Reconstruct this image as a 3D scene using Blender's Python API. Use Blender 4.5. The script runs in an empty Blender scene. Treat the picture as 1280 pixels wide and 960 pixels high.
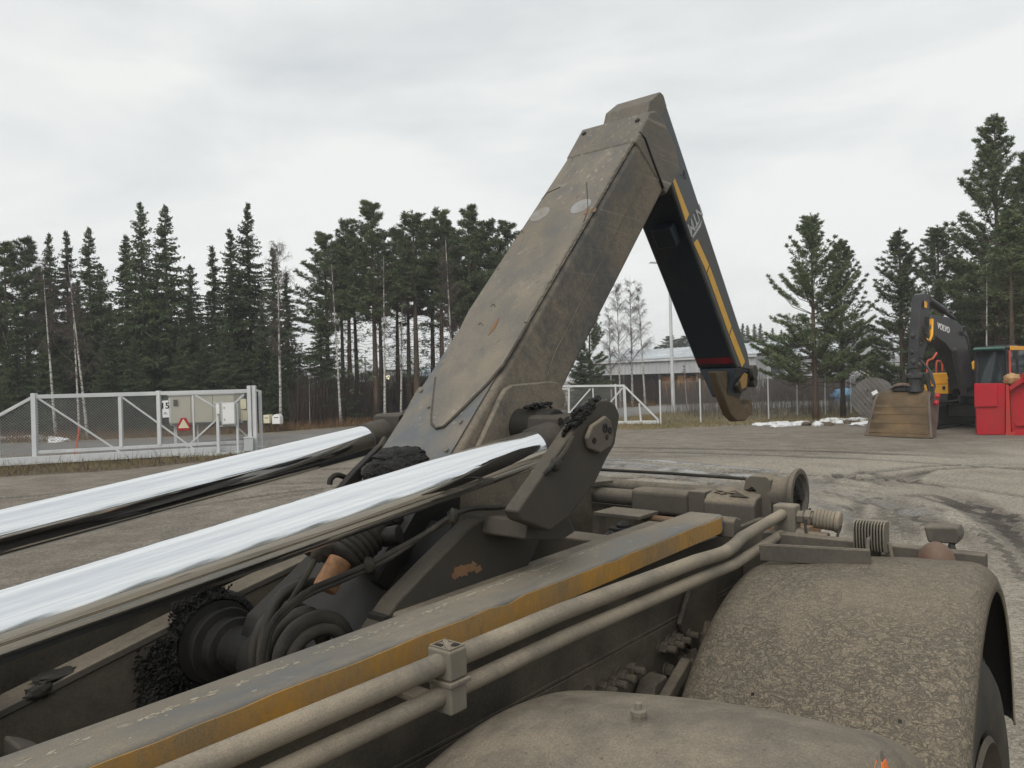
import bpy, bmesh, math, random
import numpy as np
from mathutils import Vector, Matrix

S = bpy.context.scene
COL = S.collection
R_ = math.radians

# ------------------------------------------------------------------ camera
EYE = Vector((0, 0, 1.8))
ROLL, PITCH, TH = R_(1.5), R_(-0.24), R_(39.5)
FW = Vector((0, math.cos(PITCH), math.sin(PITCH)))
UP0 = Vector((0, -math.sin(PITCH), math.cos(PITCH)))
RT = Vector((1, 0, 0)) * math.cos(ROLL) - UP0 * math.sin(ROLL)
UP = Vector((1, 0, 0)) * math.sin(ROLL) + UP0 * math.cos(ROLL)
cd = bpy.data.cameras.new('camera')
cam = bpy.data.objects.new('camera', cd)
COL.objects.link(cam)
cd.sensor_width = 36
cd.lens = 27
cd.clip_start = 0.05
cd.clip_end = 3000
cam.matrix_world = Matrix(((RT.x, UP.x, -FW.x, EYE.x), (RT.y, UP.y, -FW.y, EYE.y), (RT.z, UP.z, -FW.z, EYE.z), (0, 0, 0, 1)))
S.camera = cam

# ------------------------------------------------------------------ sky, sun, exposure
SUN_EL, SUN_AZ = R_(42), R_(205)      # azimuth clockwise from +Y: behind the camera, to its left
w = bpy.data.worlds.new('World')
S.world = w
w.use_nodes = True
wn, wl = w.node_tree.nodes, w.node_tree.links
wn.clear()
out = wn.new('ShaderNodeOutputWorld')
bg = wn.new('ShaderNodeBackground')
sky = wn.new('ShaderNodeTexSky')
sky.sky_type = 'NISHITA'
sky.sun_disc = False
sky.sun_elevation = SUN_EL
sky.sun_rotation = SUN_AZ
tc = wn.new('ShaderNodeTexCoord')
mp = wn.new('ShaderNodeMapping')
mp.inputs['Scale'].default_value = (1.0, 1.0, 3.2)
wl.new(tc.outputs['Generated'], mp.inputs['Vector'])
nz = wn.new('ShaderNodeTexNoise')
nz.inputs['Scale'].default_value = 1.7
nz.inputs['Detail'].default_value = 6
nz.inputs['Roughness'].default_value = 0.55
nz.inputs['Distortion'].default_value = 0.35
wl.new(mp.outputs['Vector'], nz.inputs['Vector'])
cr = wn.new('ShaderNodeValToRGB')
cr.color_ramp.elements[0].position = 0.33
cr.color_ramp.elements[0].color = (0.490, 0.515, 0.530, 1)
cr.color_ramp.elements[1].position = 0.60
cr.color_ramp.elements[1].color = (0.672, 0.680, 0.664, 1)
wl.new(nz.outputs['Fac'], cr.inputs['Fac'])
sc_ = wn.new('ShaderNodeVectorMath')
sc_.operation = 'SCALE'
sc_.inputs['Scale'].default_value = 11.4
wl.new(cr.outputs['Color'], sc_.inputs[0])
mx = wn.new('ShaderNodeMix')
mx.data_type = 'RGBA'
mx.inputs['Factor'].default_value = 0.95
wl.new(sky.outputs['Color'], mx.inputs[6])
wl.new(sc_.outputs[0], mx.inputs[7])
wl.new(mx.outputs[2], bg.inputs['Color'])
bg.inputs['Strength'].default_value = 0.1
wl.new(bg.outputs['Background'], out.inputs['Surface'])
sd = bpy.data.lights.new('sun', 'SUN')
sd.energy = 1.5
sd.angle = R_(40)
sd.color = (1, 0.96, 0.9)
sun = bpy.data.objects.new('sun', sd)
COL.objects.link(sun)
sun.rotation_euler = Vector((-math.sin(SUN_AZ) * math.cos(SUN_EL), -math.cos(SUN_AZ) * math.cos(SUN_EL), -math.sin(SUN_EL))).to_track_quat('-Z', 'Y').to_euler()
S.view_settings.view_transform = 'Standard'
S.view_settings.look = 'None'
S.view_settings.exposure = 0.28
S.view_settings.gamma = 1.0
S.cycles.max_bounces = 6
S.cycles.diffuse_bounces = 3
S.cycles.glossy_bounces = 3
S.cycles.transparent_max_bounces = 8

# ------------------------------------------------------------------ measuring helpers (photo pixel -> place)
F = 960.0
def ray(x, y):
    return FW + RT * ((x - 640) / F) + UP * ((480 - y) / F)
def gp(x, y, z=0.0):
    d = ray(x, y)
    return EYE + d * ((z - EYE.z) / d.z)
def at(x, y, Y):
    d = ray(x, y)
    return EYE + d * (Y / d.y)
class VPlane:
    """upright plane through A along direction d: pixel -> (distance along, height)"""
    def __init__(s, A, d):
        s.A = Vector((A[0], A[1], 0)); s.d = Vector((d[0], d[1], 0)).normalized(); s.n = Vector((-s.d.y, s.d.x, 0))
    def __call__(s, x, y):
        r = ray(x, y)
        t = (s.A - EYE).dot(s.n) / r.dot(s.n)
        p = EYE + r * t
        return (p - s.A).dot(s.d), p.z
TU = Vector((math.sin(TH), math.cos(TH), 0))
TV = Vector((math.cos(TH), -math.sin(TH), 0))
V0 = -1.56
TROOT = TV * V0
def PY(x, y, c):
    """pixel -> (x, z) on the truck's lengthwise plane y = c"""
    r = ray(x, y)
    t = ((V0 - c) - EYE.dot(TV)) / r.dot(TV)
    p = EYE + r * t
    return (p.dot(TU), p.z)
def P3(x, y, c):
    a = PY(x, y, c)
    return Vector((a[0], c, a[1]))

# ------------------------------------------------------------------ mesh helpers
class MB:
    def __init__(s):
        s.v, s.f = [], []
    def add(s, vs, fs):
        o = len(s.v)
        s.v.extend([tuple(p) for p in vs]); s.f.extend([tuple(i + o for i in q) for q in fs])
        return s
    def bx(s, x0, x1, y0, y1, z0, z1, M=None):
        vs = [Vector(p) for p in ((x0, y0, z0), (x1, y0, z0), (x1, y1, z0), (x0, y1, z0), (x0, y0, z1), (x1, y0, z1), (x1, y1, z1), (x0, y1, z1))]
        if M is not None: vs = [M @ p for p in vs]
        return s.add(vs, [(0, 3, 2, 1), (4, 5, 6, 7), (0, 1, 5, 4), (1, 2, 6, 5), (2, 3, 7, 6), (3, 0, 4, 7)])
    def extr(s, poly, vec):
        n = len(poly); vec = Vector(vec)
        vs = [Vector(p) for p in poly]; vs += [p + vec for p in vs]
        fs = [tuple(range(n - 1, -1, -1)), tuple(range(n, 2 * n))] + [(i, (i + 1) % n, n + (i + 1) % n, n + i) for i in range(n)]
        return s.add(vs, fs)
    def prism(s, xz, y0, y1):
        return s.extr([(x, y0, z) for x, z in xz], (0, y1 - y0, 0))
    def beam(s, a, b, w, h=None, up=(0, 0, 1)):
        a, b = Vector(a), Vector(b); h = h or w
        d = (b - a).normalized(); u = Vector(up)
        if abs(d.dot(u)) > 0.98: u = Vector((1, 0, 0))
        sx = d.cross(u).normalized(); sz = sx.cross(d)
        ring = [sx * (w / 2) * i + sz * (h / 2) * j for i, j in ((-1, -1), (1, -1), (1, 1), (-1, 1))]
        return s.extr([a + q for q in ring], b - a)
    def tube(s, pts, r, n=8, cap=True):
        pts = [Vector(p) for p in pts]; m = len(pts)
        rs = list(r) if isinstance(r, (list, tuple)) else [r] * m
        u = None; vs = []
        for i, p in enumerate(pts):
            d = (pts[min(i + 1, m - 1)] - pts[max(i - 1, 0)]).normalized()
            if u is None:
                u = d.orthogonal().normalized()
            u = (u - d * u.dot(d)).normalized(); k = d.cross(u)
            vs += [p + (u * math.cos(2 * math.pi * j / n) + k * math.sin(2 * math.pi * j / n)) * rs[i] for j in range(n)]
        fs = [(i * n + j, i * n + (j + 1) % n, (i + 1) * n + (j + 1) % n, (i + 1) * n + j) for i in range(m - 1) for j in range(n)]
        if cap: fs += [tuple(range(n - 1, -1, -1)), tuple(range((m - 1) * n, m * n))]
        return s.add(vs, fs)
    def cyl(s, a, b, r, r2=None, n=20):
        return s.tube([a, b], [r, r if r2 is None else r2], n)
    def lathe(s, o, axis, prof, n=32, close=False):
        o, ax = Vector(o), Vector(axis).normalized(); u = ax.orthogonal().normalized(); k = ax.cross(u)
        vs = [o + ax * a + (u * math.cos(2 * math.pi * j / n) + k * math.sin(2 * math.pi * j / n)) * max(r, 1e-4) for a, r in prof for j in range(n)]
        m = len(prof)
        fs = [(i * n + j, i * n + (j + 1) % n, ((i + 1) % m) * n + (j + 1) % n, ((i + 1) % m) * n + j) for i in range(m if close else m - 1) for j in range(n)]
        return s.add(vs, fs)
    def blob(s, c, rad, seed, amp=0.25, nu=18, nv=12, freq=3.0):
        from mathutils import noise
        c = Vector(c); rx, ry, rz = rad; vs = []
        for i in range(nv + 1):
            t = math.pi * i / nv
            for j in range(nu):
                p = 2 * math.pi * j / nu
                d = Vector((math.sin(t) * math.cos(p), math.sin(t) * math.sin(p), math.cos(t)))
                q = d * freq + Vector((seed * 7.1, seed * 3.3, 0))
                k = 1 + amp * noise.noise(q) + amp * 0.6 * noise.noise(q * 2.7)
                vs.append(c + Vector((d.x * rx * k, d.y * ry * k, d.z * rz * k)))
        fs = [(i * nu + j, i * nu + (j + 1) % nu, (i + 1) * nu + (j + 1) % nu, (i + 1) * nu + j) for i in range(nv) for j in range(nu)]
        return s.add(vs, fs)
    def build(s, name, mat, parent=None, bevel=0.0, seg=2, smooth=35, recalc=True):
        me = bpy.data.meshes.new(name)
        me.from_pydata(s.v, [], s.f)
        if recalc:
            bm = bmesh.new(); bm.from_mesh(me)
            bmesh.ops.recalc_face_normals(bm, faces=bm.faces)
            bm.to_mesh(me); bm.free()
        return obj(name, me, mat, parent, bevel, seg, smooth)

def obj(name, me, mat, parent=None, bevel=0.0, seg=2, smooth=35):
    if mat is not None and not me.materials: me.materials.append(mat)
    if smooth:
        me.shade_smooth()
        me.set_sharp_from_angle(angle=R_(smooth))
    o = bpy.data.objects.new(name, me)
    COL.objects.link(o)
    if parent is not None: o.parent = parent
    if bevel:
        b = o.modifiers.new('edge', 'BEVEL')
        b.width = bevel; b.segments = seg; b.limit_method = 'ANGLE'; b.angle_limit = R_(32)
        b.harden_normals = True
    return o
def tag(o, label=None, cat=None, group=None, kind=None):
    for k, v in (('label', label), ('category', cat), ('group', group), ('kind', kind)):
        if v: o[k] = v
    return o
def thing(name, label, cat, loc=(0, 0, 0), rotz=0.0, group=None):
    o = bpy.data.objects.new(name, None)
    o.empty_display_size = 0.2
    COL.objects.link(o)
    o.location = loc; o.rotation_euler = (0, 0, rotz)
    return tag(o, label, cat, group)
def copy_to(o, parent, **kw):
    c = o.copy(); COL.objects.link(c); c.parent = parent
    for k, v in kw.items(): setattr(c, k, v)
    return c
def text_mesh(body, size, extrude=0.0015, shear=0.0, bold=0.0):
    cu = bpy.data.curves.new('lettering', 'FONT')
    cu.body = body; cu.size = size; cu.extrude = extrude; cu.align_x = 'CENTER'; cu.align_y = 'CENTER'
    cu.shear = shear; cu.offset = bold; cu.resolution_u = 3
    o = bpy.data.objects.new('lettering', cu); COL.objects.link(o)
    dg = bpy.context.evaluated_depsgraph_get()
    me = bpy.data.meshes.new_from_object(o.evaluated_get(dg))
    bpy.data.objects.remove(o); bpy.data.curves.remove(cu)
    me.materials.clear()
    return me
def frame_mat(o, x, y, z):
    x, y, z = Vector(x).normalized(), Vector(y).normalized(), Vector(z).normalized()
    return Matrix(((x.x, y.x, z.x, o[0]), (x.y, y.y, z.y, o[1]), (x.z, y.z, z.z, o[2]), (0, 0, 0, 1)))

# ------------------------------------------------------------------ material helpers
class NT:
    def __init__(s, name):
        s.m = bpy.data.materials.new(name); s.m.use_nodes = True
        s.N, s.L = s.m.node_tree.nodes, s.m.node_tree.links
        s.b = s.N['Principled BSDF']
        s.tc = s.N.new('ShaderNodeTexCoord')
        s.vec = s.tc.outputs['Object']
    def lk(s, a, b): s.L.new(a, b)
    def mapping(s, scale=(1, 1, 1), rot=(0, 0, 0), vec=None):
        n = s.N.new('ShaderNodeMapping'); n.inputs['Scale'].default_value = scale; n.inputs['Rotation'].default_value = rot
        s.lk(vec or s.vec, n.inputs['Vector']); return n.outputs['Vector']
    def noise(s, scale, detail=4, rough=0.55, dist=0.0, vec=None):
        n = s.N.new('ShaderNodeTexNoise')
        n.inputs['Scale'].default_value = scale; n.inputs['Detail'].default_value = detail
        n.inputs['Roughness'].default_value = rough; n.inputs['Distortion'].default_value = dist
        s.lk(vec or s.vec, n.inputs['Vector']); return n.outputs['Fac']
    def voro(s, scale, feature='F1', vec=None):
        n = s.N.new('ShaderNodeTexVoronoi'); n.feature = feature; n.inputs['Scale'].default_value = scale
        s.lk(vec or s.vec, n.inputs['Vector']); return n.outputs['Distance']
    def ramp(s, fac, *st):
        n = s.N.new('ShaderNodeValToRGB'); e = n.color_ramp.elements
        while len(e) < len(st): e.new(0.5)
        for i, (p, c) in enumerate(st):
            e[i].position = p; e[i].color = (c, c, c, 1) if not hasattr(c, '__len__') else (*c, 1)
        s.lk(fac, n.inputs['Fac']); return n.outputs['Color']
    def math(s, op, a, b=0.5, clamp=False):
        n = s.N.new('ShaderNodeMath'); n.operation = op; n.use_clamp = clamp
        for i, q in enumerate((a, b)):
            if hasattr(q, 'is_linked') or hasattr(q, 'links'): s.lk(q, n.inputs[i])
            else: n.inputs[i].default_value = q
        return n.outputs[0]
    def mix(s, fac, a, b, mode='MIX'):
        n = s.N.new('ShaderNodeMix'); n.data_type = 'RGBA'; n.blend_type = mode
        for i, q in ((0, fac), (6, a), (7, b)):
            if hasattr(q, 'links'): s.lk(q, n.inputs[i])
            elif i == 0: n.inputs[0].default_value = q
            else: n.inputs[i].default_value = (*q, 1)
        return n.outputs[2]
    def attr(s, name):
        n = s.N.new('ShaderNodeAttribute'); n.attribute_name = name; return n.outputs['Fac']
    def bump(s, h, strength=0.4, dist=0.01, normal=None):
        n = s.N.new('ShaderNodeBump'); n.inputs['Strength'].default_value = strength; n.inputs['Distance'].default_value = dist
        s.lk(h, n.inputs['Height'])
        if normal: s.lk(normal, n.inputs['Normal'])
        return n.outputs['Normal']
    def set(s, color=None, rough=None, metal=None, normal=None, spec=None, **kw):
        for k, q in (('Base Color', color), ('Roughness', rough), ('Metallic', metal), ('Normal', normal), ('Specular IOR Level', spec)):
            if q is None: continue
            if hasattr(q, 'links'): s.lk(q, s.b.inputs[k])
            elif k == 'Base Color': s.b.inputs[k].default_value = (*q, 1)
            else: s.b.inputs[k].default_value = q
        return s.m

def plain(name, col, rough=0.6, metal=0.0, var=0.18, scale=20, bump=0.0, spec=None):
    t = NT(name)
    n = t.noise(scale, 5, 0.6)
    c = t.mix(t.ramp(n, (0.3, 0.0), (0.72, 1.0)), tuple(x * (1 - var) for x in col), tuple(min(1, x * (1 + var)) for x in col))
    return t.set(c, rough, metal, t.bump(n, bump, 0.004) if bump else None, spec)
def grime(name, base, dust, lo=0.35, hi=0.6, scale=2.2, rough=(0.55, 0.95), bump=0.5, fine=0.25, stretch=(1, 1, 1), rot=(0, 0, 0), patch=None, patch_at=(0.62, 0.68), patch_scale=4.0, settle=0.0, scratch=None):
    """base paint or steel under an uneven coat of dried dust, with specks and wiped places"""
    if name not in ('galvanised_steel', 'pale_grey_sheet_wall', 'frosty_blue_grey_roof', 'red_container_paint', 'weathered_grey_wood', 'dark_grey_excavator_paint'):
        dust = (dust[0] * 0.99, dust[1] * 0.958, dust[2] * 0.905)      # the yard's dust is a warm grey brown
    t = NT(name)
    v = t.mapping(stretch, rot)
    big = t.noise(scale, 7, 0.62, 0.4, v)
    fin = t.noise(scale * 22, 4, 0.6, 0.0, v)
    grit = t.noise(scale * 90, 3, 0.6)
    m = t.math('ADD', t.math('MULTIPLY', big, 0.72), t.math('MULTIPLY', fin, 0.28))
    f = t.ramp(m, (lo, 0.0), (hi, 1.0))
    if settle:      # dust lies thicker on level faces than on upright ones
        g = t.N.new('ShaderNodeNewGeometry'); sx = t.N.new('ShaderNodeSeparateXYZ'); t.lk(g.outputs['True Normal'], sx.inputs[0])
        lv = t.ramp(sx.outputs[2], (0.05, 1 - settle), (0.75, 1.0))
        f = t.math('MULTIPLY', f, lv)
    var = t.ramp(grit, (0.25, 1 - fine), (0.75, 1 + fine))
    d = t.mix(1.0, dust, var, 'MULTIPLY')
    big2 = t.ramp(t.noise(scale * 0.45, 4, 0.5, 0.2), (0.3, 0.80), (0.7, 1.12))
    d = t.mix(1.0, d, big2, 'MULTIPLY')
    b = base
    if patch:
        pf = t.ramp(t.noise(patch_scale, 6, 0.6, 0.5), (patch_at[0], 0.0), (patch_at[1], 1.0))
        d = t.mix(pf, d, patch)
    c = t.mix(f, b, d)
    if scratch:
        sv = t.mapping((1.5, 55, 55), rot)
        sn = t.math('MULTIPLY', t.ramp(t.noise(1.0, 3, 0.6, 0, sv), (0.60, 0.0), (0.68, 1.0)), t.ramp(t.noise(2.2, 3, 0.5), (0.45, 0.0), (0.62, 1.0)))
        c = t.mix(t.math('MULTIPLY', sn, 0.6), c, scratch)
    r = t.ramp(f, (0.0, rough[0]), (1.0, rough[1]))
    h = t.math('ADD', t.math('MULTIPLY', f, 0.5), t.math('MULTIPLY', grit, 0.5))
    return t.set(c, r, 0.0, t.bump(h, bump, 0.003), 0.3)

DUST = (0.235, 0.203, 0.160)
M = {}
M['scrape'] = plain('pale_scraped_dirt', (0.37, 0.33, 0.255), 0.9, 0, 0.2, 60)
M['frame'] = grime('dusty_frame_steel', (0.060, 0.056, 0.050), (0.235, 0.205, 0.163), 0.30, 0.58, 3.0, settle=0.7)
M['rail'] = grime('worn_rail_steel', (0.13, 0.132, 0.128), (0.245, 0.218, 0.175), 0.36, 0.60, 5.0, rough=(0.45, 0.9), stretch=(0.5, 1.6, 1.6), patch=(0.46, 0.43, 0.36), patch_at=(0.66, 0.72), patch_scale=14, settle=0.5)
M['chassis'] = grime('dirty_chassis', (0.040, 0.036, 0.031), (0.165, 0.143, 0.113), 0.36, 0.66, 4.5, settle=0.15, bump=0.8)
M['dark'] = grime('oily_shaded_steel', (0.010, 0.010, 0.010), (0.045, 0.040, 0.033), 0.40, 0.74, 5.0, rough=(0.4, 0.9))  # oily steel, dust tone lowered to paint in shade of the arm foot
M['dark2'] = grime('dirty_brown_steel', (0.035, 0.032, 0.028), (0.115, 0.100, 0.080), 0.34, 0.66, 4.0, rough=(0.5, 0.9), settle=0.7)
M['brownplate'] = grime('dusty_brown_plate', (0.060, 0.054, 0.047), (0.150, 0.128, 0.102), 0.30, 0.62, 2.5, rough=(0.5, 0.9))
M['pipe'] = grime('dusty_grey_pipe', (0.135, 0.122, 0.100), (0.315, 0.275, 0.218), 0.32, 0.58, 7.0, fine=0.4, bump=0.7, settle=0.45)
M['arm'] = grime('dust_caked_arm', (0.092, 0.089, 0.082), (0.198, 0.178, 0.149), 0.36, 0.60, 3.2, stretch=(0.55, 1.5, 1.5), rot=(0, R_(46), 0), bump=0.6, scratch=(0.30, 0.275, 0.23))
M['arm_side'] = grime('dark_grey_arm_side', (0.060, 0.061, 0.060), (0.195, 0.173, 0.142), 0.43, 0.57, 1.5, rough=(0.42, 0.9), bump=0.25, scratch=(0.24, 0.22, 0.185), rot=(0, R_(46), 0))
M['arm_steel'] = grime('scuffed_blue_grey_steel', (0.105, 0.112, 0.116), (0.205, 0.182, 0.150), 0.44, 0.66, 4.5, rough=(0.35, 0.85), stretch=(0.35, 2.6, 2.6), rot=(0, R_(46), 0), bump=0.3, scratch=(0.32, 0.30, 0.26))
M['cover'] = grime('dusty_scraped_plate', (0.108, 0.106, 0.101), (0.218, 0.196, 0.163), 0.34, 0.60, 4.0, stretch=(0.35, 2.2, 2.2), rot=(0, R_(46), 0), bump=0.6, scratch=(0.34, 0.31, 0.26))
M['jib'] = grime('dark_navy_jib_paint', (0.018, 0.025, 0.034), (0.055, 0.054, 0.050), 0.52, 0.85, 2.4, rough=(0.38, 0.75), bump=0.12, stretch=(2.5, 1, 0.5), rot=(0, R_(-37), 0))
M['jib_side'] = grime('grey_jib_side_paint', (0.062, 0.068, 0.072), (0.115, 0.106, 0.092), 0.46, 0.72, 2.2, rough=(0.40, 0.8), bump=0.15)
M['yellow'] = grime('worn_yellow_paint', (0.42, 0.215, 0.032), (0.245, 0.175, 0.095), 0.36, 0.60, 3.4, rough=(0.45, 0.85), bump=0.4, stretch=(1, 1, 0.45), patch=(0.12, 0.09, 0.055), patch_at=(0.60, 0.72), patch_scale=7)
M['tape'] = grime('worn_yellow_tape', (0.58, 0.325, 0.045), (0.36, 0.22, 0.07), 0.56, 0.68, 12.0, rough=(0.4, 0.8), bump=0.15)
M['redband'] = plain('faded_red_paint', (0.16, 0.012, 0.020), 0.5, 0, 0.4, 14)
M['rust'] = grime('orange_rust', (0.215, 0.095, 0.038), (0.20, 0.165, 0.12), 0.40, 0.62, 16.0)
M['rust2'] = plain('rusty_pin', (0.25, 0.125, 0.055), 0.7, 0, 0.35, 60, 0.3)
M['logo'] = plain('worn_silver_print', (0.36, 0.37, 0.365), 0.55, 0, 0.35, 60)
M['steelspot'] = grime('scraped_steel_spot', (0.27, 0.275, 0.275), (0.21, 0.19, 0.16), 0.40, 0.62, 14.0)
M['crack'] = plain('cracked_dry_mud', (0.075, 0.066, 0.054), 0.95, 0, 0.3, 60, 0.5)
M['rubber'] = grime('dusty_black_rubber', (0.020, 0.020, 0.020), (0.075, 0.068, 0.058), 0.42, 0.70, 7.0, rough=(0.55, 0.95))
M['hose'] = grime('greasy_hose', (0.020, 0.019, 0.017), (0.085, 0.075, 0.060), 0.40, 0.70, 12.0, rough=(0.5, 0.95))
M['dome'] = grime('dusty_red_brown_dome', (0.135, 0.075, 0.055), (0.215, 0.17, 0.132), 0.36, 0.62, 12.0)
M['castdust'] = grime('dusty_cast_alloy', (0.13, 0.12, 0.10), (0.31, 0.273, 0.215), 0.34, 0.62, 14.0, fine=0.4, settle=0.7)
M['hookmetal'] = grime('worn_hook_metal', (0.115, 0.075, 0.032), (0.095, 0.082, 0.065), 0.38, 0.62, 9.0, rough=(0.5, 0.9), patch=(0.25, 0.14, 0.035), patch_at=(0.60, 0.66), patch_scale=12)
M['tyre'] = grime('dusty_tyre_rubber', (0.022, 0.022, 0.021), (0.085, 0.076, 0.062), 0.38, 0.66, 6.0, rough=(0.7, 0.95))
M['amber'] = NT('amber_lens').set((0.75, 0.17, 0.02), 0.15)
def m_grease():
    t = NT('black_lumpy_grease')
    n = t.noise(95, 5, 0.7); v = t.voro(150)
    h = t.math('ADD', n, v)
    c = t.mix(t.ramp(n, (0.45, 0.0), (0.75, 1.0)), (0.006, 0.006, 0.006), (0.030, 0.027, 0.023))
    return t.set(c, t.ramp(n, (0.3, 0.45), (0.7, 0.85)), 0, t.bump(h, 0.8, 0.008), 0.35)
M['oily_shaded'] = grime('oil_soaked_shaded_iron', (0.006, 0.006, 0.006), (0.026, 0.023, 0.019), 0.42, 0.72, 9.0, rough=(0.45, 0.9), bump=1.0)  # oily iron, darkened further to stand in for shade under the rods
M['grease'] = m_grease()
def m_chrome():
    t = NT('polished_chrome_rod')
    v = t.mapping((0.05, 34, 34), (0, R_(6.8), 0))
    n = t.noise(3.0, 3, 0.5, 0, v)
    r = t.ramp(n, (0.3, 0.05), (0.75, 0.11))
    fn = t.noise(9.0, 4, 0.6, 0, t.mapping((0.015, 14, 14), (0, R_(6.8), 0)))
    c = t.mix(t.ramp(fn, (0.35, 0.0), (0.7, 1.0)), (0.83, 0.845, 0.86), (0.89, 0.90, 0.91))
    return t.set(c, r, 1.0, t.bump(fn, 0.008, 0.001))
M['chrome'] = m_chrome()
def m_fender(name, crinkle):
    t = NT(name)
    # dried spray mud: a wrinkled skin, pale plates parted by thin dark creases
    va = t.mapping((62, 36, 62), (R_(10), 0, R_(24)))
    a = t.noise(1.0, 3, 0.55, 0.9, va)
    a2 = t.noise(2.4, 2, 0.5, 0.7, va)
    c1 = t.math('ABSOLUTE', t.math('SUBTRACT', a, 0.5), 0); c2 = t.math('ABSOLUTE', t.math('SUBTRACT', a2, 0.5), 0)
    cr1 = t.ramp(c1, (0.0, 0.0), (0.060, 1.0)); cr2 = t.ramp(c2, (0.0, 0.45), (0.08, 1.0))
    f = t.math('MULTIPLY', cr1, cr2)
    cov = t.ramp(t.noise(2.6, 4, 0.55, 0.3), (0.30, 0.35), (0.52, 1.0))
    grit = t.noise(260, 3, 0.65)
    if crinkle:
        f = t.math('SUBTRACT', 1.0, t.math('MULTIPLY', t.math('SUBTRACT', 1.0, f), cov))
        base, dust = (0.105, 0.094, 0.077), (0.236, 0.205, 0.160)
    else:
        f = t.math('ADD', t.math('MULTIPLY', f, 0.10), t.math('MULTIPLY', t.ramp(t.noise(6.5, 8, 0.72, 0.3), (0.36, 0.0), (0.62, 1.0)), 0.90))
        base, dust = (0.120, 0.108, 0.090), (0.245, 0.214, 0.168)
    dust = (dust[0] * 0.97, dust[1] * 0.945, dust[2] * 0.90); base = (base[0], base[1] * 0.96, base[2] * 0.92)
    stain = t.ramp(t.noise(2.2, 5, 0.6, 0.6), (0.60, 0.0), (0.70, 1.0))
    spots = t.ramp(t.noise(30, 5, 0.7), (0.63, 0.0), (0.72, 1.0)); specks = t.ramp(t.noise(85, 2, 0.5), (0.69, 0.0), (0.73, 1.0))
    c = t.mix(f, base, dust)
    c = t.mix(t.math('MULTIPLY', stain, 0.5), c, (0.125, 0.117, 0.105))
    c = t.mix(t.math('MULTIPLY', spots, 0.10 if crinkle else 0.40), c, (0.28, 0.245, 0.195))
    c = t.mix(t.math('MULTIPLY', specks, 0.15 if crinkle else 0.5), c, (0.07, 0.063, 0.053))
    c = t.mix(1.0, c, t.ramp(grit, (0.25, 0.66), (0.75, 1.28)), 'MULTIPLY')
    h = t.math('ADD', t.math('MULTIPLY', f, 1.0 if crinkle else 0.4), t.math('MULTIPLY', grit, 0.3))
    return t.set(c, t.ramp(f, (0.0, 0.6), (1.0, 0.95)), 0, t.bump(h, 0.7 if crinkle else 0.4, 0.004), 0.3)
M['guardblack'] = plain('black_plastic_underside', (0.012, 0.012, 0.013), 0.6, 0, 0.3, 8)
M['fender'] = m_fender('mud_crinkled_mudguard', True)
M['fender2'] = m_fender('dust_filmed_mudguard', False)

# ================================================================== THE TRUCK
truck = thing('hook_lift_truck', 'dust covered hook lift truck chassis with raised angular arm, chrome cylinder rods and mudguards', 'truck', (TROOT.x, TROOT.y, 0), math.pi / 2 - TH)
def T(name, mb, mat, parent=None, bevel=0.004, seg=2, smooth=35):
    return mb.build(name, M[mat], parent or truck, bevel, seg, smooth)

# ---- running rails of the subframe
T('subframe_rail', MB().bx(-1.6, 2.28, -0.53, -0.412, 1.286, 1.345), 'rail', bevel=0.011, seg=3)
rr = random.Random(8); sp_ = [(-1.6, 1.290)] + [(2.255, 1.290)]
for k in range(64):
    x = 2.255 - k * 3.855 / 63; sp_.append((x, 1.3385 + rr.uniform(-.0025, .0012) - (.004 if rr.random() < .12 else 0)))
T('rail_stripe', MB().prism(sp_, -0.5325, -0.529), 'yellow', bevel=0)
T('inner_rail', MB().bx(1.05, 2.15, -0.400, -0.335, 1.10, 1.330), 'frame', bevel=0.010, seg=3)
T('subframe_rail', MB().bx(-1.6, 2.28, 0.412, 0.53, 1.268, 1.345), 'rail', bevel=0.011, seg=3)
T('rail_stripe', MB().bx(-1.6, 2.255, 0.529, 0.5335, 1.296, 1.334), 'yellow', bevel=0.001, seg=1)
T('rail_end_stop', MB().prism([(2.283, 1.270), (2.345, 1.270), (2.345, 1.322), (2.305, 1.334), (2.283, 1.322)], -0.560, -0.485), 'frame', bevel=0.006)
mb = MB(); rr = random.Random(77)
for k in range(280):
    x = rr.uniform(0.25, 1.75); y = -0.452 - 0.012 * math.sin(x * 3) + rr.gauss(0, .0035) + (rr.uniform(-.05, .03) if rr.random() < .12 else 0)
    a, b = rr.uniform(.002, .009), rr.uniform(.0007, .0019)
    mb.extr([(x + a * math.cos(t) * rr.uniform(.7, 1.2), y + b * math.sin(t) * rr.uniform(.7, 1.2), 1.3451) for t in (0, 1.05, 2.1, 3.14, 4.2, 5.2)], (0, 0, .0006))
tag(T('scraped_flakes', mb, 'scrape', bevel=0), kind='stuff')
T('rail_seam', MB().bx(0.985, 1.0, -0.41, -0.36, 1.336, 1.3475), 'dark', bevel=0.001)
for o_ in list(truck.children):
    if o_.name.split('.')[0] in ('subframe_rail', 'rail_stripe', 'inner_rail', 'rail_end_stop', 'rail_seam', 'scraped_flakes'):
        o_.data.transform(Matrix(((1, 0, 0, 0), (0, 1, 0, 0), (0.0145, 0, 1, -0.0145 * 0.8 - 0.003), (0, 0, 0, 1))))
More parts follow.
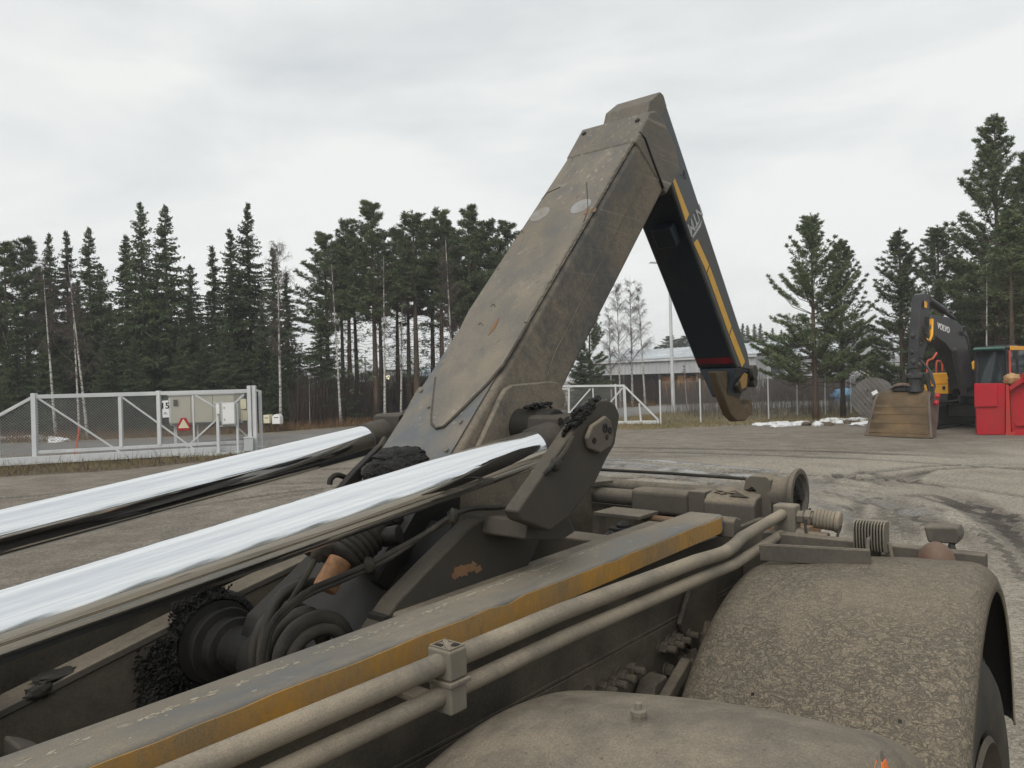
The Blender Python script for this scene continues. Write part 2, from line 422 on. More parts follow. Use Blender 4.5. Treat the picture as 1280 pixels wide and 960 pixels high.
# webs and main chassis rails under the running rails
for sgn in (-1, 1):
    def yy(a, b): return (a, b) if sgn < 0 else (-b, -a)
    T('subframe_web', MB().bx(-1.6, 2.75, *yy(-0.475, -0.455), 1.085, 1.275), 'chassis', bevel=0.002)
    mb = MB(); a, b = yy(-0.480, -0.470)
    mb.bx(-1.6, 2.95, a, b, 0.80, 1.082)
    a2, b2 = yy(-0.478, -0.40)
    mb.bx(-1.6, 2.95, a2, b2, 1.0835, 1.092).bx(-1.6, 2.95, a2, b2, 0.79, 0.799)
    T('chassis_rail', mb, 'chassis', bevel=0.002)
# cross members between the rails
for x0 in (-0.9, 0.25, 1.93, 2.55):
    T('cross_member', MB().bx(x0, x0 + 0.10, -0.338 if x0 > 1 else -0.41, 0.41, 1.19 if x0 < 2.5 else 1.0, 1.312 if x0 < 2.5 else 1.10), 'frame' if x0 < 2.5 else 'dark', bevel=0.006)
T('chassis_rail_end', MB().bx(2.285, 2.93, 0.40, 0.452, 1.09, 1.305), 'chassis', bevel=0.004)
T('belly_plate', MB().bx(0.36, 2.9, -0.39, 0.39, 0.90, 0.912), 'dark', bevel=0.002)

# ---- chassis side plate, bolts, bracket
bolt0 = None
def bolt_mesh():
    mb = MB()
    mb.lathe((0, 0, 0), (0, -1, 0), [(0, 0.0185), (0.004, 0.0185), (0.004, 0.0)], 14)
    mb.lathe((0, -0.004, 0), (0, -1, 0), [(0, 0.0145), (0.013, 0.0145), (0.015, 0.0125), (0.015, 0)], 6)
    mb.lathe((0, -0.019, 0), (0, -1, 0), [(0, 0.0085), (0.020, 0.0085), (0.022, 0.006), (0.022, 0)], 10)
    return mb
bolt0 = T('bolt', bolt_mesh(), 'chassis', bevel=0)
bxz = [(1.563, 1.022), (1.627, 1.018), (1.675, 1.018), (1.718, 1.020), (1.765, 1.026), (1.944, 1.030), (1.991, 1.030), (2.034, 1.030), (2.085, 1.032),
       (1.60, 0.965), (1.66, 0.955), (1.90, 0.950), (1.975, 0.955), (2.05, 0.965), (1.72, 0.93)]
for i, (x, z) in enumerate(bxz):
    if i == 0: bolt0.location = (x, -0.480, z); bolt0.scale = (1.25, 1.25, 1.25)
    else: copy_to(bolt0, truck, location=(x, -0.480, z), rotation_euler=(0, R_(17 * i), 0))
T('spring_bracket', MB().prism([(1.70, 0.62), (1.74, 0.90), (1.80, 0.985), (1.86, 0.99), (1.90, 0.93), (1.93, 0.62)], -0.545, -0.49), 'chassis', bevel=0.006)
T('bracket_lever', MB().beam((1.76, -0.57, 0.93), (1.93, -0.57, 1.01), 0.03, 0.035), 'chassis', bevel=0.006)
T('lever_bolt', MB().lathe((1.93, -0.585, 0.955), (0, -1, 0), [(0, 0.02), (0.02, 0.02), (0.02, 0.012), (0.055, 0.012), (0.055, 0)], 8), 'chassis', bevel=0)
mb = MB()
for k, (x, z, r) in enumerate([(1.80, 0.90, 0.05), (1.95, 0.88, 0.06), (2.1, 0.93, 0.05), (2.2, 0.99, 0.05), (2.05, 0.86, 0.06), (1.66, 0.88, 0.05), (1.5, 0.9, 0.05), (2.16, 0.88, 0.05)]):
    mb.blob((x, -0.50, z), (r, 0.035, r), k + 3, 0.35)
T('caked_mud', mb, 'chassis', bevel=0, smooth=60)
T('chassis_gusset', MB().prism([(2.03, 1.075), (2.10, 1.16), (2.28, 1.16), (2.28, 1.0), (2.12, 0.96)], -0.50, -0.486), 'chassis', bevel=0.003)

# ---- hydraulic pipes along the side, clamp and end coupling
ya = -0.62
T('hydraulic_pipe', MB().tube([(-1.6, ya, 1.319), (1.28, ya, 1.319), (1.90, ya, 1.302), (2.02, ya, 1.294), (2.08, ya, 1.292), (2.16, ya + 0.008, 1.294), (2.25, ya + 0.020, 1.302), (2.60, ya + 0.025, 1.320)], 0.0185, 16), 'pipe', bevel=0, smooth=60)
T('hydraulic_pipe', MB().tube([(-1.6, ya, 1.262), (1.3, ya, 1.264), (1.90, ya, 1.252), (2.15, ya + 0.002, 1.243), (2.30, ya + 0.01, 1.246), (2.58, ya + 0.022, 1.255)], 0.0160, 16), 'pipe', bevel=0, smooth=60)
for xc in (0.945, -0.55):
    c = T('pipe_clamp', MB().bx(xc - 0.022, xc + 0.022, ya - 0.0275, ya + 0.0275, 1.292, 1.345), 'castdust', bevel=0.005)
    T('clamp_half', MB().bx(xc - 0.021, xc + 0.021, ya - 0.0265, ya + 0.0265, 1.234, 1.283), 'castdust', c, bevel=0.005)
    T('clamp_plate', MB().bx(xc - 0.026, xc + 0.026, ya - 0.032, ya + 0.032, 1.2835, 1.2915), 'castdust', c, bevel=0.002)
    mb = MB()
    zt = 1.345
    for a0, a1, b0, b1 in ((-0.019, 0.019, -0.0245, -0.0215), (-0.019, 0.019, 0.0215, 0.0245), (-0.019, -0.016, -0.0214, 0.0214), (0.016, 0.019, -0.0214, 0.0214)):
        mb.bx(xc + a0, xc + a1, ya + b0, ya + b1, zt + 0.0003, zt + 0.0022)
    mb.beam((xc - 0.015, ya - 0.020, zt + 0.0012), (xc + 0.015, ya + 0.020, zt + 0.0012), 0.009, 0.002)
    T('clamp_rib', mb, 'castdust', c, bevel=0)
    for sx in (-1, 1):
        T('clamp_bolt_recess', MB().lathe((xc + sx * 0.009, ya - sx * 0.011, zt + 0.0008), (0, 0, 1), [(0, 0.0075), (0.0008, 0.0075), (0.0008, 0.0)], 12), 'dark', c, bevel=0)
    T('clamp_foot', MB().bx(xc - 0.02, xc + 0.02, ya + 0.036, -0.476, 1.235, 1.247), 'chassis', c, bevel=0.002)
e = T('pipe_end_block', MB().bx(2.60, 2.66, -0.640, -0.562, 1.215, 1.352), 'castdust', bevel=0.008)
T('hex_fitting', MB().lathe((2.63, -0.641, 1.312), (0, -1, 0), [(0, 0.023), (0.020, 0.023), (0.020, 0.017), (0.026, 0.017), (0.026, 0.028), (0.046, 0.028), (0.046, 0.02), (0.052, 0.02)], 6), 'castdust', e, bevel=0.002)
T('quick_coupler', MB().lathe((2.63, -0.692, 1.312), (0.12, -1, -0.10), [(0, 0.0), (0, 0.026)] + [p for k in range(6) for p in ((0.004 + k * 0.011, 0.033), (0.010 + k * 0.011, 0.033), (0.012 + k * 0.011, 0.0305))] + [(0.070, 0.036), (0.082, 0.036), (0.086, 0.030), (0.086, 0.0)], 26), 'pipe', e, bevel=0)
T('coupler_lanyard', MB().tube([(2.645, -0.675, 1.34), (2.60, -0.672, 1.30), (2.59, -0.68, 1.262), (2.59, -0.71, 1.238), (2.59, -0.75, 1.236), (2.60, -0.775, 1.262), (2.62, -0.78, 1.295)], 0.0045, 8), 'hose', e, bevel=0, smooth=60)
T('coupler_cap', MB().blob((2.67, -0.845, 1.262), (0.026, 0.03, 0.024), 5, 0.15), 'castdust', e, bevel=0, smooth=60)
T('lower_coupler', MB().lathe((2.62, -0.641, 1.245), (0, -1, 0), [(0, 0.0), (0, 0.03), (0.03, 0.03), (0.04, 0.024), (0.10, 0.024), (0.10, 0)], 12), 'pipe', e, bevel=0)

# ---- mudguards
def mudguard(mat, a0=-66, a1=84, R=0.735, yaw=0.0):
    """one swept shell: (y across, drop from the crest) section carried round the wheel"""
    sec = [(-0.594, 0.115), (-0.596, 0.085), (-0.603, 0.052), (-0.620, 0.030), (-0.645, 0.019), (-0.70, 0.012)]
    sec += [(-0.70 - 0.5 * k / 9, 0.012 - 0.012 * k / 9 - 0.012 * math.sin(math.pi * k / 9)) for k in range(1, 10)]
    sec += [(-1.222, 0.003), (-1.243, 0.013), (-1.258, 0.029), (-1.266, 0.050), (-1.268, 0.072)]
    n = 44; vs = []
    for i in range(n + 1):
        a = R_(a0 + (a1 - a0) * i / n)
        for y, d in sec:
            zt = 1.226 + 0.046 * min(1, (-0.60 - y) / 0.6)
            r = R - d
            flat = 0.03 * math.sin(a) ** 2
            vs.append((math.sin(a) * (r + flat), y, zt - R + math.cos(a) * r))
    m = len(sec)
    fs = [(i * m + j, i * m + j + 1, (i + 1) * m + j + 1, (i + 1) * m + j) for i in range(n) for j in range(m - 1)]
    o = MB().add(vs, fs).build('mudguard', M[mat], truck, 0, 2, 50)
    o.data.materials.append(M['guardblack']); o.data.materials.append(M['scrape'])
    so = o.modifiers.new('shell', 'SOLIDIFY'); so.thickness = 0.007; so.offset = -1; so.material_offset = 1; so.material_offset_rim = 2
    return o
AX = (1.07, 2.315)
gd1 = mudguard('fender2'); gd1.location = (AX[0], 0, -0.016)
gd2 = mudguard('fender'); gd2.location = (AX[1] - 0.045, 0, 0); gd2.rotation_euler = (0, 0, R_(3.0)); gd2.scale = (1, 0.982, 1)
for k, x in enumerate(AX):
    g = copy_to(gd1, truck, location=(x, 0, -0.13), scale=(1, -1, 1))
T('mudguard_bolt', MB().lathe((1.10, -0.905, 1.229), (0, 0, 1), [(0, 0), (0, 0.018), (0.004, 0.018), (0.005, 0.012), (0.014, 0.012), (0.015, 0.014), (0.022, 0.014), (0.024, 0.007), (0.034, 0.006), (0.034, 0)], 8), 'pipe', bevel=0)
T('mudguard_rivet', MB().lathe((2.02, -0.95, 1.19), (-0.4, 0, 0.92), [(0, 0), (-0.002, 0.006), (0.003, 0.005), (0.004, 0)], 10), 'dark', bevel=0)
# flat bar standing on the rear mudguard
bar = MB().bx(-0.006, 0.006, -0.157, 0.157, 0.0, 0.052).bx(-0.013, -0.0065, -0.160, 0.160, 0.002, 0.050)
o = T('mudguard_bar', bar, 'frame', bevel=0.002); o.location = (2.30, -0.80, 1.238); o.rotation_euler = (R_(-3.6), 0, 0)

# ---- wheels
def wheel(x, sgn):
    y0 = sgn * 1.225
    s = -sgn
    rim = MB().lathe((x, y0, 0.52), (0, s, 0), [(0.010, 0.300), (0.0, 0.285), (0.02, 0.275), (0.10, 0.262), (0.14, 0.235), (0.145, 0.16), (0.12, 0.14), (0.05, 0.12), (0.03, 0.10), (0.03, 0.0)], 40).build('wheel', M['chassis'], truck, 0, 2, 40)
    prof = [(0.035, 0.292), (0.012, 0.315), (0.002, 0.36), (0.0, 0.41), (0.010, 0.455), (0.026, 0.485), (0.050, 0.503), (0.10, 0.512), (0.20, 0.513), (0.255, 0.503), (0.28, 0.47), (0.29, 0.40), (0.27, 0.32), (0.245, 0.292)]
    MB().lathe((x, y0, 0.52), (0, s, 0), prof, 56).build('tyre', M['tyre'], rim, 0, 2, 40)
    MB().lathe((x, y0 + s * 0.33, 0.52), (0, s, 0), prof, 48).build('inner_tyre', M['tyre'], rim, 0, 2, 40)
    tb = MB()
    for k in range(56):
        a = 2 * math.pi * k / 56
        for y_ in (0.052, 0.118, 0.184):
            c = Vector((x + 0.514 * math.sin(a), y0 + s * (y_ + 0.025), 0.52 + 0.514 * math.cos(a)))
            tb.bx(-0.021, 0.021, -0.029, 0.029, -0.008, 0.010, Matrix.Translation(c) @ Matrix.Rotation(a, 4, 'Y'))
    tag(tb.build('tyre_tread', M['tyre'], rim, 0, 2, 0), kind='stuff')
    n0 = None
    for k in range(10):
        a = 2 * math.pi * k / 10
        p = (x + 0.195 * math.sin(a), y0 + s * 0.142, 0.52 + 0.195 * math.cos(a))
        if n0 is None:
            n0 = MB().lathe((0, 0, 0), (0, -s, 0), [(0, 0.017), (0.035, 0.017), (0.04, 0.012), (0.055, 0.011), (0.055, 0)], 6).build('wheel_nut', M['pipe'], rim, 0, 2, 30)
            n0.location = p
        else: copy_to(n0, rim, location=p)
for x in AX:
    for sgn in (-1, 1): wheel(x, sgn)
    T('axle', MB().cyl((x, -0.95, 0.52), (x, 0.95, 0.52), 0.07).blob((x, 0, 0.52), (0.2, 0.22, 0.2), 1, 0.05), 'chassis', bevel=0)

# ---- amber side marker by the front mudguard, worn lights and end bar behind
ax_, ay_ = 1.058, -1.288
mk = T('side_marker_lamp', MB().add([(1.015, -1.312, 1.20), (1.10, -1.312, 1.20), (1.10, -1.262, 1.20), (1.015, -1.262, 1.20), (ax_ - .006, ay_, 1.312), (ax_ + .008, ay_, 1.312)], [(0, 1, 5, 4), (1, 2, 5), (2, 3, 4, 5), (3, 0, 4), (3, 2, 1, 0)]), 'castdust', bevel=0.003)
T('marker_lens', MB().add([(1.030, -1.3125, 1.203), (1.092, -1.3125, 1.203), (1.066, ay_ - .0045, 1.298), (1.052, ay_ - .0045, 1.298), (1.030, -1.304, 1.203), (1.092, -1.304, 1.203), (1.066, ay_, 1.297), (1.052, ay_, 1.297)], [(0, 1, 2, 3), (7, 6, 5, 4), (0, 4, 5, 1), (1, 5, 6, 2), (2, 6, 7, 3), (3, 7, 4, 0)]), 'amber', mk, bevel=0.001)
T('marker_front_lens', MB().add([(1.0135, -1.304, 1.203), (1.0135, -1.270, 1.203), (1.050, ay_ + .004, 1.300), (1.050, ay_ - .004, 1.300), (1.022, -1.304, 1.203), (1.022, -1.270, 1.203), (1.054, ay_ + .004, 1.298), (1.054, ay_ - .004, 1.298)], [(0, 1, 2, 3), (7, 6, 5, 4), (0, 4, 5, 1), (1, 5, 6, 2), (2, 6, 7, 3), (3, 7, 4, 0)]), 'amber', mk, bevel=0.001)
T('lamp_bar', MB().bx(2.53, 2.58, -1.20, -0.55, 1.222, 1.268), 'frame', bevel=0.004)
T('lamp_bar_stay', MB().bx(2.535, 2.575, -0.60, -0.478, 1.05, 1.19), 'chassis', bevel=0.004)
wk = MB().bx(2.45, 2.478, -0.962, -0.874, 1.262, 1.352)
for k in range(11):
    y = -0.960 + k * 0.0083
    wk.prism([(2.449, 1.262), (2.432, 1.268), (2.425, 1.285), (2.425, 1.33), (2.432, 1.346), (2.449, 1.352)], y, y + 0.0035)
wk = T('work_lamp', wk, 'castdust', bevel=0)
T('lamp_lens', MB().bx(2.479, 2.483, -0.957, -0.879, 1.268, 1.346), 'dark', wk, bevel=0.001)
T('lamp_bracket', MB().tube([(2.455, -0.918, 1.31), (2.415, -0.918, 1.30), (2.412, -0.918, 1.27)], 0.006, 8).tube([(2.46, -0.966, 1.29), (2.46, -0.972, 1.252), (2.49, -0.94, 1.243), (2.54, -0.93, 1.243)], 0.006, 8), 'castdust', wk, bevel=0)
T('dust_dome', MB().lathe((2.50, -1.082, 1.222), (0, 0, 1), [(0, 0.048), (0.012, 0.051), (0.030, 0.050), (0.050, 0.043), (0.066, 0.029), (0.076, 0.012), (0.078, 0)], 28), 'dome', bevel=0, smooth=70)
tl = T('tail_lamp', MB().extr([(2.60, -1.040, 1.275), (2.60, -1.030, 1.322), (2.60, -1.120, 1.328), (2.60, -1.128, 1.302), (2.60, -1.120, 1.278)], (0.075, 0, 0)), 'frame', bevel=0.006)
T('lamp_stalk', MB().tube([(2.62, -1.105, 1.28), (2.60, -1.10, 1.262), (2.575, -1.10, 1.24)], 0.009, 8).blob((2.60, -1.105, 1.262), (0.012, 0.012, 0.014), 2, 0.2, 10, 8), 'rubber', tl, bevel=0)
T('lamp_cable', MB().tube([(2.60, -1.10, 1.265), (2.59, -1.125, 1.26), (2.585, -1.15, 1.248), (2.58, -1.17, 1.238)], 0.005, 6), 'rubber', tl, bevel=0)

# ---- rear end: cross tubes, casting, roller
T('rear_cross_tube', MB().cyl((2.99, 0.60, 1.262), (2.99, 0.20, 1.262), 0.036, None, 20), 'frame', bevel=0.003)
T('rear_cross_tube', MB().cyl((3.20, 0.60, 1.275), (3.20, -0.12, 1.275), 0.032, None, 20), 'frame', bevel=0.003)
T('tube_sleeve', MB().bx(2.94, 3.045, -0.075, 0.205, 1.205, 1.312), 'frame', bevel=0.022, seg=3)
T('sleeve_bracket', MB().extr([(2.93, -0.155, 1.215), (2.93, -0.155, 1.322), (2.93, -0.080, 1.322), (2.93, -0.080, 1.215)], (0.11, 0, 0)), 'frame', bevel=0.004)
T('rear_casting', MB().prism([(2.90, 1.16), (2.90, 1.29), (2.93, 1.315), (3.02, 1.33), (3.20, 1.33), (3.30, 1.30), (3.30, 1.14)], -0.375, -0.160), 'frame', bevel=0.012, seg=3)
T('casting_lug', MB().extr([(2.92, -0.345, 1.316), (2.92, -0.30, 1.335), (2.92, -0.265, 1.316)], (0.10, 0, 0)).blob((2.99, -0.23, 1.325), (0.06, 0.05, 0.014), 4, 0.3), 'frame', bevel=0.003)
T('roller_bracket', MB().extr([(2.98, -0.300, 1.335), (2.98, -0.308, 1.378), (2.98, -0.33, 1.395), (2.98, -0.395, 1.395), (2.98, -0.412, 1.38), (2.98, -0.412, 1.20), (2.98, -0.352, 1.20), (2.98, -0.350, 1.335), (2.98, -0.335, 1.348), (2.98, -0.318, 1.335)], (0.11, 0, 0)), 'frame', bevel=0.005)
ro = T('rear_roller', MB().lathe((3.05, -0.400, 1.318), (0, -1, 0), [(0, 0.0), (0, 0.072), (0.040, 0.068), (0.065, 0.076), (0.082, 0.096), (0.090, 0.106), (0.100, 0.108), (0.104, 0.104), (0.105, 0.086), (0.090, 0.078), (0.082, 0.0)], 44), 'frame', bevel=0, smooth=40)
T('roller_hub', MB().lathe((3.05, -0.482, 1.318), (0, -1, 0), [(0, 0.076), (0.008, 0.072), (0.012, 0.03), (0.03, 0.026), (0.03, 0)], 24).blob((3.05, -0.488, 1.303), (0.055, 0.012, 0.06), 3, 0.5), 'grease', ro, bevel=0, smooth=60)
T('roller_mount', MB().bx(2.92, 3.12, -0.56, -0.40, 1.17, 1.212), 'rust', bevel=0.006)
T('rear_cross_member', MB().bx(3.06, 3.18, -0.52, 0.52, 1.02, 1.21), 'chassis', bevel=0.006)
T('frame_corner_plate', MB().extr([(2.90, 0.40, 1.318), (3.05, 0.56, 1.318), (3.16, 0.50, 1.318), (3.02, 0.34, 1.318)], (0, 0, 0.012)), 'frame', bevel=0.003)
T('hydraulic_hose', MB().tube([(2.9, 0.72, 1.31), (3.3, 0.62, 1.335), (3.5, 0.3, 1.31), (3.55, -0.05, 1.30), (3.45, -0.25, 1.31)], 0.008, 8), 'rubber', bevel=0, smooth=60)
T('hydraulic_hose', MB().tube([(2.25, 0.28, 1.12), (2.5, 0.16, 1.17), (2.7, 0.02, 1.14), (2.85, -0.1, 1.08)], 0.011, 8), 'rubber', bevel=0, smooth=60)
vb = T('valve_block', MB().bx(2.42, 2.50, -0.04, 0.05, 1.10, 1.18).bx(2.62, 2.70, 0.02, 0.12, 1.08, 1.20), 'dark', bevel=0.006)
for (x, y) in ((2.45, 0.0), (2.66, 0.07), (2.55, -0.12)):
    T('valve_stack', MB().lathe((x, y, 1.06), (0, 0, 1), [(0, 0.03), (0.06, 0.03), (0.06, 0.022), (0.12, 0.022), (0.12, 0.028), (0.15, 0.028), (0.17, 0.0)], 14), 'dark', vb, bevel=0)
T('valve_bracket', MB().bx(2.70, 2.86, 0.02, 0.24, 1.225, 1.240), 'frame', vb, bevel=0.002)
T('rusty_push_rod', MB().cyl((2.82, 0.10, 1.214), (2.82, -0.12, 1.214), 0.014).lathe((2.82, -0.12, 1.214), (0, -1, 0), [(0, 0.014), (0, 0.028), (0.03, 0.03), (0.04, 0.02), (0.04, 0)], 16), 'rust', bevel=0)
for k, p in enumerate([[(2.1, 0.2, 1.05), (2.3, 0.1, 1.14), (2.5, 0.05, 1.12), (2.7, -0.05, 1.05)], [(2.15, -0.2, 1.02), (2.35, -0.1, 1.12), (2.55, 0.1, 1.10), (2.7, 0.25, 1.04)], [(2.2, 0.3, 1.08), (2.4, 0.2, 1.16), (2.6, 0.2, 1.14), (2.8, 0.3, 1.06)]]):
    T('brake_hose', MB().tube(p, 0.011, 8), 'dark', bevel=0, smooth=60)

# ---- the arm
AD = Vector((0.6896, 0, 0.7242)); AN = Vector((-0.7242, 0, 0.6896))
arm = T('main_arm', MB().prism([(1.22, 1.352), (2.52, 2.719), (2.665, 2.52), (1.46, 1.22)], -0.15, 0.15), 'arm_side', bevel=0.022, seg=4)
def face_pt(px, py, lift=0.0):
    """pixel -> point on the arm's upper face"""
    P0 = Vector((1.714, 0, 1.874)) + AN * lift
    r = ray(px, py)
    d = Vector((r.dot(TU), -r.dot(TV), r.z)); e = Vector((EYE.dot(TU), -(EYE.dot(TV) - V0), EYE.z))
    t = (P0 - e).dot(AN) / d.dot(AN)
    return e + d * t
def face_sheet(name, pts, mat, lift, thick, parent=arm, bevel=0.002):
    poly = [p + AN * lift for p in pts]
    return T(name, MB().extr(poly, AN * thick), mat, parent, bevel)
def fp(s, y):  # along the arm from (1.22,1.352)
    p = Vector((1.2195, 0, 1.3545)) + AD * s
    return Vector((p.x, y, p.z))
def s_of(p): return (p - Vector((1.2195, 0, 1.3545))).dot(AD)
# lower bare steel skin, then the dust-caked cover plate with its rounded tip
face_sheet('lower_skin', [fp(0.02, -0.138), fp(0.02, 0.138), fp(0.95, 0.138), fp(0.95, -0.138)], 'arm_steel', 0.0005, 0.002, bevel=0.0)
tip = [(548, 537), (560, 533), (589, 503), (637, 457)]
cp = [face_pt(*q) for q in [(541, 522), (543, 500), (545, 476)]]
cov = [fp(1.86, -0.146)]
cov += [fp(1.86, 0.146), fp(0.93, 0.146)]
for q in [(546, 474), (543, 500), (541, 520), (541, 531), (547, 537), (556, 535), (572, 520), (589, 503), (612, 480), (637, 457), (652, 436)]:
    p = face_pt(*q); cov.append(fp(s_of(p), max(-0.146, min(0.146, p.y))))
cov.append(fp(s_of(face_pt(668, 405)), -0.146))
face_sheet('cover_plate', cov, 'cover', 0.003, 0.005, bevel=0.003)
wpts = [fp(0.93, 0.145)] + cov[3:14]
T('cover_weld', MB().tube([p + AN * 0.006 for p in cov[3:]], 0.0045, 6), 'crack', arm, bevel=0, smooth=60)
wb = []; rr = random.Random(15)
s0 = s_of(face_pt(668, 405))
for k in range(90):
    wb.append(fp(s0 + (1.79 - s0) * k / 89, -.1405 + rr.uniform(-.0025, .0025)) + AN * (.0085 + rr.uniform(0, .002)))
T('cover_weld', MB().tube(wb, [.0042 + rr.uniform(-.0012, .002) for _ in wb], 6), 'arm', arm, bevel=0, smooth=60)
# knee sleeve: a wrap-round plate, proud of the arm
sl = []
kn = [(2.440, 2.653), (2.553, 2.789), (2.60, 2.806), (2.66, 2.790), (2.757, 2.700), (2.790, 2.615), (2.668, 2.499)]
sleeve = T('knee_sleeve', MB().prism(kn, -0.1545, 0.1545), 'arm', arm, bevel=0.010, seg=3)
edge = []
for q in [(708, 186), (722, 183), (738, 182), (752, 178), (768, 172), (785, 166), (795, 163), (800, 166)]:
    edge.append(face_pt(*q, 0.010))
edge = [Vector((p.x, max(-0.15, min(0.15, p.y)), p.z)) for p in edge]
for q in [(806, 173), (812, 190), (820, 212), (829, 235)]:
    a = PY(*q, -0.155); edge.append(Vector((a[0], -0.155, a[1])))
T('sleeve_weld', MB().tube(edge, 0.0055, 8), 'dark', sleeve, bevel=0, smooth=60)
T('sleeve_bolt_hole', MB().lathe(fp(1.915, -.118) + AN * .0232, AN, [(0, 0), (0.0, 0.010), (0.002, 0.010), (0.002, 0)], 12), 'grease', sleeve, bevel=0)
T('sleeve_bolt_hole', MB().lathe(fp(1.925, .125) + AN * .0234, AN, [(0, 0), (0.0, 0.010), (0.002, 0.010), (0.002, 0)], 12), 'grease', sleeve, bevel=0)
# mud cracks, discs and rust on the upper face
def crack(pts, r=0.003, mat='crack', lift=0.009):
    T('mud_crack', MB().tube([(lambda p: Vector((p.x, max(-.143, min(.143, p.y)), p.z)))(face_pt(x, y, lift)) for x, y in pts], r * .6, 5), mat, arm, bevel=0, smooth=60)
crack([(672, 250), (684, 241), (700, 234)], 0.0028)
crack([(733, 228), (734, 244), (735, 262), (728, 282), (720, 296), (712, 310)], 0.0028)
for x, y in ((616, 382), (601, 405), (711, 196), (651, 290)):
    rr = random.Random(x * y)
    k = rr.uniform(2.5, 5)
    crack([(x - k, y + rr.uniform(0, 3)), (x - k * 0.3, y - rr.uniform(1, 3)), (x + k * 0.6, y - rr.uniform(0, 2)), (x + k, y + rr.uniform(0, 3))], 0.0022)
for px, py in ((675, 268), (726, 258)):
    T('plug_disc', MB().lathe(face_pt(px, py, 0.008), AN, [(0, 0.040), (0.0015, 0.039), (0.0015, 0)], 26), 'steelspot', arm, bevel=0)
# flakes of peeled mud scattered over the face
mb = MB(); rr = random.Random(21)
for k in range(30):
    sx, yy_ = rr.uniform(.25, 1.85), rr.uniform(-.13, .13)
    if rr.random() < .5: yy_ = rr.choice((-.13, .125)) + rr.uniform(-.02, .02)
    c = fp(sx, max(-.138, min(.138, yy_))) + AN * .0075; r = rr.uniform(.003, .010); a0 = rr.uniform(0, 6.28); pl = []
    for t in range(7):
        a = a0 + t * .9; q = rr.uniform(.5, 1.1); pl.append(c + AD * (r * 1.3 * q * math.cos(a)) + Vector((0, r * q * math.sin(a), 0)))
    mb.extr(pl, AN * rr.uniform(.0008, .0018))
tag(T('mud_flakes', mb, 'arm', arm, bevel=0), kind='stuff')
rr = random.Random(4)
def spot(name, px, py, rx, ry, mat, lift=0.0085, tilt=0.0):
    c = face_pt(px, py); pl = []
    for k in range(16):
        a = 2 * math.pi * k / 16; q = rr.uniform(0.65, 1.15)
        u, v = rx * q * math.cos(a), ry * q * math.sin(a)
        pl.append(c + AD * (u * math.cos(tilt) - v * math.sin(tilt)) + Vector((0, u * math.sin(tilt) + v * math.cos(tilt), 0)) + AN * lift)
    T(name, MB().extr(pl, AN * 0.001), mat, arm, bevel=0)
spot('rust_spot', 740, 266, 0.018, 0.030, 'rust')
spot('rust_streak', 619, 411, 0.036, 0.008, 'rust')
# plate edge line along the arm's side
T('side_seam', MB().tube([(lambda a: Vector((a[0], -0.1515, a[1])))(PY(*q, -0.1515)) for q in [(810, 214), (770, 292), (730, 370), (693, 442), (684, 470)]], 0.0013, 6), 'arm', arm, bevel=0, smooth=60)
# the jib beyond the knee
JT = PY(829, 119, -0.1); J1 = PY(935, 440, -0.1); J2 = PY(939, 463, -0.1)
I0 = PY(833, 215, -0.1); I1 = PY(922, 459, -0.1); I2 = PY(917, 466, -0.1)
jib = T('jib', MB().prism([(2.625, 2.80), (2.655, 2.865), (2.742, 2.925), (JT[0] + 0.004, JT[1]), J1, J2, I1, I0, (2.70, 2.60)], -0.1, 0.1), 'jib_side', bevel=0.010, seg=3)
T('jib_cap', MB().prism([(2.62, 2.79), (2.652, 2.868), (2.741, 2.9285), (JT[0] + 0.004, JT[1] + .002), (JT[0] + .03, JT[1] - .04), (2.72, 2.80)], -0.1015, 0.1015), 'arm', jib, bevel=0.006)
T('cap_rust', MB().prism([(2.668, 2.8785), (2.695, 2.897), (2.697, 2.898), (2.670, 2.8795)], -0.07, 0.02), 'rust', jib, bevel=0)
jd = Vector((I1[0] - I0[0], 0, I1[1] - I0[1])).normalized(); jn = Vector((jd.z, 0, -jd.x))     # jn points to the inner side
if jn.x > 0: jn = -jn
def jp(t, y, l=0.0):
    p = Vector((I0[0], 0, I0[1])) + jd * t + jn * l
    return Vector((p.x, y, p.z))
JL = (Vector((I1[0], 0, I1[1])) - Vector((I0[0], 0, I0[1]))).length
T('jib_underside', MB().extr([jp(0.10, -0.088, 0.0005), jp(0.10, 0.088, 0.0005), jp(JL - 0.012, 0.088, 0.0005), jp(JL - 0.012, -0.088, 0.0005)], jn * 0.003), 'jib', jib, bevel=0.0)
T('red_band', MB().extr([jp(JL - 0.062, -0.087, 0.0038), jp(JL - 0.062, 0.087, 0.0038), jp(JL - 0.028, 0.087, 0.0038), jp(JL - 0.028, -0.087, 0.0038)], jn * 0.001), 'redband', jib, bevel=0)
T('jib_stop_block', MB().extr([jp(0.22, -0.06, 0.004), jp(0.22, 0.03, 0.004), jp(0.31, 0.03, 0.004), jp(0.31, -0.06, 0.004)], jn * 0.055), 'jib', jib, bevel=0.006)
def side_strip(pts):
    T('yellow_stripe', MB().prism([PY(x, y, -0.1005) for x, y in pts], -0.1020, -0.1002), 'tape', jib, bevel=0)
side_strip([(836.5, 214), (839.5, 213), (861, 268), (857, 277)])
side_strip([(867, 304), (871.5, 299), (886, 331), (883, 340)])
side_strip([(884, 342), (887, 333), (914, 408), (911, 418)])
side_strip([(912, 420), (915, 411), (931, 452), (927, 459)])
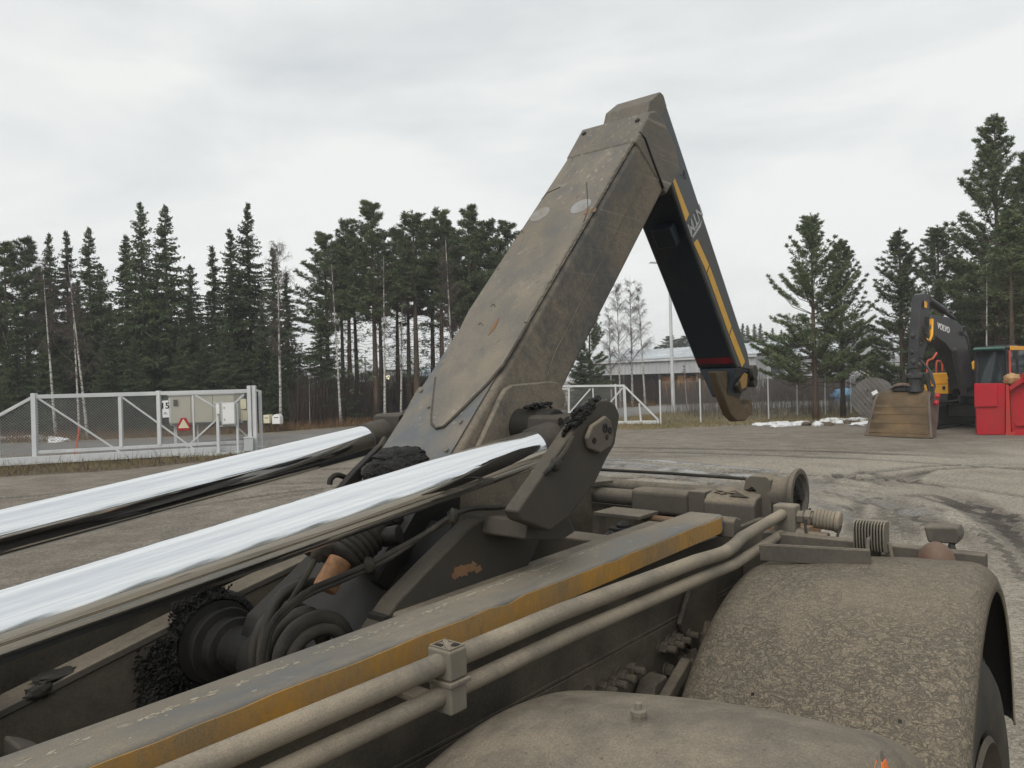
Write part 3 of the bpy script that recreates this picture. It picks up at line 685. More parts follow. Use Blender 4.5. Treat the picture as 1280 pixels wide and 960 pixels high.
# print near the knee, upside down since the jib is swung over
lc = PY(869, 274, -0.1005)
dx = Vector((PY(862.5, 286, -0.1)[0] - PY(877, 259, -0.1)[0], 0, PY(862.5, 286, -0.1)[1] - PY(877, 259, -0.1)[1])).normalized()
dy = Vector((dx.z, 0, -dx.x))
if dy.z > 0: dy = -dy
lm = text_mesh('NTM', 0.078, 0.0006, 0.1, 0.001)
lo = obj('maker_print', lm, M['logo'], jib, 0, 0, 0)
zz = dx.cross(dy)
lo.matrix_local = frame_mat(Vector((lc[0], -0.1012, lc[1])), dx, dy, zz)
c0 = Vector((lc[0], -0.1010, lc[1]))
T('maker_swoosh', MB().extr([c0 - dx * 0.055 + dy * 0.040, c0 + dx * 0.075 + dy * 0.034, c0 + dx * 0.075 + dy * 0.044, c0 - dx * 0.02 + dy * 0.052], (0, 0.0004, 0)), 'logo', jib, bevel=0)
mb = MB(); rr = random.Random(9)
for k in range(24):
    a, q = rr.uniform(0, 6.28), rr.uniform(0.2, 1)
    p = PY(855 + 4 * q * math.cos(a), 219 + 10 * q * math.sin(a), -0.1006)
    mb.lathe((p[0], -0.1008, p[1]), (0, -1, 0), [(0, rr.uniform(0.002, 0.005)), (0.0004, 0.002), (0.0004, 0)], 6)
tag(T('paint_chips', mb, 'dark', jib, bevel=0), kind='stuff')
p = PY(838, 199, -0.1005)
T('jib_bolt_hole', MB().lathe((p[0], -0.1004, p[1]), (0, -1, 0), [(0, 0.010), (0.001, 0.010), (0.001, 0)], 12), 'grease', jib, bevel=0)
# hook
nose = [I1, J2, (J2[0] - 0.015, J2[1] - 0.075), PY(921, 492, -0.045), PY(906, 490, -0.045), (I1[0] + 0.01, I1[1] - 0.06)]
nb0, nb1 = PY(903, 496, -0.03), PY(920, 501, -0.03)
vs = []
for (x, z), w_ in ((I1, .097), (J2, .097), (nb1, .034), (nb0, .034)): vs += [(x, -w_ - (.012 if w_ < .05 else 0), z), (x, w_ - (.012 if w_ < .05 else 0), z)]
T('jib_nose', MB().add(vs, [(0, 2, 4, 6), (1, 7, 5, 3), (0, 1, 3, 2), (2, 3, 5, 4), (4, 5, 7, 6), (6, 7, 1, 0)]), 'jib', jib, bevel=0.006)
hk = [(891, 464), (912, 464), (914, 476), (919, 492), (924, 504), (928, 508), (932, 505), (933, 499), (936, 499), (938, 508), (936, 518), (929, 526), (918, 527), (910, 519), (903, 500), (896, 482)]
T('hook', MB().prism([PY(x, y, -0.035) for x, y in hk], -0.050, -0.004), 'hookmetal', jib, bevel=0.010, seg=3)
T('hook_wear_pad', MB().prism([PY(x, y, -0.051) for x, y in [(899, 470), (908, 469), (913, 483), (906, 486)]], -0.052, -0.0505), 'hookmetal', jib, bevel=0)
lt = PY(934, 472, -0.08)
T('hook_latch', MB().prism([PY(x, y, -0.08) for x, y in [(921, 482), (927, 464), (934, 461), (938, 470), (932, 488), (925, 492)]], -0.085, 0.02), 'dark2', jib, bevel=0.006)
T('latch_roller', MB().cyl((lt[0] + 0.03, -0.11, lt[1] + 0.025), (lt[0] + 0.03, 0.0, lt[1] + 0.025), 0.035, None, 16).cyl((lt[0] + 0.055, -0.10, lt[1] - 0.02), (lt[0] + 0.055, 0.0, lt[1] - 0.02), 0.028, None, 16), 'dark2', jib, bevel=0.003)
T('latch_plate', MB().prism([PY(x, y, -0.09) for x, y in [(925, 476), (930, 466), (934, 468), (932, 484), (927, 486)]], -0.093, -0.0865), 'yellow', jib, bevel=0)

# ---- arm foot: doubler plates, cheeks, trunnion blocks
dbl = [(1.30, 1.33), (1.50, 1.575), (1.555, 1.645), (1.645, 1.762), (1.662, 1.778), (1.69, 1.789), (1.88, 1.796), (1.915, 1.790), (1.935, 1.772), (1.955, 1.736), (1.60, 1.345), (1.42, 1.25)]
for y0, y1, pu in ((-0.169, -0.1515, 0.0), (0.1515, 0.176, 0.016)):
    T('doubler_plate', MB().prism([(x - pu * .72, z + pu * .69) if k < 5 else (x, z) for k, (x, z) in enumerate(dbl)], y0, y1), 'arm_side', arm, bevel=0.006, seg=3)
for sgn in (-1, 1):
    def yy(a, b): return (a, b) if sgn < 0 else (-b, -a)
    T('trunnion_tube', MB().cyl((1.72, sgn * 0.16, 1.668), (1.72, sgn * 0.30, 1.668), 0.052, None, 28), 'dark', arm, bevel=0.006)
    T('trunnion_block', MB().prism([(1.625, 1.575), (1.640, 1.698), (1.655, 1.704), (1.795, 1.704), (1.80, 1.60), (1.70, 1.54)], *yy(-0.380, -0.258)), 'dark2', arm, bevel=0.004)
    y0, y1 = yy(-0.464, -0.424)
    if sgn > 0: continue
    cl = T('clevis_plate', MB().prism([(1.785, 1.700), (1.765, 1.728), (1.730, 1.744), (1.685, 1.744), (1.632, 1.722), (1.335, 1.506), (1.350, 1.482), (1.458, 1.440), (1.54, 1.462), (1.66, 1.535), (1.715, 1.590), (1.755, 1.622)], y0, y1), 'dark2', arm, bevel=0.006)
    yo = -0.466 if sgn < 0 else 0.466
    T('pin_cap', MB().extr([(1.600, yo, 1.652), (1.612, yo, 1.622), (1.660, yo, 1.607), (1.715, yo, 1.622), (1.728, yo, 1.650), (1.712, yo, 1.690), (1.690, yo, 1.704), (1.665, yo, 1.695), (1.625, yo, 1.683)], (0, sgn * 0.014, 0)), 'frame', cl, bevel=0.006)
    for x, z, r in ((1.628, 1.643, 0.008), (1.680, 1.672, 0.012), (1.703, 1.664, 0.009), (1.688, 1.648, 0.006)):
        T('cap_screw', MB().lathe((x, yo + sgn * 0.0145, z), (0, sgn, 0), [(0, r), (0.0015, r), (0.0015, 0)], 12), 'grease', cl, bevel=0)
k_ = (1.56 - 0.515) / (1.56 - 0.45)
for o_ in [q for q in arm.children if q.name.startswith('clevis_plate')]:
    for q in [o_] + list(o_.children): q.data.transform(Matrix(((k_, 0, 0, 0), (0, 1, 0, -0.065), (0, 0, k_, 1.8 * (1 - k_)), (0, 0, 0, 1))))
T('block_bore', MB().lathe(P3(700.5, 527, -0.3812), (0, -1, 0), [(-0.001, 0.011), (0.0012, 0.011), (0.0012, 0)], 14), 'grease', arm, bevel=0)
mb = MB(); rr = random.Random(31)
def smear(p0, p1, y0, y1, n, r0):
    for k in range(n):
        t = rr.random(); r = r0 * rr.uniform(.35, .75); y = y0 + (y1 - y0) * rr.random()
        a = PY(p0[0] + (p1[0] - p0[0]) * t + rr.uniform(-3, 3), p0[1] + (p1[1] - p0[1]) * t + rr.uniform(-3, 3), y)
        mb.blob((a[0], y, a[1]), (r * 1.5, r * .8, r * .7), k + len(mb.v) % 97, .3, 9, 6, 3)
smear((706, 542), (722, 516), -.501, -.517, 60, .011)
smear((720, 518), (748, 500), -.490, -.523, 120, .015)
smear((716, 534), (742, 506), -.528, -.532, 70, .010)
smear((655, 509), (690, 506), -.20, -.25, 40, .010)
tag(T('grease_lumps', mb, 'grease', arm, bevel=0, smooth=60), kind='stuff')
# near and far cheek plates of the foot
ck = [PY(x, y, -0.36) for x, y in [(497, 752), (545, 702), (575, 672), (592, 655), (606, 649), (630, 648), (655, 652)]] + [(1.56, 1.40), (1.43, 1.25), (1.25, 1.06), (0.96, 1.06), (0.96, 1.26)]
T('cheek_plate', MB().prism(ck, -0.36, -0.305), 'dark2', arm, bevel=0.006)
T('cheek_bracket', MB().prism([(1.33, 1.445), (1.345, 1.487), (1.50, 1.472), (1.53, 1.43), (1.47, 1.418)], -0.4885, -0.29), 'dark2', arm, bevel=0.006)
ck2 = [PY(x, y, 0.10) for x, y in [(318, 770), (370, 720), (430, 657), (492, 600), (500, 560)]] + [(1.62, 1.60), (1.45, 1.20), (1.1, 1.0), (0.99, 1.05), (1.0, 1.21)]
T('cheek_plate', MB().prism(ck2, 0.08, 0.135), 'dark', arm, bevel=0.006)
T('foot_cross_plate', MB().extr([(1.06, -0.30, 1.24), (1.06, 0.08, 1.24), (1.30, 0.08, 1.47), (1.30, -0.30, 1.47)], (0.02, 0, -0.02)), 'dark', arm, bevel=0.004)
T('foot_cross_tube', MB().cyl((1.05, -0.305, 1.17), (1.05, 0.08, 1.17), 0.075, None, 24), 'dark', arm, bevel=0.004)
rr = random.Random(12)
for px, py, rx_, rz_ in ((578, 713, .030, .017), (590, 709, .020, .014), (598, 711, .012, .009), (570, 719, .016, .010)):
    c = PY(px, py, -0.3602); pl = []
    for k in range(18):
        a = 2 * math.pi * k / 18; q = rr.uniform(.6, 1.15); pl.append((c[0] + rx_ * q * math.cos(a), c[1] + rz_ * q * math.sin(a)))
    T('rust_patch', MB().prism(pl, -0.3602 - .0003 * (px % 5 + 1), -0.3601), 'rust', arm, bevel=0)
T('foot_gusset', MB().prism([(1.12, 1.36), (1.30, 1.55), (1.42, 1.62), (1.40, 1.46), (1.22, 1.28)], -0.225, -0.20), 'dark', arm, bevel=0.004)
mb = MB()
for k, (px, py, rx, ry, rz) in enumerate([(497, 572, .055, .075, .030), (512, 570, .045, .055, .026), (484, 584, .050, .055, .032), (505, 584, .055, .060, .034), (474, 592, .045, .045, .034), (492, 590, .05, .05, .036), (520, 576, .035, .04, .020)]):
    mb.blob(face_pt(px, py, 0.010), (rx, ry, rz), k + 20, 0.16, 30, 22, 3.2)
tag(T('grease_lumps', mb, 'grease', arm, bevel=0, smooth=60), kind='stuff')
T('lifting_link', MB().tube([(lambda a: (a[0], 0.2, a[1]))(PY(*q, 0.2)) for q in [(482, 548), (470, 568), (458, 590), (450, 606)]], 0.011, 8), 'dark2', arm, bevel=0)
T('link_knuckle', MB().blob((lambda a: (a[0], 0.2, a[1]))(PY(458, 590, 0.2)), (0.032, 0.03, 0.026), 7, 0.3), 'dark2', arm, bevel=0, smooth=60)

# ---- chrome rods with end collars, and their barrels ahead of the frame
for sgn in (-1, 1):
    a = Vector((1.605, sgn * 0.335, 1.627)); d = Vector((1, 0, 0.1195)).normalized()
    rod = T('cylinder_rod', MB().cyl(a - d * 2.6, a - d * .02, 0.0495, None, 64), 'chrome', bevel=0, smooth=60)
    T('rod_collar', MB().lathe(a - d * 0.030, d, [(-0.012, 0.0), (-0.012, 0.0500), (-0.010, 0.0540), (0.02, 0.0540), (0.025, 0.0565), (0.09, 0.0565)], 40), 'dark2', rod, bevel=0)
    T('cylinder_barrel', MB().cyl(a - d * 3.6, a - d * 2.2, 0.075, None, 40), 'chassis', bevel=0.004)

# ---- inclined tilt frame beam on the far side with the greased pivot
tp = [PY(x, y, 0.30) for x, y in [(0, 887), (271, 752), (359, 707)]]
sl_ = (tp[2][1] - tp[0][1]) / (tp[2][0] - tp[0][0])
z0 = tp[0][1] - sl_ * tp[0][0]
def zz_(x): return z0 + sl_ * x
T('tilt_frame', MB().prism([(-0.3, zz_(-0.3) - 0.02), (1.05, zz_(1.05) - 0.02), (1.55, zz_(1.55) - 0.03), (1.55, 1.0), (-0.3, 0.80)], 0.30, 0.318), 'brownplate', bevel=0.002)
T('tilt_frame_flange', MB().prism([(-0.3, zz_(-0.3) - 0.0185), (-0.3, zz_(-0.3)), (1.05, zz_(1.05)), (1.55, zz_(1.55) - 0.012), (1.55, zz_(1.55) - 0.0285), (1.05, zz_(1.05) - 0.0185)], 0.296, 0.378), 'frame', bevel=0.003)
x1 = 1.02
T('flange_weld', MB().tube([(x1, 0.296, zz_(x1) - 0.006), (x1 - 0.004, 0.30, zz_(x1) + 0.002), (x1 + 0.004, 0.335, zz_(x1) + 0.002), (x1, 0.376, zz_(x1) + 0.002)], 0.004, 6), 'dark', bevel=0)
T('flange_mud', MB().blob((0.66, 0.325, zz_(0.66) + 0.003), (0.05, 0.028, 0.012), 4, 0.4).blob((0.62, 0.30, zz_(0.62) - 0.004), (0.03, 0.012, 0.014), 8, 0.5), 'dark2', bevel=0, smooth=60)
hx, hz = 1.02, 1.155
T('pivot_hub', MB().lathe((hx, 0.296, hz), (0, -1, 0), [(0, 0.0), (0, 0.105), (0.022, 0.105), (0.027, 0.080), (0.05, 0.080), (0.054, 0.092), (0.066, 0.092), (0.070, 0.068), (0.095, 0.068), (0.10, 0.076), (0.112, 0.076), (0.118, 0.056), (0.22, 0.054), (0.23, 0.074), (0.42, 0.078), (0.425, 0.070), (0.425, 0.0)], 40), 'oily_shaded', bevel=0.003)
mb = MB(); rr = random.Random(5)
mb.lathe((hx, 0.296, hz), (0, -1, 0), [(0, 0.128), (0.012, 0.125), (0.024, 0.118), (0.024, 0.108), (0.0, 0.104)], 40)
for k, (dx_, dz_, r1, r2) in enumerate(((-.13, -.06, .05, .09), (-.15, -.13, .05, .08), (-.10, -.15, .06, .07), (-.06, .11, .05, .04))):
    mb.blob((hx + dx_, .294, hz + dz_), (r1, .016, r2), k + 5, .25, 16, 12, 4)
tag(T('grease_lumps', mb, 'grease', bevel=0, smooth=60), kind='stuff')
fz = [] ; rg = np.random.default_rng(6)
a = rg.uniform(2.2, 6.6, 1500); r = .104 + (.03 + .028 * np.sin(a * 5 + 1) * np.sin(a * 2.3)) * rg.random(1500) * 1.6
pb_ = np.stack([hx + r * np.sin(a), .296 - rg.uniform(.0, .024, 1500), hz + r * np.cos(a)], 1)
m_ = rg.random(900); pb2 = np.stack([hx - rg.uniform(.07, .20, 900), np.full(900, .292), hz + rg.uniform(-.22, .03, 900)], 1)
pb_ = np.concatenate([pb_, pb2]); dv_ = np.stack([pb_[:, 0] - hx, np.full(len(pb_), -.06), pb_[:, 2] - hz], 1) + rg.normal(0, .05, (len(pb_), 3))

# ---- hoses, bellows and pin in the foot
def smooth3(P, n=6):
    o = []
    for i in range(len(P) - 1):
        p0, p1, p2, p3 = P[max(i - 1, 0)], P[i], P[i + 1], P[min(i + 2, len(P) - 1)]
        for k in range(n):
            t = k / n; o.append(0.5 * ((2 * p1) + (p2 - p0) * t + (2 * p0 - 5 * p1 + 4 * p2 - p3) * t * t + (3 * p1 - p0 - 3 * p2 + p3) * t ** 3))
    return o + [P[-1]]
def PT(pts, y): return smooth3([P3(a, b, c if c is not None else y) for a, b, c in [(q + (None,))[:3] if len(q) == 2 else q for q in pts]])
T('thick_hose', MB().tube(PT([(333, 850), (332, 820), (342, 793), (362, 775), (383, 768), (393, 775), (404, 800)], -0.20), 0.0175, 12), 'hose', bevel=0, smooth=70)
T('thick_hose', MB().tube(PT([(349, 850), (352, 815), (368, 788), (392, 774), (410, 773), (424, 780), (434, 796)], -0.25), 0.0165, 12), 'hose', bevel=0, smooth=70)
T('thick_hose', MB().tube(PT([(327, 840), (330, 800), (338, 768), (352, 745), (372, 733), (395, 728), (412, 724)], -0.12), 0.013, 10), 'hose', bevel=0, smooth=70)
T('thin_hose', MB().tube(PT([(326, 842, -0.3), (331, 800, -0.3), (345, 772, -0.3), (366, 753, -0.3), (392, 735, -0.3), (420, 723, -0.31), (455, 708, -0.33), (490, 690, -0.35), (530, 668, -0.37), (563, 646, -0.375), (590, 636, -0.375), (625, 634, -0.38), (650, 626, -0.42), (665, 612, -0.47), (685, 588, -0.535), (705, 566, -0.540), (716, 546, -0.540)], -0.3), 0.0062, 8), 'hose', bevel=0, smooth=70)
T('thin_hose', MB().tube(PT([(330, 835, -0.3), (338, 790, -0.3), (356, 766, -0.3), (383, 745, -0.3), (420, 729, -0.31), (458, 712, -0.33), (488, 697, -0.35), (520, 676, -0.365), (545, 660, -0.37), (562, 650, -0.37)], -0.3), 0.0058, 8), 'hose', bevel=0, smooth=70)
T('thick_hose', MB().tube(PT([(318, 845), (318, 812), (326, 784), (344, 764), (368, 757), (384, 766)], -0.06), 0.0125, 10), 'hose', bevel=0, smooth=70)
T('thick_hose', MB().tube(PT([(362, 850), (364, 822), (378, 800), (398, 788), (416, 788), (428, 798)], -0.27), 0.0125, 10), 'hose', bevel=0, smooth=70)

T('thin_hose', MB().tube(PT([(352, 770, -0.28), (372, 738, -0.27), (388, 710, -0.26), (398, 690, -0.25), (402, 672, -0.25)], -0.3), 0.0062, 8), 'hose', bevel=0, smooth=70)
for px, py, y in ((461, 706, -0.335), (566, 645, -0.38), (396, 694, -0.255), (695, 580, -0.540)):
    T('hose_tie', MB().blob(P3(px, py, y), (0.013, 0.012, 0.016), px, 0.35, 12, 8), 'hose', bevel=0, smooth=60)
b0, b1 = P3(425, 702, -0.20), P3(472, 652, -0.20)
ax = (b1 - b0); L = ax.length
T('rubber_bellows', MB().lathe(b0, ax, [(0, 0.0), (0, 0.040)] + [q for k in range(6) for q in ((0.008 + k * L * .11, 0.047), (0.008 + k * L * .11 + L * .035, 0.050), (0.008 + k * L * .11 + L * .07, 0.047), (0.008 + k * L * .11 + L * .085, 0.041))] + [(L * .72, 0.034), (L * .95, 0.030), (L, 0.0)], 30), 'hose', bevel=0, smooth=50)
T('bellows_plate', MB().extr([P3(393, 690, -0.2), P3(408, 680, -0.2), P3(452, 708, -0.2), P3(500, 712, -0.2), P3(492, 722, -0.2), P3(440, 712, -0.2)], (0, 0.10, 0)), 'dark2', bevel=0.004)
T('orange_pin', MB().cyl(P3(426, 700, -0.22), P3(405, 737, -0.22), 0.026, None, 24), 'rust2', bevel=0.003)
T('grease_nipple_block', MB().cyl(P3(478, 672, -0.22), P3(500, 668, -0.26), 0.022, None, 18), 'dark', bevel=0.004)
mb = MB()
for k, (px, py) in enumerate([(468, 662), (478, 652), (490, 648), (484, 664), (462, 668)]):
    mb.blob(P3(px, py, -0.17), (.03, .03, .028), k + 70, 0.4, 14, 10, 4)
tag(T('grease_lumps', mb, 'grease', bevel=0, smooth=60), kind='stuff')
T('side_link', MB().prism([PY(x, y, 0.20) for x, y in [(486, 552), (474, 556), (440, 590), (398, 640), (412, 648), (470, 600)]], 0.19, 0.215), 'dark', arm, bevel=0.005)
T('side_link', MB().tube(PT([(412, 606), (414, 598), (424, 594), (446, 604)], 0.23), 0.008, 8), 'dark', arm, bevel=0, smooth=60)
T('side_stop', MB().prism([PY(x, y, -0.33) for x, y in [(0, 915), (20, 918), (42, 925), (30, 940), (0, 948)]], -0.40, -0.34), 'dark2', bevel=0.006)

# ================================================================== GROUND
def smooth_path(pts, n=14):
    out = []
    P = [Vector((*p, 0)) for p in pts]
    for i in range(len(P) - 1):
        p0, p1, p2, p3 = P[max(i - 1, 0)], P[i], P[i + 1], P[min(i + 2, len(P) - 1)]
        for k in range(n):
            t = k / n
            out.append(0.5 * ((2 * p1) + (p2 - p0) * t + (2 * p0 - 5 * p1 + 4 * p2 - p3) * t * t + (3 * p1 - p0 - 3 * p2 + p3) * t ** 3))
    out.append(P[-1])
    return out
def gpx(*pts): return [(lambda p: (p.x, p.y))(gp(*q)) for q in pts]
# tyre tracks and sheen bands in the yard: (centre line, half width, depth, wetness, lightness, on wet ones a painted sheen)
tracks = [
    (gpx((700, 600), (900, 596), (1060, 606), (1180, 628), (1260, 660), (1300, 700)), .16, .020, .1, .0),
    (gpx((700, 612), (900, 607), (1040, 620), (1150, 645), (1225, 680), (1260, 720)), .15, .020, .1, .0),
    (gpx((1060, 690), (1068, 650), (1080, 622), (1110, 600), (1180, 588), (1290, 584)), .12, .016, .0, .1),
    (gpx((600, 562), (800, 566), (1000, 572), (1290, 588)), .18, .012, .3, .0),
    (gpx((500, 580), (640, 581), (760, 582), (900, 592), (1000, 603)), .42, .008, 1.0, .35),  # broad wet band, its sky sheen painted in as lightness
    (gpx((560, 571), (700, 573), (820, 577), (960, 590)), .22, .006, 1.0, .3),
    (gpx((520, 566), (640, 574), (760, 577), (880, 588), (1010, 606), (1150, 640)), .20, .022, .9, .5),
    (gpx((520, 574), (640, 583), (760, 590), (880, 600), (1000, 622), (1100, 660)), .16, .018, .8, .5),
    (gpx((300, 590), (480, 584), (640, 590), (760, 583), (900, 589), (1020, 596), (1150, 603), (1290, 622)), .14, .020, .0, .0),
    (gpx((300, 606), (480, 598), (640, 600), (760, 596), (900, 603), (1040, 612), (1150, 620), (1280, 650)), .13, .020, .0, .0),
    (gpx((900, 640), (1040, 600), (1120, 588), (1200, 583), (1300, 580)), .15, .016, .1, .4),
    (gpx((1150, 720), (1142, 680), (1130, 640), (1120, 610), (1160, 590)), .13, .022, .0, .0),
    (gpx((1120, 700), (1110, 660), (1104, 630), (1110, 600)), .10, .014, .0, .2),
    (gpx((1290, 720), (1270, 680), (1225, 640), (1150, 612), (1050, 597)), .17, .024, .0, .0),
    (gpx((1290, 690), (1250, 640), (1180, 612), (1080, 592)), .13, .018, .0, .1),
    (gpx((-20, 640), (150, 620), (330, 604), (470, 593)), .16, .020, .0, .0),
    (gpx((-20, 625), (150, 610), (330, 597), (470, 588)), .12, .018, .15, .1),
    (gpx((-20, 672), (180, 640), (340, 616), (480, 602)), .14, .020, .0, .0),
    (gpx((180, 720), (205, 690), (230, 660), (300, 630), (400, 612)), .13, .016, .0, .4),
    (gpx((760, 560), (900, 563), (1050, 566), (1250, 575)), .22, .010, .0, .0),
]
gx = np.concatenate([-np.geomspace(1, 684, 26)[::-1] - 16.0, np.arange(-16, 22.001, 0.095), 22 + np.geomspace(1, 680, 26)])
gy = np.concatenate([-np.geomspace(1, 120, 12)[::-1] + 3.0, np.arange(3, 30.001, 0.095), 30 + np.geomspace(1, 900, 30)])
XX, YY = np.meshgrid(gx, gy)
rng = np.random.default_rng(3)
def vnoise(x, y, s, seed):
    r = np.random.default_rng(seed).random((64, 64))
    u, v = x / s, y / s
    i, j = np.floor(u).astype(int), np.floor(v).astype(int)
    a, b = u - i, v - j
    a, b = a * a * (3 - 2 * a), b * b * (3 - 2 * b)
    i, j = i % 64, j % 64; i1, j1 = (i + 1) % 64, (j + 1) % 64
    return (r[i, j] * (1 - a) + r[i1, j] * a) * (1 - b) + (r[i, j1] * (1 - a) + r[i1, j1] * a) * b
Z = (vnoise(XX, YY, 3.7, 1) - .5) * .06 + (vnoise(XX, YY, 1.1, 2) - .5) * .022 + (vnoise(XX, YY, .33, 3) - .5) * .012
rut = np.zeros_like(Z); wet = np.zeros_like(Z); lite = np.zeros_like(Z); tu = np.zeros_like(Z); tb = np.full_like(Z, 9.0)
for pts, hw, dep, wt, lt_ in tracks:
    P = smooth_path(pts)
    D = np.full_like(Z, 99.0); SS = np.zeros_like(Z); sacc = 0.0
    for a, b in zip(P[:-1], P[1:]):
        d = b - a; L = d.length
        if L < 1e-6: continue
        t = np.clip(((XX - a.x) * d.x + (YY - a.y) * d.y) / (L * L), 0, 1)
        q = np.hypot(XX - a.x - t * d.x, YY - a.y - t * d.y)
        m = q < D
        D[m] = q[m]; SS[m] = (sacc + t * L)[m]; sacc += L
    wob = hw * (0.8 + 0.5 * vnoise(XX, YY, .8, 11))
    prof = np.clip(1.3 - D / wob, 0, 1); prof = prof * prof * (3 - 2 * prof)
    rim = np.exp(-((D - wob * 1.45) / (wob * .35)) ** 2)
    brk = np.clip(vnoise(XX, YY, 1.9, 17) * 1.6 - .05, 0, 1)
    Z += -dep * prof * (0.5 + brk * .6) + dep * .7 * rim * brk
    rut = np.maximum(rut, prof * brk); wet = np.maximum(wet, wt * prof * brk)
    lite = np.maximum(lite, np.maximum(lt_ * prof, .35 * rim * brk))
    m = D < tb; tb[m] = D[m]; tu[m] = SS[m]
mud = np.clip((XX + 1.5 - (vnoise(XX, YY, 2.3, 41) - .5) * 3) / 3.0, 0, 1) * np.clip((17.0 + .10 * XX - YY + (vnoise(XX, YY, 1.6, 42) - .5) * 3.0) / 2.0, 0, 1)
far = np.maximum.reduce([np.zeros_like(Z), (np.abs(XX - 3) - 19) / 3, (YY - 30) / 3, (3 - YY) / 3])
fade = np.clip(1 - far, 0, 1)
Z *= fade
Z[YY > 30] -= 0.0
ny, nx = Z.shape
me = bpy.data.meshes.new('ground')
idx = np.arange(nx * ny).reshape(ny, nx)
q = np.stack([idx[:-1, :-1], idx[:-1, 1:], idx[1:, 1:], idx[1:, :-1]], -1).reshape(-1, 4)
me.vertices.add(nx * ny); me.vertices.foreach_set('co', np.stack([XX, YY, Z], -1).astype(np.float32).ravel())
me.loops.add(q.size); me.loops.foreach_set('vertex_index', q.ravel().astype(np.int32))
me.polygons.add(len(q)); me.polygons.foreach_set('loop_start', np.arange(0, q.size, 4, dtype=np.int32)); me.polygons.foreach_set('loop_total', np.full(len(q), 4, np.int32))
me.update(); me.validate()
for nm, ar in (('rut', rut * fade), ('wet', wet * fade), ('lite', lite * fade), ('along', tu), ('mud', mud)):
    a = me.attributes.new(nm, 'FLOAT', 'POINT'); a.data.foreach_set('value', ar.astype(np.float32).ravel())
def ground_z(x, y):
    i = int(np.clip(np.searchsorted(gx, x), 1, nx - 1)); j = int(np.clip(np.searchsorted(gy, y), 1, ny - 1))
    return float(Z[j, i])
def m_gravel():
    t = NT('packed_gravel')
    big = t.noise(0.35, 5, 0.6, 0.3); mid = t.noise(1.8, 6, 0.65, 0.4); peb = t.voro(42); fine = t.noise(75, 4, 0.7); fine2 = t.noise(24, 5, 0.75)
    stretch = t.noise(1.0, 5, 0.6, 0.6, t.mapping((0.5, 2.6, 1), (0, 0, R_(-6))))
    c = t.mix(t.ramp(mid, (0.32, 0.0), (0.68, 1.0)), (0.168, 0.144, 0.116), (0.275, 0.243, 0.198))
    c = t.mix(t.ramp(big, (0.35, 0.0), (0.65, 1.0)), c, t.mix(1.0, c, (0.80, 0.78, 0.76), 'MULTIPLY'))
    c = t.mix(t.math('MULTIPLY', t.ramp(stretch, (0.5, 0.0), (0.68, 1.0)), 0.5), c, (0.125, 0.108, 0.090))
    rut_, wet_, lite_ = t.attr('rut'), t.attr('wet'), t.attr('lite')
    c = t.mix(t.math('MULTIPLY', t.attr('mud'), t.ramp(t.noise(0.9, 5, 0.62, 0.5), (0.30, 0.45), (0.60, 1.0))), c, (0.325, 0.288, 0.232))
    c = t.mix(t.math('MULTIPLY', lite_, t.ramp(fine2, (0.35, 0.3), (0.6, 1.0))), c, (0.33, 0.305, 0.262))  # pale track rims, plus the sheen of wet bands put into the colour
    c = t.mix(t.math('MULTIPLY', rut_, t.ramp(mid, (0.3, 0.55), (0.7, 0.95))), c, t.mix(lite_, (0.070, 0.058, 0.046), (0.24, 0.212, 0.172)))
    c = t.mix(t.math('MULTIPLY', wet_, 0.5), c, (0.075, 0.066, 0.056))
    c = t.mix(1.0, c, t.ramp(fine, (0.30, 0.45), (0.70, 1.6)), 'MULTIPLY')
    c = t.mix(1.0, c, t.ramp(fine2, (0.32, 0.55), (0.68, 1.42)), 'MULTIPLY')
    ch = t.math('SINE', t.math('MULTIPLY', t.attr('along'), 42.0), 0)
    h = t.math('ADD', t.math('MULTIPLY', fine, 0.5), t.math('MULTIPLY', fine2, 0.9))
    h = t.math('ADD', h, t.math('MULTIPLY', peb, 0.4))
    h = t.math('ADD', h, t.math('MULTIPLY', t.math('MULTIPLY', ch, rut_), 0.55))
    wf = t.math('MULTIPLY', wet_, t.ramp(mid, (0.36, 0.25), (0.50, 1.0)), True)
    r = t.mix(wf, (0.95, 0.95, 0.95), (0.14, 0.14, 0.14))
    n = t.N.new('ShaderNodeBump'); n.inputs['Distance'].default_value = 0.03
    t.lk(h, n.inputs['Height']); t.lk(t.math('SUBTRACT', 0.85, t.math('MULTIPLY', wf, 0.8)), n.inputs['Strength'])
    return t.set(c, r, 0, n.outputs['Normal'], 0.4)
M['gravel'] = m_gravel()
tag(obj('ground', me, M['gravel'], None, 0, 0, 60), kind='structure')
for a in ():
    pass

# asphalt road that passes behind the sliding gate and on behind the fence
def ribbon(name, left, right, z, mat, nsub=10, crown=0.03, K=7, jit=0.0):
    A, B = smooth_path(left, nsub), smooth_path(right, nsub); vs, fs = [], []
    n = min(len(A), len(B)); rr = random.Random(n)
    for i in range(n):
        j1, j2 = rr.uniform(-jit, jit), rr.uniform(-jit, jit)
        for k in range(K):
            p = A[i].lerp(B[i], k / (K - 1)); y = p.y + j1 * (1 - k / (K - 1)) + j2 * k / (K - 1)
            e = k in (0, K - 1)
            g = max(ground_z(p.x + u, y + v) for u in (-.1, .1) for v in (-.1, .1))
            vs.append((p.x, y, g - 0.012 if e else g + z + crown * math.sin(math.pi * k / (K - 1))))
    for i in range(n - 1):
        for k in range(K - 1): fs.append((i * K + k, i * K + k + 1, (i + 1) * K + k + 1, (i + 1) * K + k))
    return tag(MB().add(vs, fs).build(name, M[mat] if isinstance(mat, str) else mat, None, 0, 2, 60), kind='structure')
M['asphalt'] = None
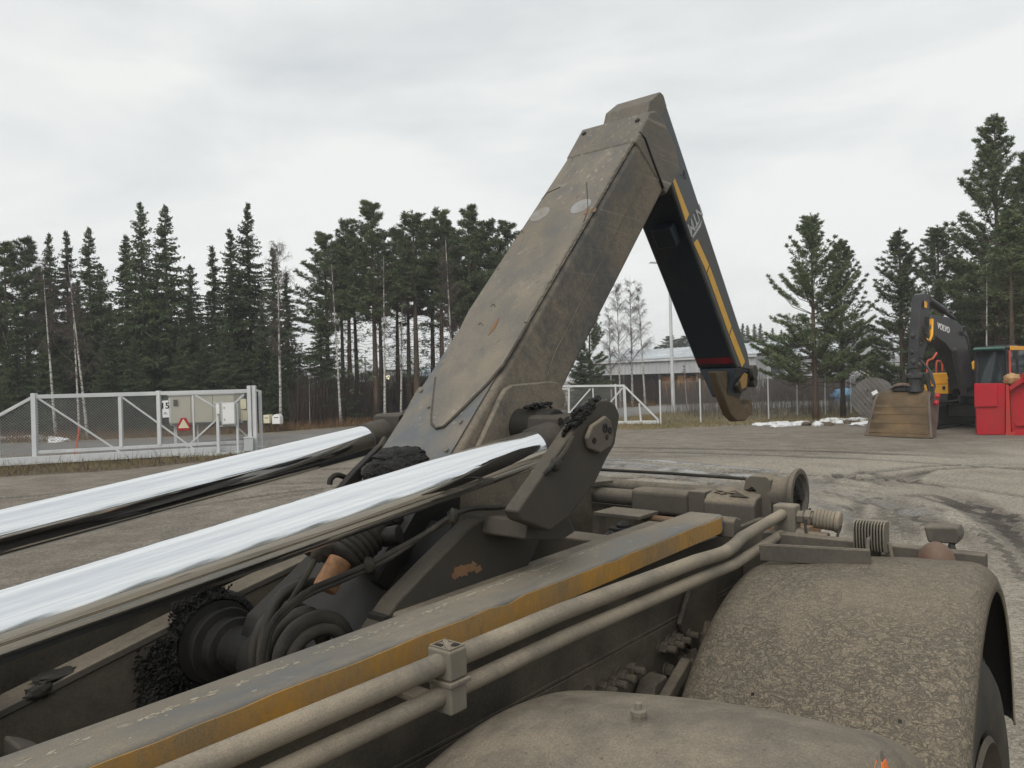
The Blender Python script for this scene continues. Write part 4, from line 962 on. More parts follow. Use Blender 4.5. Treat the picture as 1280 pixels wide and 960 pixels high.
def m_asphalt():
    t = NT('old_grey_asphalt')
    n, f = t.noise(0.5, 5, 0.6, 0.3), t.noise(90, 3, 0.7)
    c = t.mix(t.ramp(n, (0.3, 0.0), (0.7, 1.0)), (0.135, 0.128, 0.120), (0.195, 0.186, 0.174))
    c = t.mix(1.0, c, t.ramp(f, (0.3, 0.8), (0.7, 1.2)), 'MULTIPLY')
    return t.set(c, 0.75, 0, t.bump(f, 0.3, 0.01), 0.4)
M['asphalt'] = m_asphalt()
M['pale_road'] = plain('pale_dusty_road', (0.33, 0.31, 0.285), 0.85, 0, 0.15, 1.2)
ribbon('road', [(-60, 24.2), (-30, 22.9), (-15.5, 22.4), (-9.5, 22.6), (-4.5, 23.6), (0, 27.5), (4, 33), (8, 39.0), (16, 40.0), (40, 39.5), (90, 38)],
       [(-60, 29.8), (-30, 28.4), (-17, 27.4), (-10, 28.6), (-6.5, 32.8), (-3, 38), (2, 43), (8.5, 47.0), (18, 47.2), (40, 47), (90, 46)], 0.035, 'pale_road' if False else 'asphalt')
ribbon('yard_entrance', [(-6.6, 21.3), (-5.4, 21.0), (-3.8, 20.8), (-1.5, 20.8)], [(-6.2, 24.5), (-4.8, 24.8), (-3.0, 25.8), (-0.8, 27.5)], 0.028, 'asphalt')

# dry grass, twiggy undergrowth, snow
def blades(name, n, place, hmin, hmax, wid, mat, seed, lean=0.35, clump=None):
    r = np.random.default_rng(seed)
    base = place(r, n)
    n = len(base)
    h = r.uniform(hmin, hmax, n); a = r.uniform(0, 2 * np.pi, n)
    ux, uy = np.cos(a), np.sin(a)
    le = r.normal(0, lean, (n, 2)) * h[:, None]
    v = np.zeros((n, 5, 3))
    v[:, 0] = base - np.stack([ux * wid, uy * wid, np.zeros(n)], -1)
    v[:, 1] = base + np.stack([ux * wid, uy * wid, np.zeros(n)], -1)
    mid = base + np.stack([le[:, 0] * .35, le[:, 1] * .35, h * .55], -1)
    v[:, 2] = mid + np.stack([ux * wid * .7, uy * wid * .7, np.zeros(n)], -1)
    v[:, 3] = mid - np.stack([ux * wid * .7, uy * wid * .7, np.zeros(n)], -1)
    v[:, 4] = base + np.stack([le[:, 0], le[:, 1], h], -1)
    tri = np.array([[0, 1, 2], [0, 2, 3], [3, 2, 4]])
    f = (np.arange(n) * 5)[:, None, None] + tri[None]
    return np_mesh(name, v.reshape(-1, 3), f.reshape(-1, 3), mat)
def np_mesh(name, v, f, mat, parent=None):
    me = bpy.data.meshes.new(name)
    v = np.asarray(v, np.float32); f = np.asarray(f, np.int32)
    me.vertices.add(len(v)); me.vertices.foreach_set('co', v.ravel())
    me.loops.add(f.size); me.loops.foreach_set('vertex_index', f.ravel())
    k = f.shape[1]
    me.polygons.add(len(f)); me.polygons.foreach_set('loop_start', np.arange(0, f.size, k, dtype=np.int32)); me.polygons.foreach_set('loop_total', np.full(len(f), k, np.int32))
    me.update()
    return obj(name, me, mat, parent, 0, 0, 0)
def strip(poly_lo, poly_hi, sp=0.0):
    """random points between two polylines given as (x, y) lists of equal length"""
    lo, hi = np.array(poly_lo, float), np.array(poly_hi, float)
    seg = np.hypot(*np.diff(lo, axis=0).T) + np.hypot(*np.diff(hi, axis=0).T)
    pr = seg / seg.sum()
    def f(r, n):
        i = r.choice(len(pr), n, p=pr); t = r.random(n)[:, None]; u = r.random(n)[:, None]
        if sp: u = np.clip(r.beta(sp, sp, n), 0, 1)[:, None]
        a = lo[i] * (1 - t) + lo[i + 1] * t; b = hi[i] * (1 - t) + hi[i + 1] * t
        p = a * (1 - u) + b * u
        keep = vnoise(p[:, 0], p[:, 1], 0.55, 5) + r.random(n) * .6 > .45
        p = p[keep]
        return np.concatenate([p, np.full((len(p), 1), -0.01)], 1)
    return f
def m_blade(name, a, b, c=None):
    t = NT(name)
    n = t.noise(1.3, 3, 0.6); n2 = t.noise(14, 3, 0.6)
    col = t.mix(t.ramp(n2, (0.3, 0.0), (0.7, 1.0)), a, b)
    if c: col = t.mix(t.ramp(n, (0.42, 0.0), (0.6, 1.0)), col, c)
    return t.set(col, 0.8, 0, None, 0.2)
M['drygrass'] = m_blade('dry_winter_grass', (0.16, 0.115, 0.055), (0.27, 0.20, 0.095), (0.13, 0.125, 0.05))
M['brown'] = m_blade('brown_leaf_litter', (0.060, 0.042, 0.028), (0.13, 0.088, 0.05), (0.17, 0.125, 0.06))
M['twig'] = m_blade('bare_brown_twigs', (0.050, 0.036, 0.028), (0.085, 0.055, 0.040), (0.060, 0.048, 0.042))
M['rustgrass'] = m_blade('russet_tall_grass', (0.19, 0.105, 0.045), (0.115, 0.065, 0.035))
def verge(name, lo, hi, z, mat):
    return ribbon(name, lo, hi, 0.014, mat, 18, 0.0, 12, 0.12)
M['soil'] = plain('brown_verge_soil', (0.095, 0.074, 0.048), 0.95, 0, 0.35, 6, 0.6)
M['mossy'] = plain('yellow_green_verge', (0.165, 0.130, 0.062), 0.95, 0, 0.35, 3, 0.6)
g_lo = [(-16.5, 15.6), (-13.5, 16.2), (-11, 16.6), (-9, 17.6), (-7.4, 18.9), (-5.9, 19.7)]
g_hi = [(-18.0, 17.7), (-14.5, 18.9), (-12, 20.0), (-10, 20.8), (-8, 21.5), (-6.4, 21.9)]
verge('verge', g_lo, g_hi, 0.032, M['soil'])
tag(blades('dry_grass', 9000, strip(g_lo, g_hi), .03, .14, .006, M['brown'], 1, .8), kind='stuff')
tag(blades('grass_tufts', 5200, strip(g_lo, g_hi), .04, .20, .006, M['drygrass'], 2, .5), kind='stuff')
tag(blades('weed_stems', 420, strip(g_lo, g_hi), .15, .5, .005, M['twig'], 3, .35), kind='stuff')
f_lo = [(0.6, 28.0), (4.5, 26.4), (7.5, 26.6), (9.5, 27.2), (12, 27.2), (14.5, 27.4), (19, 25.8), (30, 25)]
f_hi = [(0.8, 33.0), (4.5, 33.6), (7.6, 37.8), (10, 39.3), (14, 39.6), (17, 39.4), (22, 38.5), (30, 38)]
verge('verge', f_lo, f_hi, 0.034, M['mossy'])
tag(blades('dry_grass', 26000, strip(f_lo, f_hi), .05, .22, .009, M['drygrass'], 4, .6), kind='stuff')
tag(blades('weed_stems', 2600, strip([(7.5, 31), (11, 31.8), (14, 33), (20, 32)], [(7.5, 38.5), (11, 39), (15, 39), (24, 37)]), .5, 1.3, .008, M['twig'], 6, .18), kind='stuff')
fl_lo = [(-60, 30.4), (-30, 29.0), (-17.5, 28.1), (-10.5, 29.4), (-7, 33.4), (-3.5, 38.6), (2, 44.2), (9, 48), (18, 48), (60, 47.5)]
fl_hi = [(-60, 70), (-30, 70), (-20, 70), (-14, 70), (-10, 70), (-4, 70), (4, 62), (10, 56), (20, 56), (60, 56)]
verge('forest_floor', fl_lo, fl_hi, 0.030, M['soil'])
el = [(-60, 32.0), (-30, 30.6), (-17.5, 29.8), (-10.5, 31.0), (-7, 35.0), (-3.5, 40.0), (2, 46), (9, 50)]
tag(blades('tall_grass', 16000, strip(fl_lo[:8], el), .12, .5, .010, M['rustgrass'], 7, .3), kind='stuff')
tag(blades('dry_grass', 15000, strip(fl_lo[:8], el), .05, .22, .010, M['drygrass'], 17, .6), kind='stuff')
u_lo = [(-9.5, 32.5), (-7.4, 36.0), (-4.5, 39.8), (-1.0, 43.5), (2, 46.5)]
u_hi = [(-11, 42), (-8.5, 45), (-5.0, 47), (0.5, 50), (3.5, 52)]
tag(blades('undergrowth', 22000, strip(u_lo, u_hi), .7, 3.0, .011, M['twig'], 8, .16), kind='stuff')
tag(blades('undergrowth', 8000, strip([(-40, 33), (-20, 31.5), (-11, 32.5)], [(-40, 42), (-22, 40), (-12, 41)]), .4, 1.6, .011, M['twig'], 9, .2), kind='stuff')
tag(blades('undergrowth', 9000, strip([(3.5, 47.5), (8, 49.5), (14, 49.5), (24, 49.5), (40, 49)], [(4.5, 55), (9, 54), (15, 54), (26, 54), (40, 54)]), .8, 2.2, .014, M['twig'], 10, .16), kind='stuff')
def m_snow():
    t = NT('old_dirty_snow')
    n, f = t.noise(3.5, 6, 0.7, 0.4), t.noise(22, 5, 0.7)
    c = t.mix(t.ramp(n, (0.50, 0.0), (0.68, 1.0)), (0.70, 0.71, 0.72), (0.36, 0.32, 0.27))
    c = t.mix(t.ramp(f, (0.58, 0.0), (0.70, 1.0)), c, (0.25, 0.21, 0.17))
    return t.set(c, 0.7, 0, t.bump(f, 0.8, 0.02))
M['snow'] = m_snow()
def snow(label, pts, seed, hgt=.10):
    mb = MB(); rr = random.Random(seed)
    for k, (x, y, rx, ry) in enumerate(pts):
        mb.blob((x, y, 0.01), (rx, ry, hgt * rr.uniform(.6, 1.2)), seed + k, 0.45, 22, 10, 3)
    o = mb.build('snow_patch', M['snow'], None, 0, 2, 60)
    return tag(o, label, 'snow')
def gq(px, py, rx, ry):
    p = gp(px, py); return (p.x, p.y, rx, ry)
snow('broad low patch of old snow left of the dark spoil heap by the fence', [gq(x, y, rx, .30) for x, y, rx in ((962, 531, .40), (975, 530, .5), (988, 531, .5), (1000, 530, .45), (948, 532, .18), (978, 533, .4), (1008, 528, .3))], 3, .09)
snow('scattered snow pile beside the cable drum and excavator bucket', [gq(x, y, rx, .25) for x, y, rx in ((1030, 530, .22), (1022, 532, .16), (1040, 527, .35), (1055, 526, .4), (1070, 526, .4), (1082, 524, .35), (1087, 530, .4), (1074, 531, .3), (1090, 522, .4), (1048, 529, .2))], 23, .11)
snow('thin snow bank behind the sliding gate at the forest edge', [gq(x, y, rx, .45) for x, y, rx in ((20, 549, .5), (35, 549, .6), (50, 549, .6), (62, 550, .5), (74, 552, .3), (4, 551, .35))], 43, .14)
mb = MB()
for k, (x, y, rx) in enumerate(((1012, 531, .3), (1020, 529, .3), (1035, 531, .25), (1060, 529, .35))):
    p = gp(x, y); mb.blob((p.x, p.y + .1, 0.0), (rx, .25, .10), 60 + k, .4, 16, 9)
tag(mb.build('spoil_heap', M['soil'], None, 0, 2, 60), 'low dark heap of soil between the two snow patches', 'soil heap')

# ================================================================== TREES
def m_leaf(name, a, b, var=0.25):
    t = NT(name)
    n = t.noise(1.1, 3, 0.6); n2 = t.noise(7.0, 3, 0.6)
    oi = t.N.new('ShaderNodeObjectInfo')
    f = t.math('ADD', t.math('MULTIPLY', n, 0.65), t.math('MULTIPLY', n2, 0.35))
    c = t.mix(t.ramp(f, (0.36, 0.0), (0.64, 1.0)), a, b)
    k = t.ramp(oi.outputs['Random'], (0.0, 1 - var), (1.0, 1 + var))
    c = t.mix(1.0, c, k, 'MULTIPLY')
    return t.set(c, 0.7, 0, None, 0.25)
M['spruce'] = m_leaf('spruce_needles', (0.036, 0.056, 0.028), (0.090, 0.118, 0.050))
M['pine'] = m_leaf('pine_needles', (0.062, 0.088, 0.044), (0.135, 0.165, 0.078))
M['bark'] = grime('grey_brown_bark', (0.045, 0.035, 0.028), (0.12, 0.095, 0.078), 0.38, 0.62, 6.0, stretch=(2, 2, 0.3))
M['pinebark'] = grime('pine_bark', (0.050, 0.040, 0.033), (0.15, 0.095, 0.065), 0.40, 0.66, 4.0, stretch=(2, 2, 0.3))
def m_birch():
    t = NT('birch_bark')
    n = t.noise(5.0, 4, 0.6, 0.2, t.mapping((1.2, 1.2, 3.0))); 
    c = t.mix(t.ramp(n, (0.40, 0.0), (0.50, 1.0)), (0.085, 0.075, 0.068), (0.47, 0.45, 0.41))
    return t.set(c, 0.8)
M['birch'] = m_birch()
M['birchtwig'] = m_blade('birch_twigs', (0.075, 0.055, 0.050), (0.12, 0.092, 0.082))

class Tri:
    def __init__(s): s.v, s.f, s.n = [], [], 0
    def add(s, v, f):
        s.v.append(np.asarray(v, np.float32)); s.f.append(np.asarray(f, np.int32) + s.n); s.n += len(v)
    def needles(s, base, dirs, length, width, r):
        """one thin triangle per row, from base along dirs"""
        n = len(base)
        a = r.normal(size=(n, 3)); side = np.cross(dirs, a); side /= np.linalg.norm(side, axis=1)[:, None] + 1e-9
        L = np.broadcast_to(np.asarray(length), (n,))[:, None]; W = np.broadcast_to(np.asarray(width), (n,))[:, None]
        v = np.stack([base - side * W * .5, base + side * W * .5, base + dirs * L * .55 + side * W * .6, base + dirs * L, base + dirs * L * .55 - side * W * .6], 1)
        f = (np.arange(n) * 5)[:, None, None] + np.array([[0, 1, 2], [0, 2, 4], [4, 2, 3]])[None]
        s.add(v.reshape(-1, 3), f.reshape(-1, 3))
    def limb(s, pts, r0, r1, n=3):
        pts = [Vector(p) for p in pts]; m = len(pts)
        mb = MB().tube(pts, [r0 + (r1 - r0) * i / (m - 1) for i in range(m)], n, False)
        f = []
        for q in mb.f: f += [(q[0], q[1], q[2]), (q[0], q[2], q[3])]
        s.add(np.array(mb.v), np.array(f))
    def mesh(s, name):
        v = np.concatenate(s.v); f = np.concatenate(s.f)
        me = bpy.data.meshes.new(name)
        me.vertices.add(len(v)); me.vertices.foreach_set('co', v.ravel())
        me.loops.add(f.size); me.loops.foreach_set('vertex_index', f.ravel())
        me.polygons.add(len(f)); me.polygons.foreach_set('loop_start', np.arange(0, f.size, 3, dtype=np.int32)); me.polygons.foreach_set('loop_total', np.full(len(f), 3, np.int32))
        me.update(); return me
def unit(v): return v / (np.linalg.norm(v, axis=-1, keepdims=True) + 1e-9)
def trunk_mesh(name, h, r0, seed, bend=0.02, n=8):
    rr = random.Random(seed); pts = []; x = y = 0; dx, dy = rr.uniform(-bend, bend), rr.uniform(-bend, bend)
    for i in range(9):
        t = i / 8; pts.append((x, y, h * t - (0.15 if i == 0 else 0))); x += dx * h / 8 + rr.uniform(-bend, bend) * h * .04; y += dy * h / 8
    mb = MB().tube(pts, [r0 * 1.25] + [r0 * (1 - .92 * i / 8) for i in range(1, 9)], n)
    me = bpy.data.meshes.new(name); me.from_pydata(mb.v, [], mb.f); me.shade_smooth()
    return me, pts
def at_h(pts, z):
    for a, b in zip(pts[:-1], pts[1:]):
        if z <= b[2]:
            t = (z - a[2]) / (b[2] - a[2]); return np.array([a[0] + (b[0] - a[0]) * t, a[1] + (b[1] - a[1]) * t, z])
    return np.array(pts[-1])
# every model is 10 m tall and is scaled to its place
def spruce_model(seed, width=1.9, base=0.06, ragged=0.25, dens=1.0):
    r = np.random.default_rng(seed); tm, tp_ = trunk_mesh('trunk', 10, 0.13, seed, 0.006); T_ = Tri(); tw = Tri()
    z = 10 * base
    while z < 9.9:
        u = 1 - z / 10
        L0 = width * (u ** 0.92) + 0.03
        nb = int(r.integers(6, 9)) if u > .12 else 5
        for k in range(nb):
            L = L0 * r.uniform(1 - ragged * 1.6, 1 + ragged * .5); az = r.uniform(0, 2 * np.pi)
            o = at_h(tp_, z + r.uniform(-.12, .12)); out_ = np.array([np.cos(az), np.sin(az), 0]); perp = np.array([-out_[1], out_[0], 0])
            droop = -0.10 - 0.42 * (1 - u) * 0 - 0.40 * u + r.uniform(-.1, .1) if u > .15 else 0.35
            m = max(4, int(L * 7 * dens)); t = np.linspace(0.12, 1, m)
            zz = droop * L * t + 0.22 * L * t ** 2.4
            sp = o + out_[None] * (L * t)[:, None] + np.array([0, 0, 1])[None] * zz[:, None]
            tw.limb([o, sp[m // 2], sp[-1]], 0.018, 0.004)
            ks = min(1.0, .24 + 1.9 * u); tl = (0.10 + 0.34 * L * (1 - t) ** .8 * np.minimum(1, t * 3)) * r.uniform(.7, 1.2, m) * ks
            for sgn in (-1, 1):
                d = unit(out_[None] * .75 + sgn * perp[None] * r.uniform(.5, 1.0, (m, 1)) + np.array([0, 0, -1])[None] * r.uniform(.1, .55, (m, 1)))
                for j in range(2):
                    off = r.normal(0, .035, (m, 3))
                    T_.needles(sp + off, unit(d + r.normal(0, .18, (m, 3))), tl * r.uniform(.7, 1.15, m), .036 + .022 * r.random(m), r)
                # second order sprays
                q = sp + d * (tl * .5)[:, None]
                T_.needles(q, unit(d + out_ * .6 + r.normal(0, .35, (m, 3))), tl * .6 + .05, .034, r)
                T_.needles(q + r.normal(0, .04, (m, 3)), unit(d * .4 + [0, 0, -.8] + r.normal(0, .3, (m, 3))), tl * .55 + .04, .032, r)
            T_.needles(sp, unit(out_[None] + r.normal(0, .25, (m, 3)) + np.array([0, 0, .15])), np.full(m, .17 * ks), .034, r)
            T_.needles(sp + r.normal(0, .03, (m, 3)), unit(np.array([0, 0, -1.0])[None] + out_ * .4 + r.normal(0, .3, (m, 3))), r.uniform(.10, .26, m) * (0.4 + u), .034, r)
        z += (0.17 + 0.10 * u) * r.uniform(.85, 1.15)
    T_.needles(np.array([[0, 0, 9.6]] * 6) + [tp_[-1][0], tp_[-1][1], 0], unit(np.array([[0, 0, 1.0]] * 6) + r.normal(0, .12, (6, 3))), .42, .035, r)
    return tm, T_.mesh('crown'), tw.mesh('limbs'), 'spruce', 'bark'
def tufts(T_, c, n, rad, r, up=0.35, out_=None, wid=.030):
    m = len(c)
    d = r.normal(size=(m, n, 3)); d[:, :, 2] = d[:, :, 2] * .8 + up
    if out_ is not None: d += out_[:, None, :] * .8
    d = unit(d).reshape(-1, 3)
    b = np.repeat(c, n, 0) + d * .02
    T_.needles(b, d, rad * r.uniform(.65, 1.15, len(b)), wid, r)
def pine_model(seed, width=1.5, base=0.45, dens=1.0, top=1.0):
    """tall forest pine: bare stem, dead twigs, tufted crown that narrows to a pointed leader"""
    r = np.random.default_rng(seed); tm, tp_ = trunk_mesh('trunk', 10, 0.125, seed, 0.010); T_ = Tri(); tw = Tri()
    z = 10 * base
    while z < 9.8:
        u = (z / 10 - base) / (1 - base)
        L0 = width * min(1.0, 0.62 + 1.5 * u) * (1 - u) ** .95 * 1.2 + .08
        for k in range(int(r.integers(4, 6))):
            if r.random() < .10: continue
            L = L0 * r.uniform(.5, 1.12); az = r.uniform(0, 2 * np.pi)
            o = at_h(tp_, z + r.uniform(-.12, .12)); out_ = np.array([np.cos(az), np.sin(az), 0]); perp = np.array([-out_[1], out_[0], 0]); rise = r.uniform(.10, .40) + .55 * u
            mid = o + out_ * L * .55 + [0, 0, L * rise * .25]; end = o + out_ * L + [0, 0, L * rise]
            tw.limb([o, mid, end], .026 * (1.2 - u), .007)
            nt = max(3, int(6.5 * L * dens)); t = np.linspace(.30, 1.0, nt)
            p = (1 - t)[:, None] ** 2 * o + (2 * t * (1 - t))[:, None] * mid + (t ** 2)[:, None] * end
            for sgn in (-1, 0, 1):
                sl = (L * .30 * (1 - t * .8) + .12) * r.uniform(.5, 1.3, nt)
                d = unit(out_[None] * .7 + perp[None] * sgn * r.uniform(.4, 1.0, (nt, 1)) + np.array([0, 0, 1.0])[None] * r.uniform(.15, .95, (nt, 1)))
                for a, dd, ll in zip(p, d, sl): tw.limb([a, a + dd * ll], .007, .003)
                for q in (.5, 1.0):
                    keep = r.random(nt) < .9
                    if keep.any(): tufts(T_, (p + d * (sl * q)[:, None] + r.normal(0, .03, (nt, 3)))[keep], 11, .15, r, .5, d[keep], .021)
        z += (0.24 + .06 * (1 - u)) * r.uniform(.8, 1.2)
    tufts(T_, np.array([[0, 0, 9.5], [0, 0, 9.7], [0, 0, 9.85]]) + [tp_[-1][0], tp_[-1][1], 0], 9, .2, r, 1.6, None, .022)
    for k in range(54):                                  # dead twigs on the stem
        z = r.uniform(10 * base * .30, 10 * base * 1.1); az = r.uniform(0, 6.28); o = at_h(tp_, z); L = r.uniform(.3, 1.0)
        d = np.array([np.cos(az), np.sin(az), r.uniform(-.35, .15)])
        tw.limb([o, o + d * L * .6, o + d * L + [0, 0, r.uniform(-.2, .1)]], .013, .004)
        if r.random() < .3: tufts(T_, (o + d * L)[None] + r.normal(0, .15, (3, 3)), 10, .14, r, .3, None, .022)
    return tm, T_.mesh('crown'), tw.mesh('limbs'), 'pine', 'pinebark'
def young_pine_model(seed, width=2.4, base=0.14, dens=1.0):
    r = np.random.default_rng(seed); tm, tp_ = trunk_mesh('trunk', 10, 0.15, seed, 0.006); T_ = Tri(); tw = Tri()
    z = 10 * base
    while z < 9.8:
        u = (10 - z) / 10
        L0 = width * min(1, u * 1.45) ** 1.05 * (1.0 if u < .62 else 1 - (u - .62) * .5) + .12
        for k in range(int(r.integers(4, 7))):
            L = L0 * r.uniform(.62, 1.12); az = r.uniform(0, 2 * np.pi)
            o = at_h(tp_, z + r.uniform(-.08, .08)); out_ = np.array([np.cos(az), np.sin(az), 0]); perp = np.array([-out_[1], out_[0], 0])
            rise = .62 + .5 * (1 - u) + r.uniform(-.12, .12) if u < .5 else r.uniform(.10, .5)
            end = o + out_ * L + [0, 0, L * rise]; mid = (o + end) / 2 - [0, 0, .20 * L]
            tw.limb([o, mid, end], .026 * (.5 + u), .007)
            nt = max(3, int(L * 5 * dens))
            t = np.linspace(.3, 1, nt)
            p = (1 - t)[:, None] ** 2 * o + (2 * t * (1 - t))[:, None] * mid + (t ** 2)[:, None] * end
            for sgn in (-1, 0, 1):
                sl = (L * .33 * (1 - t) + .16) * r.uniform(.6, 1.25, nt)
                d = unit(out_[None] * .8 + perp[None] * sgn * r.uniform(.45, 1.0, (nt, 1)) + np.array([0, 0, 1.0])[None] * r.uniform(.35, 1.15, (nt, 1)))
                for a, dd, ll in zip(p, d, sl): tw.limb([a, a + dd * ll], .007, .004)
                for q in (.45, .7, 1.0):
                    keep = r.random(nt) < .92
                    tufts(T_, (p + d * (sl * (q + r.uniform(-.12, .12, nt)))[:, None])[keep], 10, .14 * min(1.0, .62 + 1.6 * u), r, .6, d[keep], .018)
        z += (.25 + .12 * u) * r.uniform(.75, 1.25)
    tufts(T_, np.array([[0, 0, 9.6], [0, 0, 9.8], [0.0, 0, 10]]) + [tp_[-1][0], tp_[-1][1], 0], 9, .2, r, 2.0, None, .026)
    return tm, T_.mesh('crown'), tw.mesh('limbs'), 'pine', 'pinebark'
def birch_model(seed, width=1.5, base=.35, dens=1.0, bend=.03):
    r = np.random.default_rng(seed); tm, tp_ = trunk_mesh('trunk', 10, 0.085, seed, bend); tw = Tri()
    for k in range(int(46 * dens)):
        z = r.uniform(10 * base, 9.7); u = (z / 10 - base) / (1 - base); o = at_h(tp_, z); az = r.uniform(0, 6.28)
        L = width * (1.15 - u) * r.uniform(.6, 1.15); out_ = np.array([np.cos(az), np.sin(az), 0])
        p1 = o + out_ * L * .45 + [0, 0, L * .55]; p2 = o + out_ * L * .85 + [0, 0, L * .85]; p3 = o + out_ * L + [0, 0, L * .75]
        tw.limb([o, p1, p2, p3], .020 * (1.1 - u * .6), .005)
        for j in range(9):
            t = r.uniform(.25, 1); s = (o + (p2 - o) * t) if t < .85 else p2 + (p3 - p2) * (t - .85) / .15
            d = unit(out_ * .5 + r.normal(0, .6, 3)); l = r.uniform(.25, .7) * L * .8 + .1
            a = s + d * l * .5 + [0, 0, .05]; b = a + d * l * .35 - [0, 0, l * .5]
            tw.limb([s, a, b], .006, .0028)
            for q in range(3):
                d2 = unit(r.normal(0, 1, 3) + [0, 0, -.9]); s2 = s + (a - s) * r.random() if q < 2 else a
                tw.limb([s2, s2 + d2 * r.uniform(.15, .4)], .0042, .0024)
    return tm, tw.mesh('crown'), None, 'birchtwig', 'birch'
MODELS = {
    'spruce': [spruce_model(11, 2.1), spruce_model(12, 2.5, .05, .38), spruce_model(13, 1.9, .08, .33)],
    'spire': [spruce_model(21, 1.5, .04, .45, .9), spruce_model(22, 1.35, .04, .35, .9)],
    'pine': [pine_model(31, 1.30, .50, .85), pine_model(32, 1.10, .56, .85), pine_model(33, 1.40, .46, .85), pine_model(34, 1.0, .58, .85)],
    'young': [young_pine_model(41, 2.7, .18, .85), young_pine_model(42, 2.4, .20, .85), young_pine_model(43, 1.9, .10)],
    'bigpine': [young_pine_model(44, 1.75, .25, 1.1)],
    'birch': [birch_model(51), birch_model(52, 1.3, .3), birch_model(53, 1.1, .45, .8, .05)],
    'bare': [birch_model(54, .5, .55, .35, .04), birch_model(55, .4, .5, .3, .02)],
}
NAMES = {'spruce': 'spruce_tree', 'spire': 'spruce_tree', 'pine': 'pine_tree', 'young': 'pine_tree', 'bigpine': 'pine_tree', 'birch': 'birch_tree', 'bare': 'birch_tree'}
proto = {}
def tree(kind, px, top, depth, label, group=None, var=None, wide=1.0, base=None, lean=0.0, by=None):
    """px = photo column of the stem at mid height, top = photo row of the tip"""
    if by is not None: depth = gp(px, by).y
    b = at(px, 480, depth); hgt = at(px, top, depth).z
    i = (abs(hash((int(px), int(top)))) if var is None else var) % len(MODELS[kind])
    tm, cm, lm_, leaf, bark = MODELS[kind][i]
    root = thing(NAMES[kind], label, 'tree', (b.x, b.y, 0), (px * 1.7) % 6.28, group)
    s = hgt / 10
    root.scale = (s * wide, s * wide, s)
    if lean:
        root.rotation_euler = (0, lean, 0)
        root.location.x -= math.tan(lean) * 0
    key = (kind, i)
    if key not in proto:
        o1 = obj('trunk', tm, M[bark], root, 0, 0, 0)
        o3 = None
        if lm_ is not None:
            o3 = tag(obj('limbs', lm_, M[bark], root, 0, 0, 0), kind='stuff')
        o2 = tag(obj('crown', cm, M[leaf], root, 0, 0, 0), kind='stuff')
        proto[key] = [q for q in (o1, o2, o3) if q]
    else:
        for q in proto[key]: copy_to(q, root)
    return root
SPG = 'dark spruces in the forest behind the gate'
PNG_ = 'tall pines with bare stems in the middle of the view'
# left wood, front to back
for px, top, dep, kind, lab, var, wide in [
    (10, 306, 34, 'pine', 'bushy topped pine at the far left edge of the forest', 2, 1.3),
    (36, 298, 35, 'pine', 'second pine from the left edge with a loose tufted crown', 0, 1.2),
    (66, 290, 37, 'spruce', 'slim spruce behind the leaning birches, left of two pointed tips', 2, .9),
    (87, 288, 38, 'spire', 'narrow dark spire of spruce between two paler spruces over the gate', 0, 1.1),
    (116, 283, 36, 'spruce', 'open branched spruce with a symmetrical pointed tip above the birches', 0, 1.0),
    (160, 292, 37, 'spire', 'thin spruce leaning against the left side of the tallest twin spruces', 1, 1.3),
    (182, 254, 36, 'spruce', 'left one of the tallest twin spruces over the gate', 1, .95),
    (212, 255, 36, 'spruce', 'right one of the tallest twin spruces over the gate, with hanging branch ends', 0, 1.1),
    (272, 306, 37, 'spire', 'small pointed spruce at the left shoulder of the spruce clump right of the gate', 1, 1.3),
    (293, 285, 36, 'spruce', 'broad spruce left of the tallest spire in the clump right of the gate', 2, 1.1),
    (315, 252, 37, 'spruce', 'tallest spire of the spruce clump above the right end of the gate', 0, .95),
    (345, 308, 36, 'spruce', 'thinner spruce on the right side of the clump above the mailboxes', 2, 1.0),
    (362, 340, 38, 'spire', 'ragged low spruce at the gap between the spruces and the pines', 0, 1.3),
    (402, 372, 36.5, 'spruce', 'short dark spruce under the leftmost pines', 1, 1.35),
]: tree(kind, px, top, dep, lab, SPG if kind in ('spruce', 'spire') else None, var, wide)
for k, (px, top, dep) in enumerate([(22, 385, 33), (58, 420, 33), (140, 378, 34), (168, 420, 32.5), (240, 372, 39), (226, 420, 33), (255, 415, 34), (285, 400, 34), (330, 380, 35), (100, 350, 40), (200, 330, 41), (345, 430, 33.5), (375, 440, 37), (-20, 330, 34), (-50, 300, 36), (5, 350, 40), (130, 330, 42), (52, 335, 42), (242, 330, 44), (302, 340, 42), (-90, 300, 35), (-130, 280, 37)]):
    tree('spruce', px, top, dep, 'dense dark green spruce filling the forest below the taller tips', SPG + ', lower row', k % 3, 1.25)
for px, top, by, kind, lab, var, lean in [
    (68, 318, 546, 'birch', 'crooked white stemmed birch, leftmost of three behind the gate', 2, -.09),
    (98, 352, 548, 'bare', 'straight thin birch, middle one of three behind the gate', 1, -.02),
    (108, 330, 550, 'birch', 'birch with a curved white stem, right one of three behind the gate', 1, -.10),
    (40, 380, 543, 'bare', 'thin birch leaning left near the left edge of the forest', 0, -.28),
    (350, 300, 536, 'birch', 'slender white birch in front of the spruce clump right of the gate', 0, .02),
    (386, 470, 534, 'bare', 'short white birch stub by the dark low spruce', 1, .0),
    (425, 330, 533, 'bare', 'thin leaning birch stem in front of the leftmost pines', 0, -.06),
    (480, 320, 531, 'bare', 'bright white birch stem among the dark pine stems', 1, .03),
    (568, 300, 529, 'birch', 'grey leafless birch among the pines nearest the arm', 1, .0),
    (500, 350, 528, 'birch', 'small bare birch behind the middle pines', 0, .05),
]: tree(kind, px, top, None, lab, 'birches at the forest edge', var, 1.0, None, lean, by)
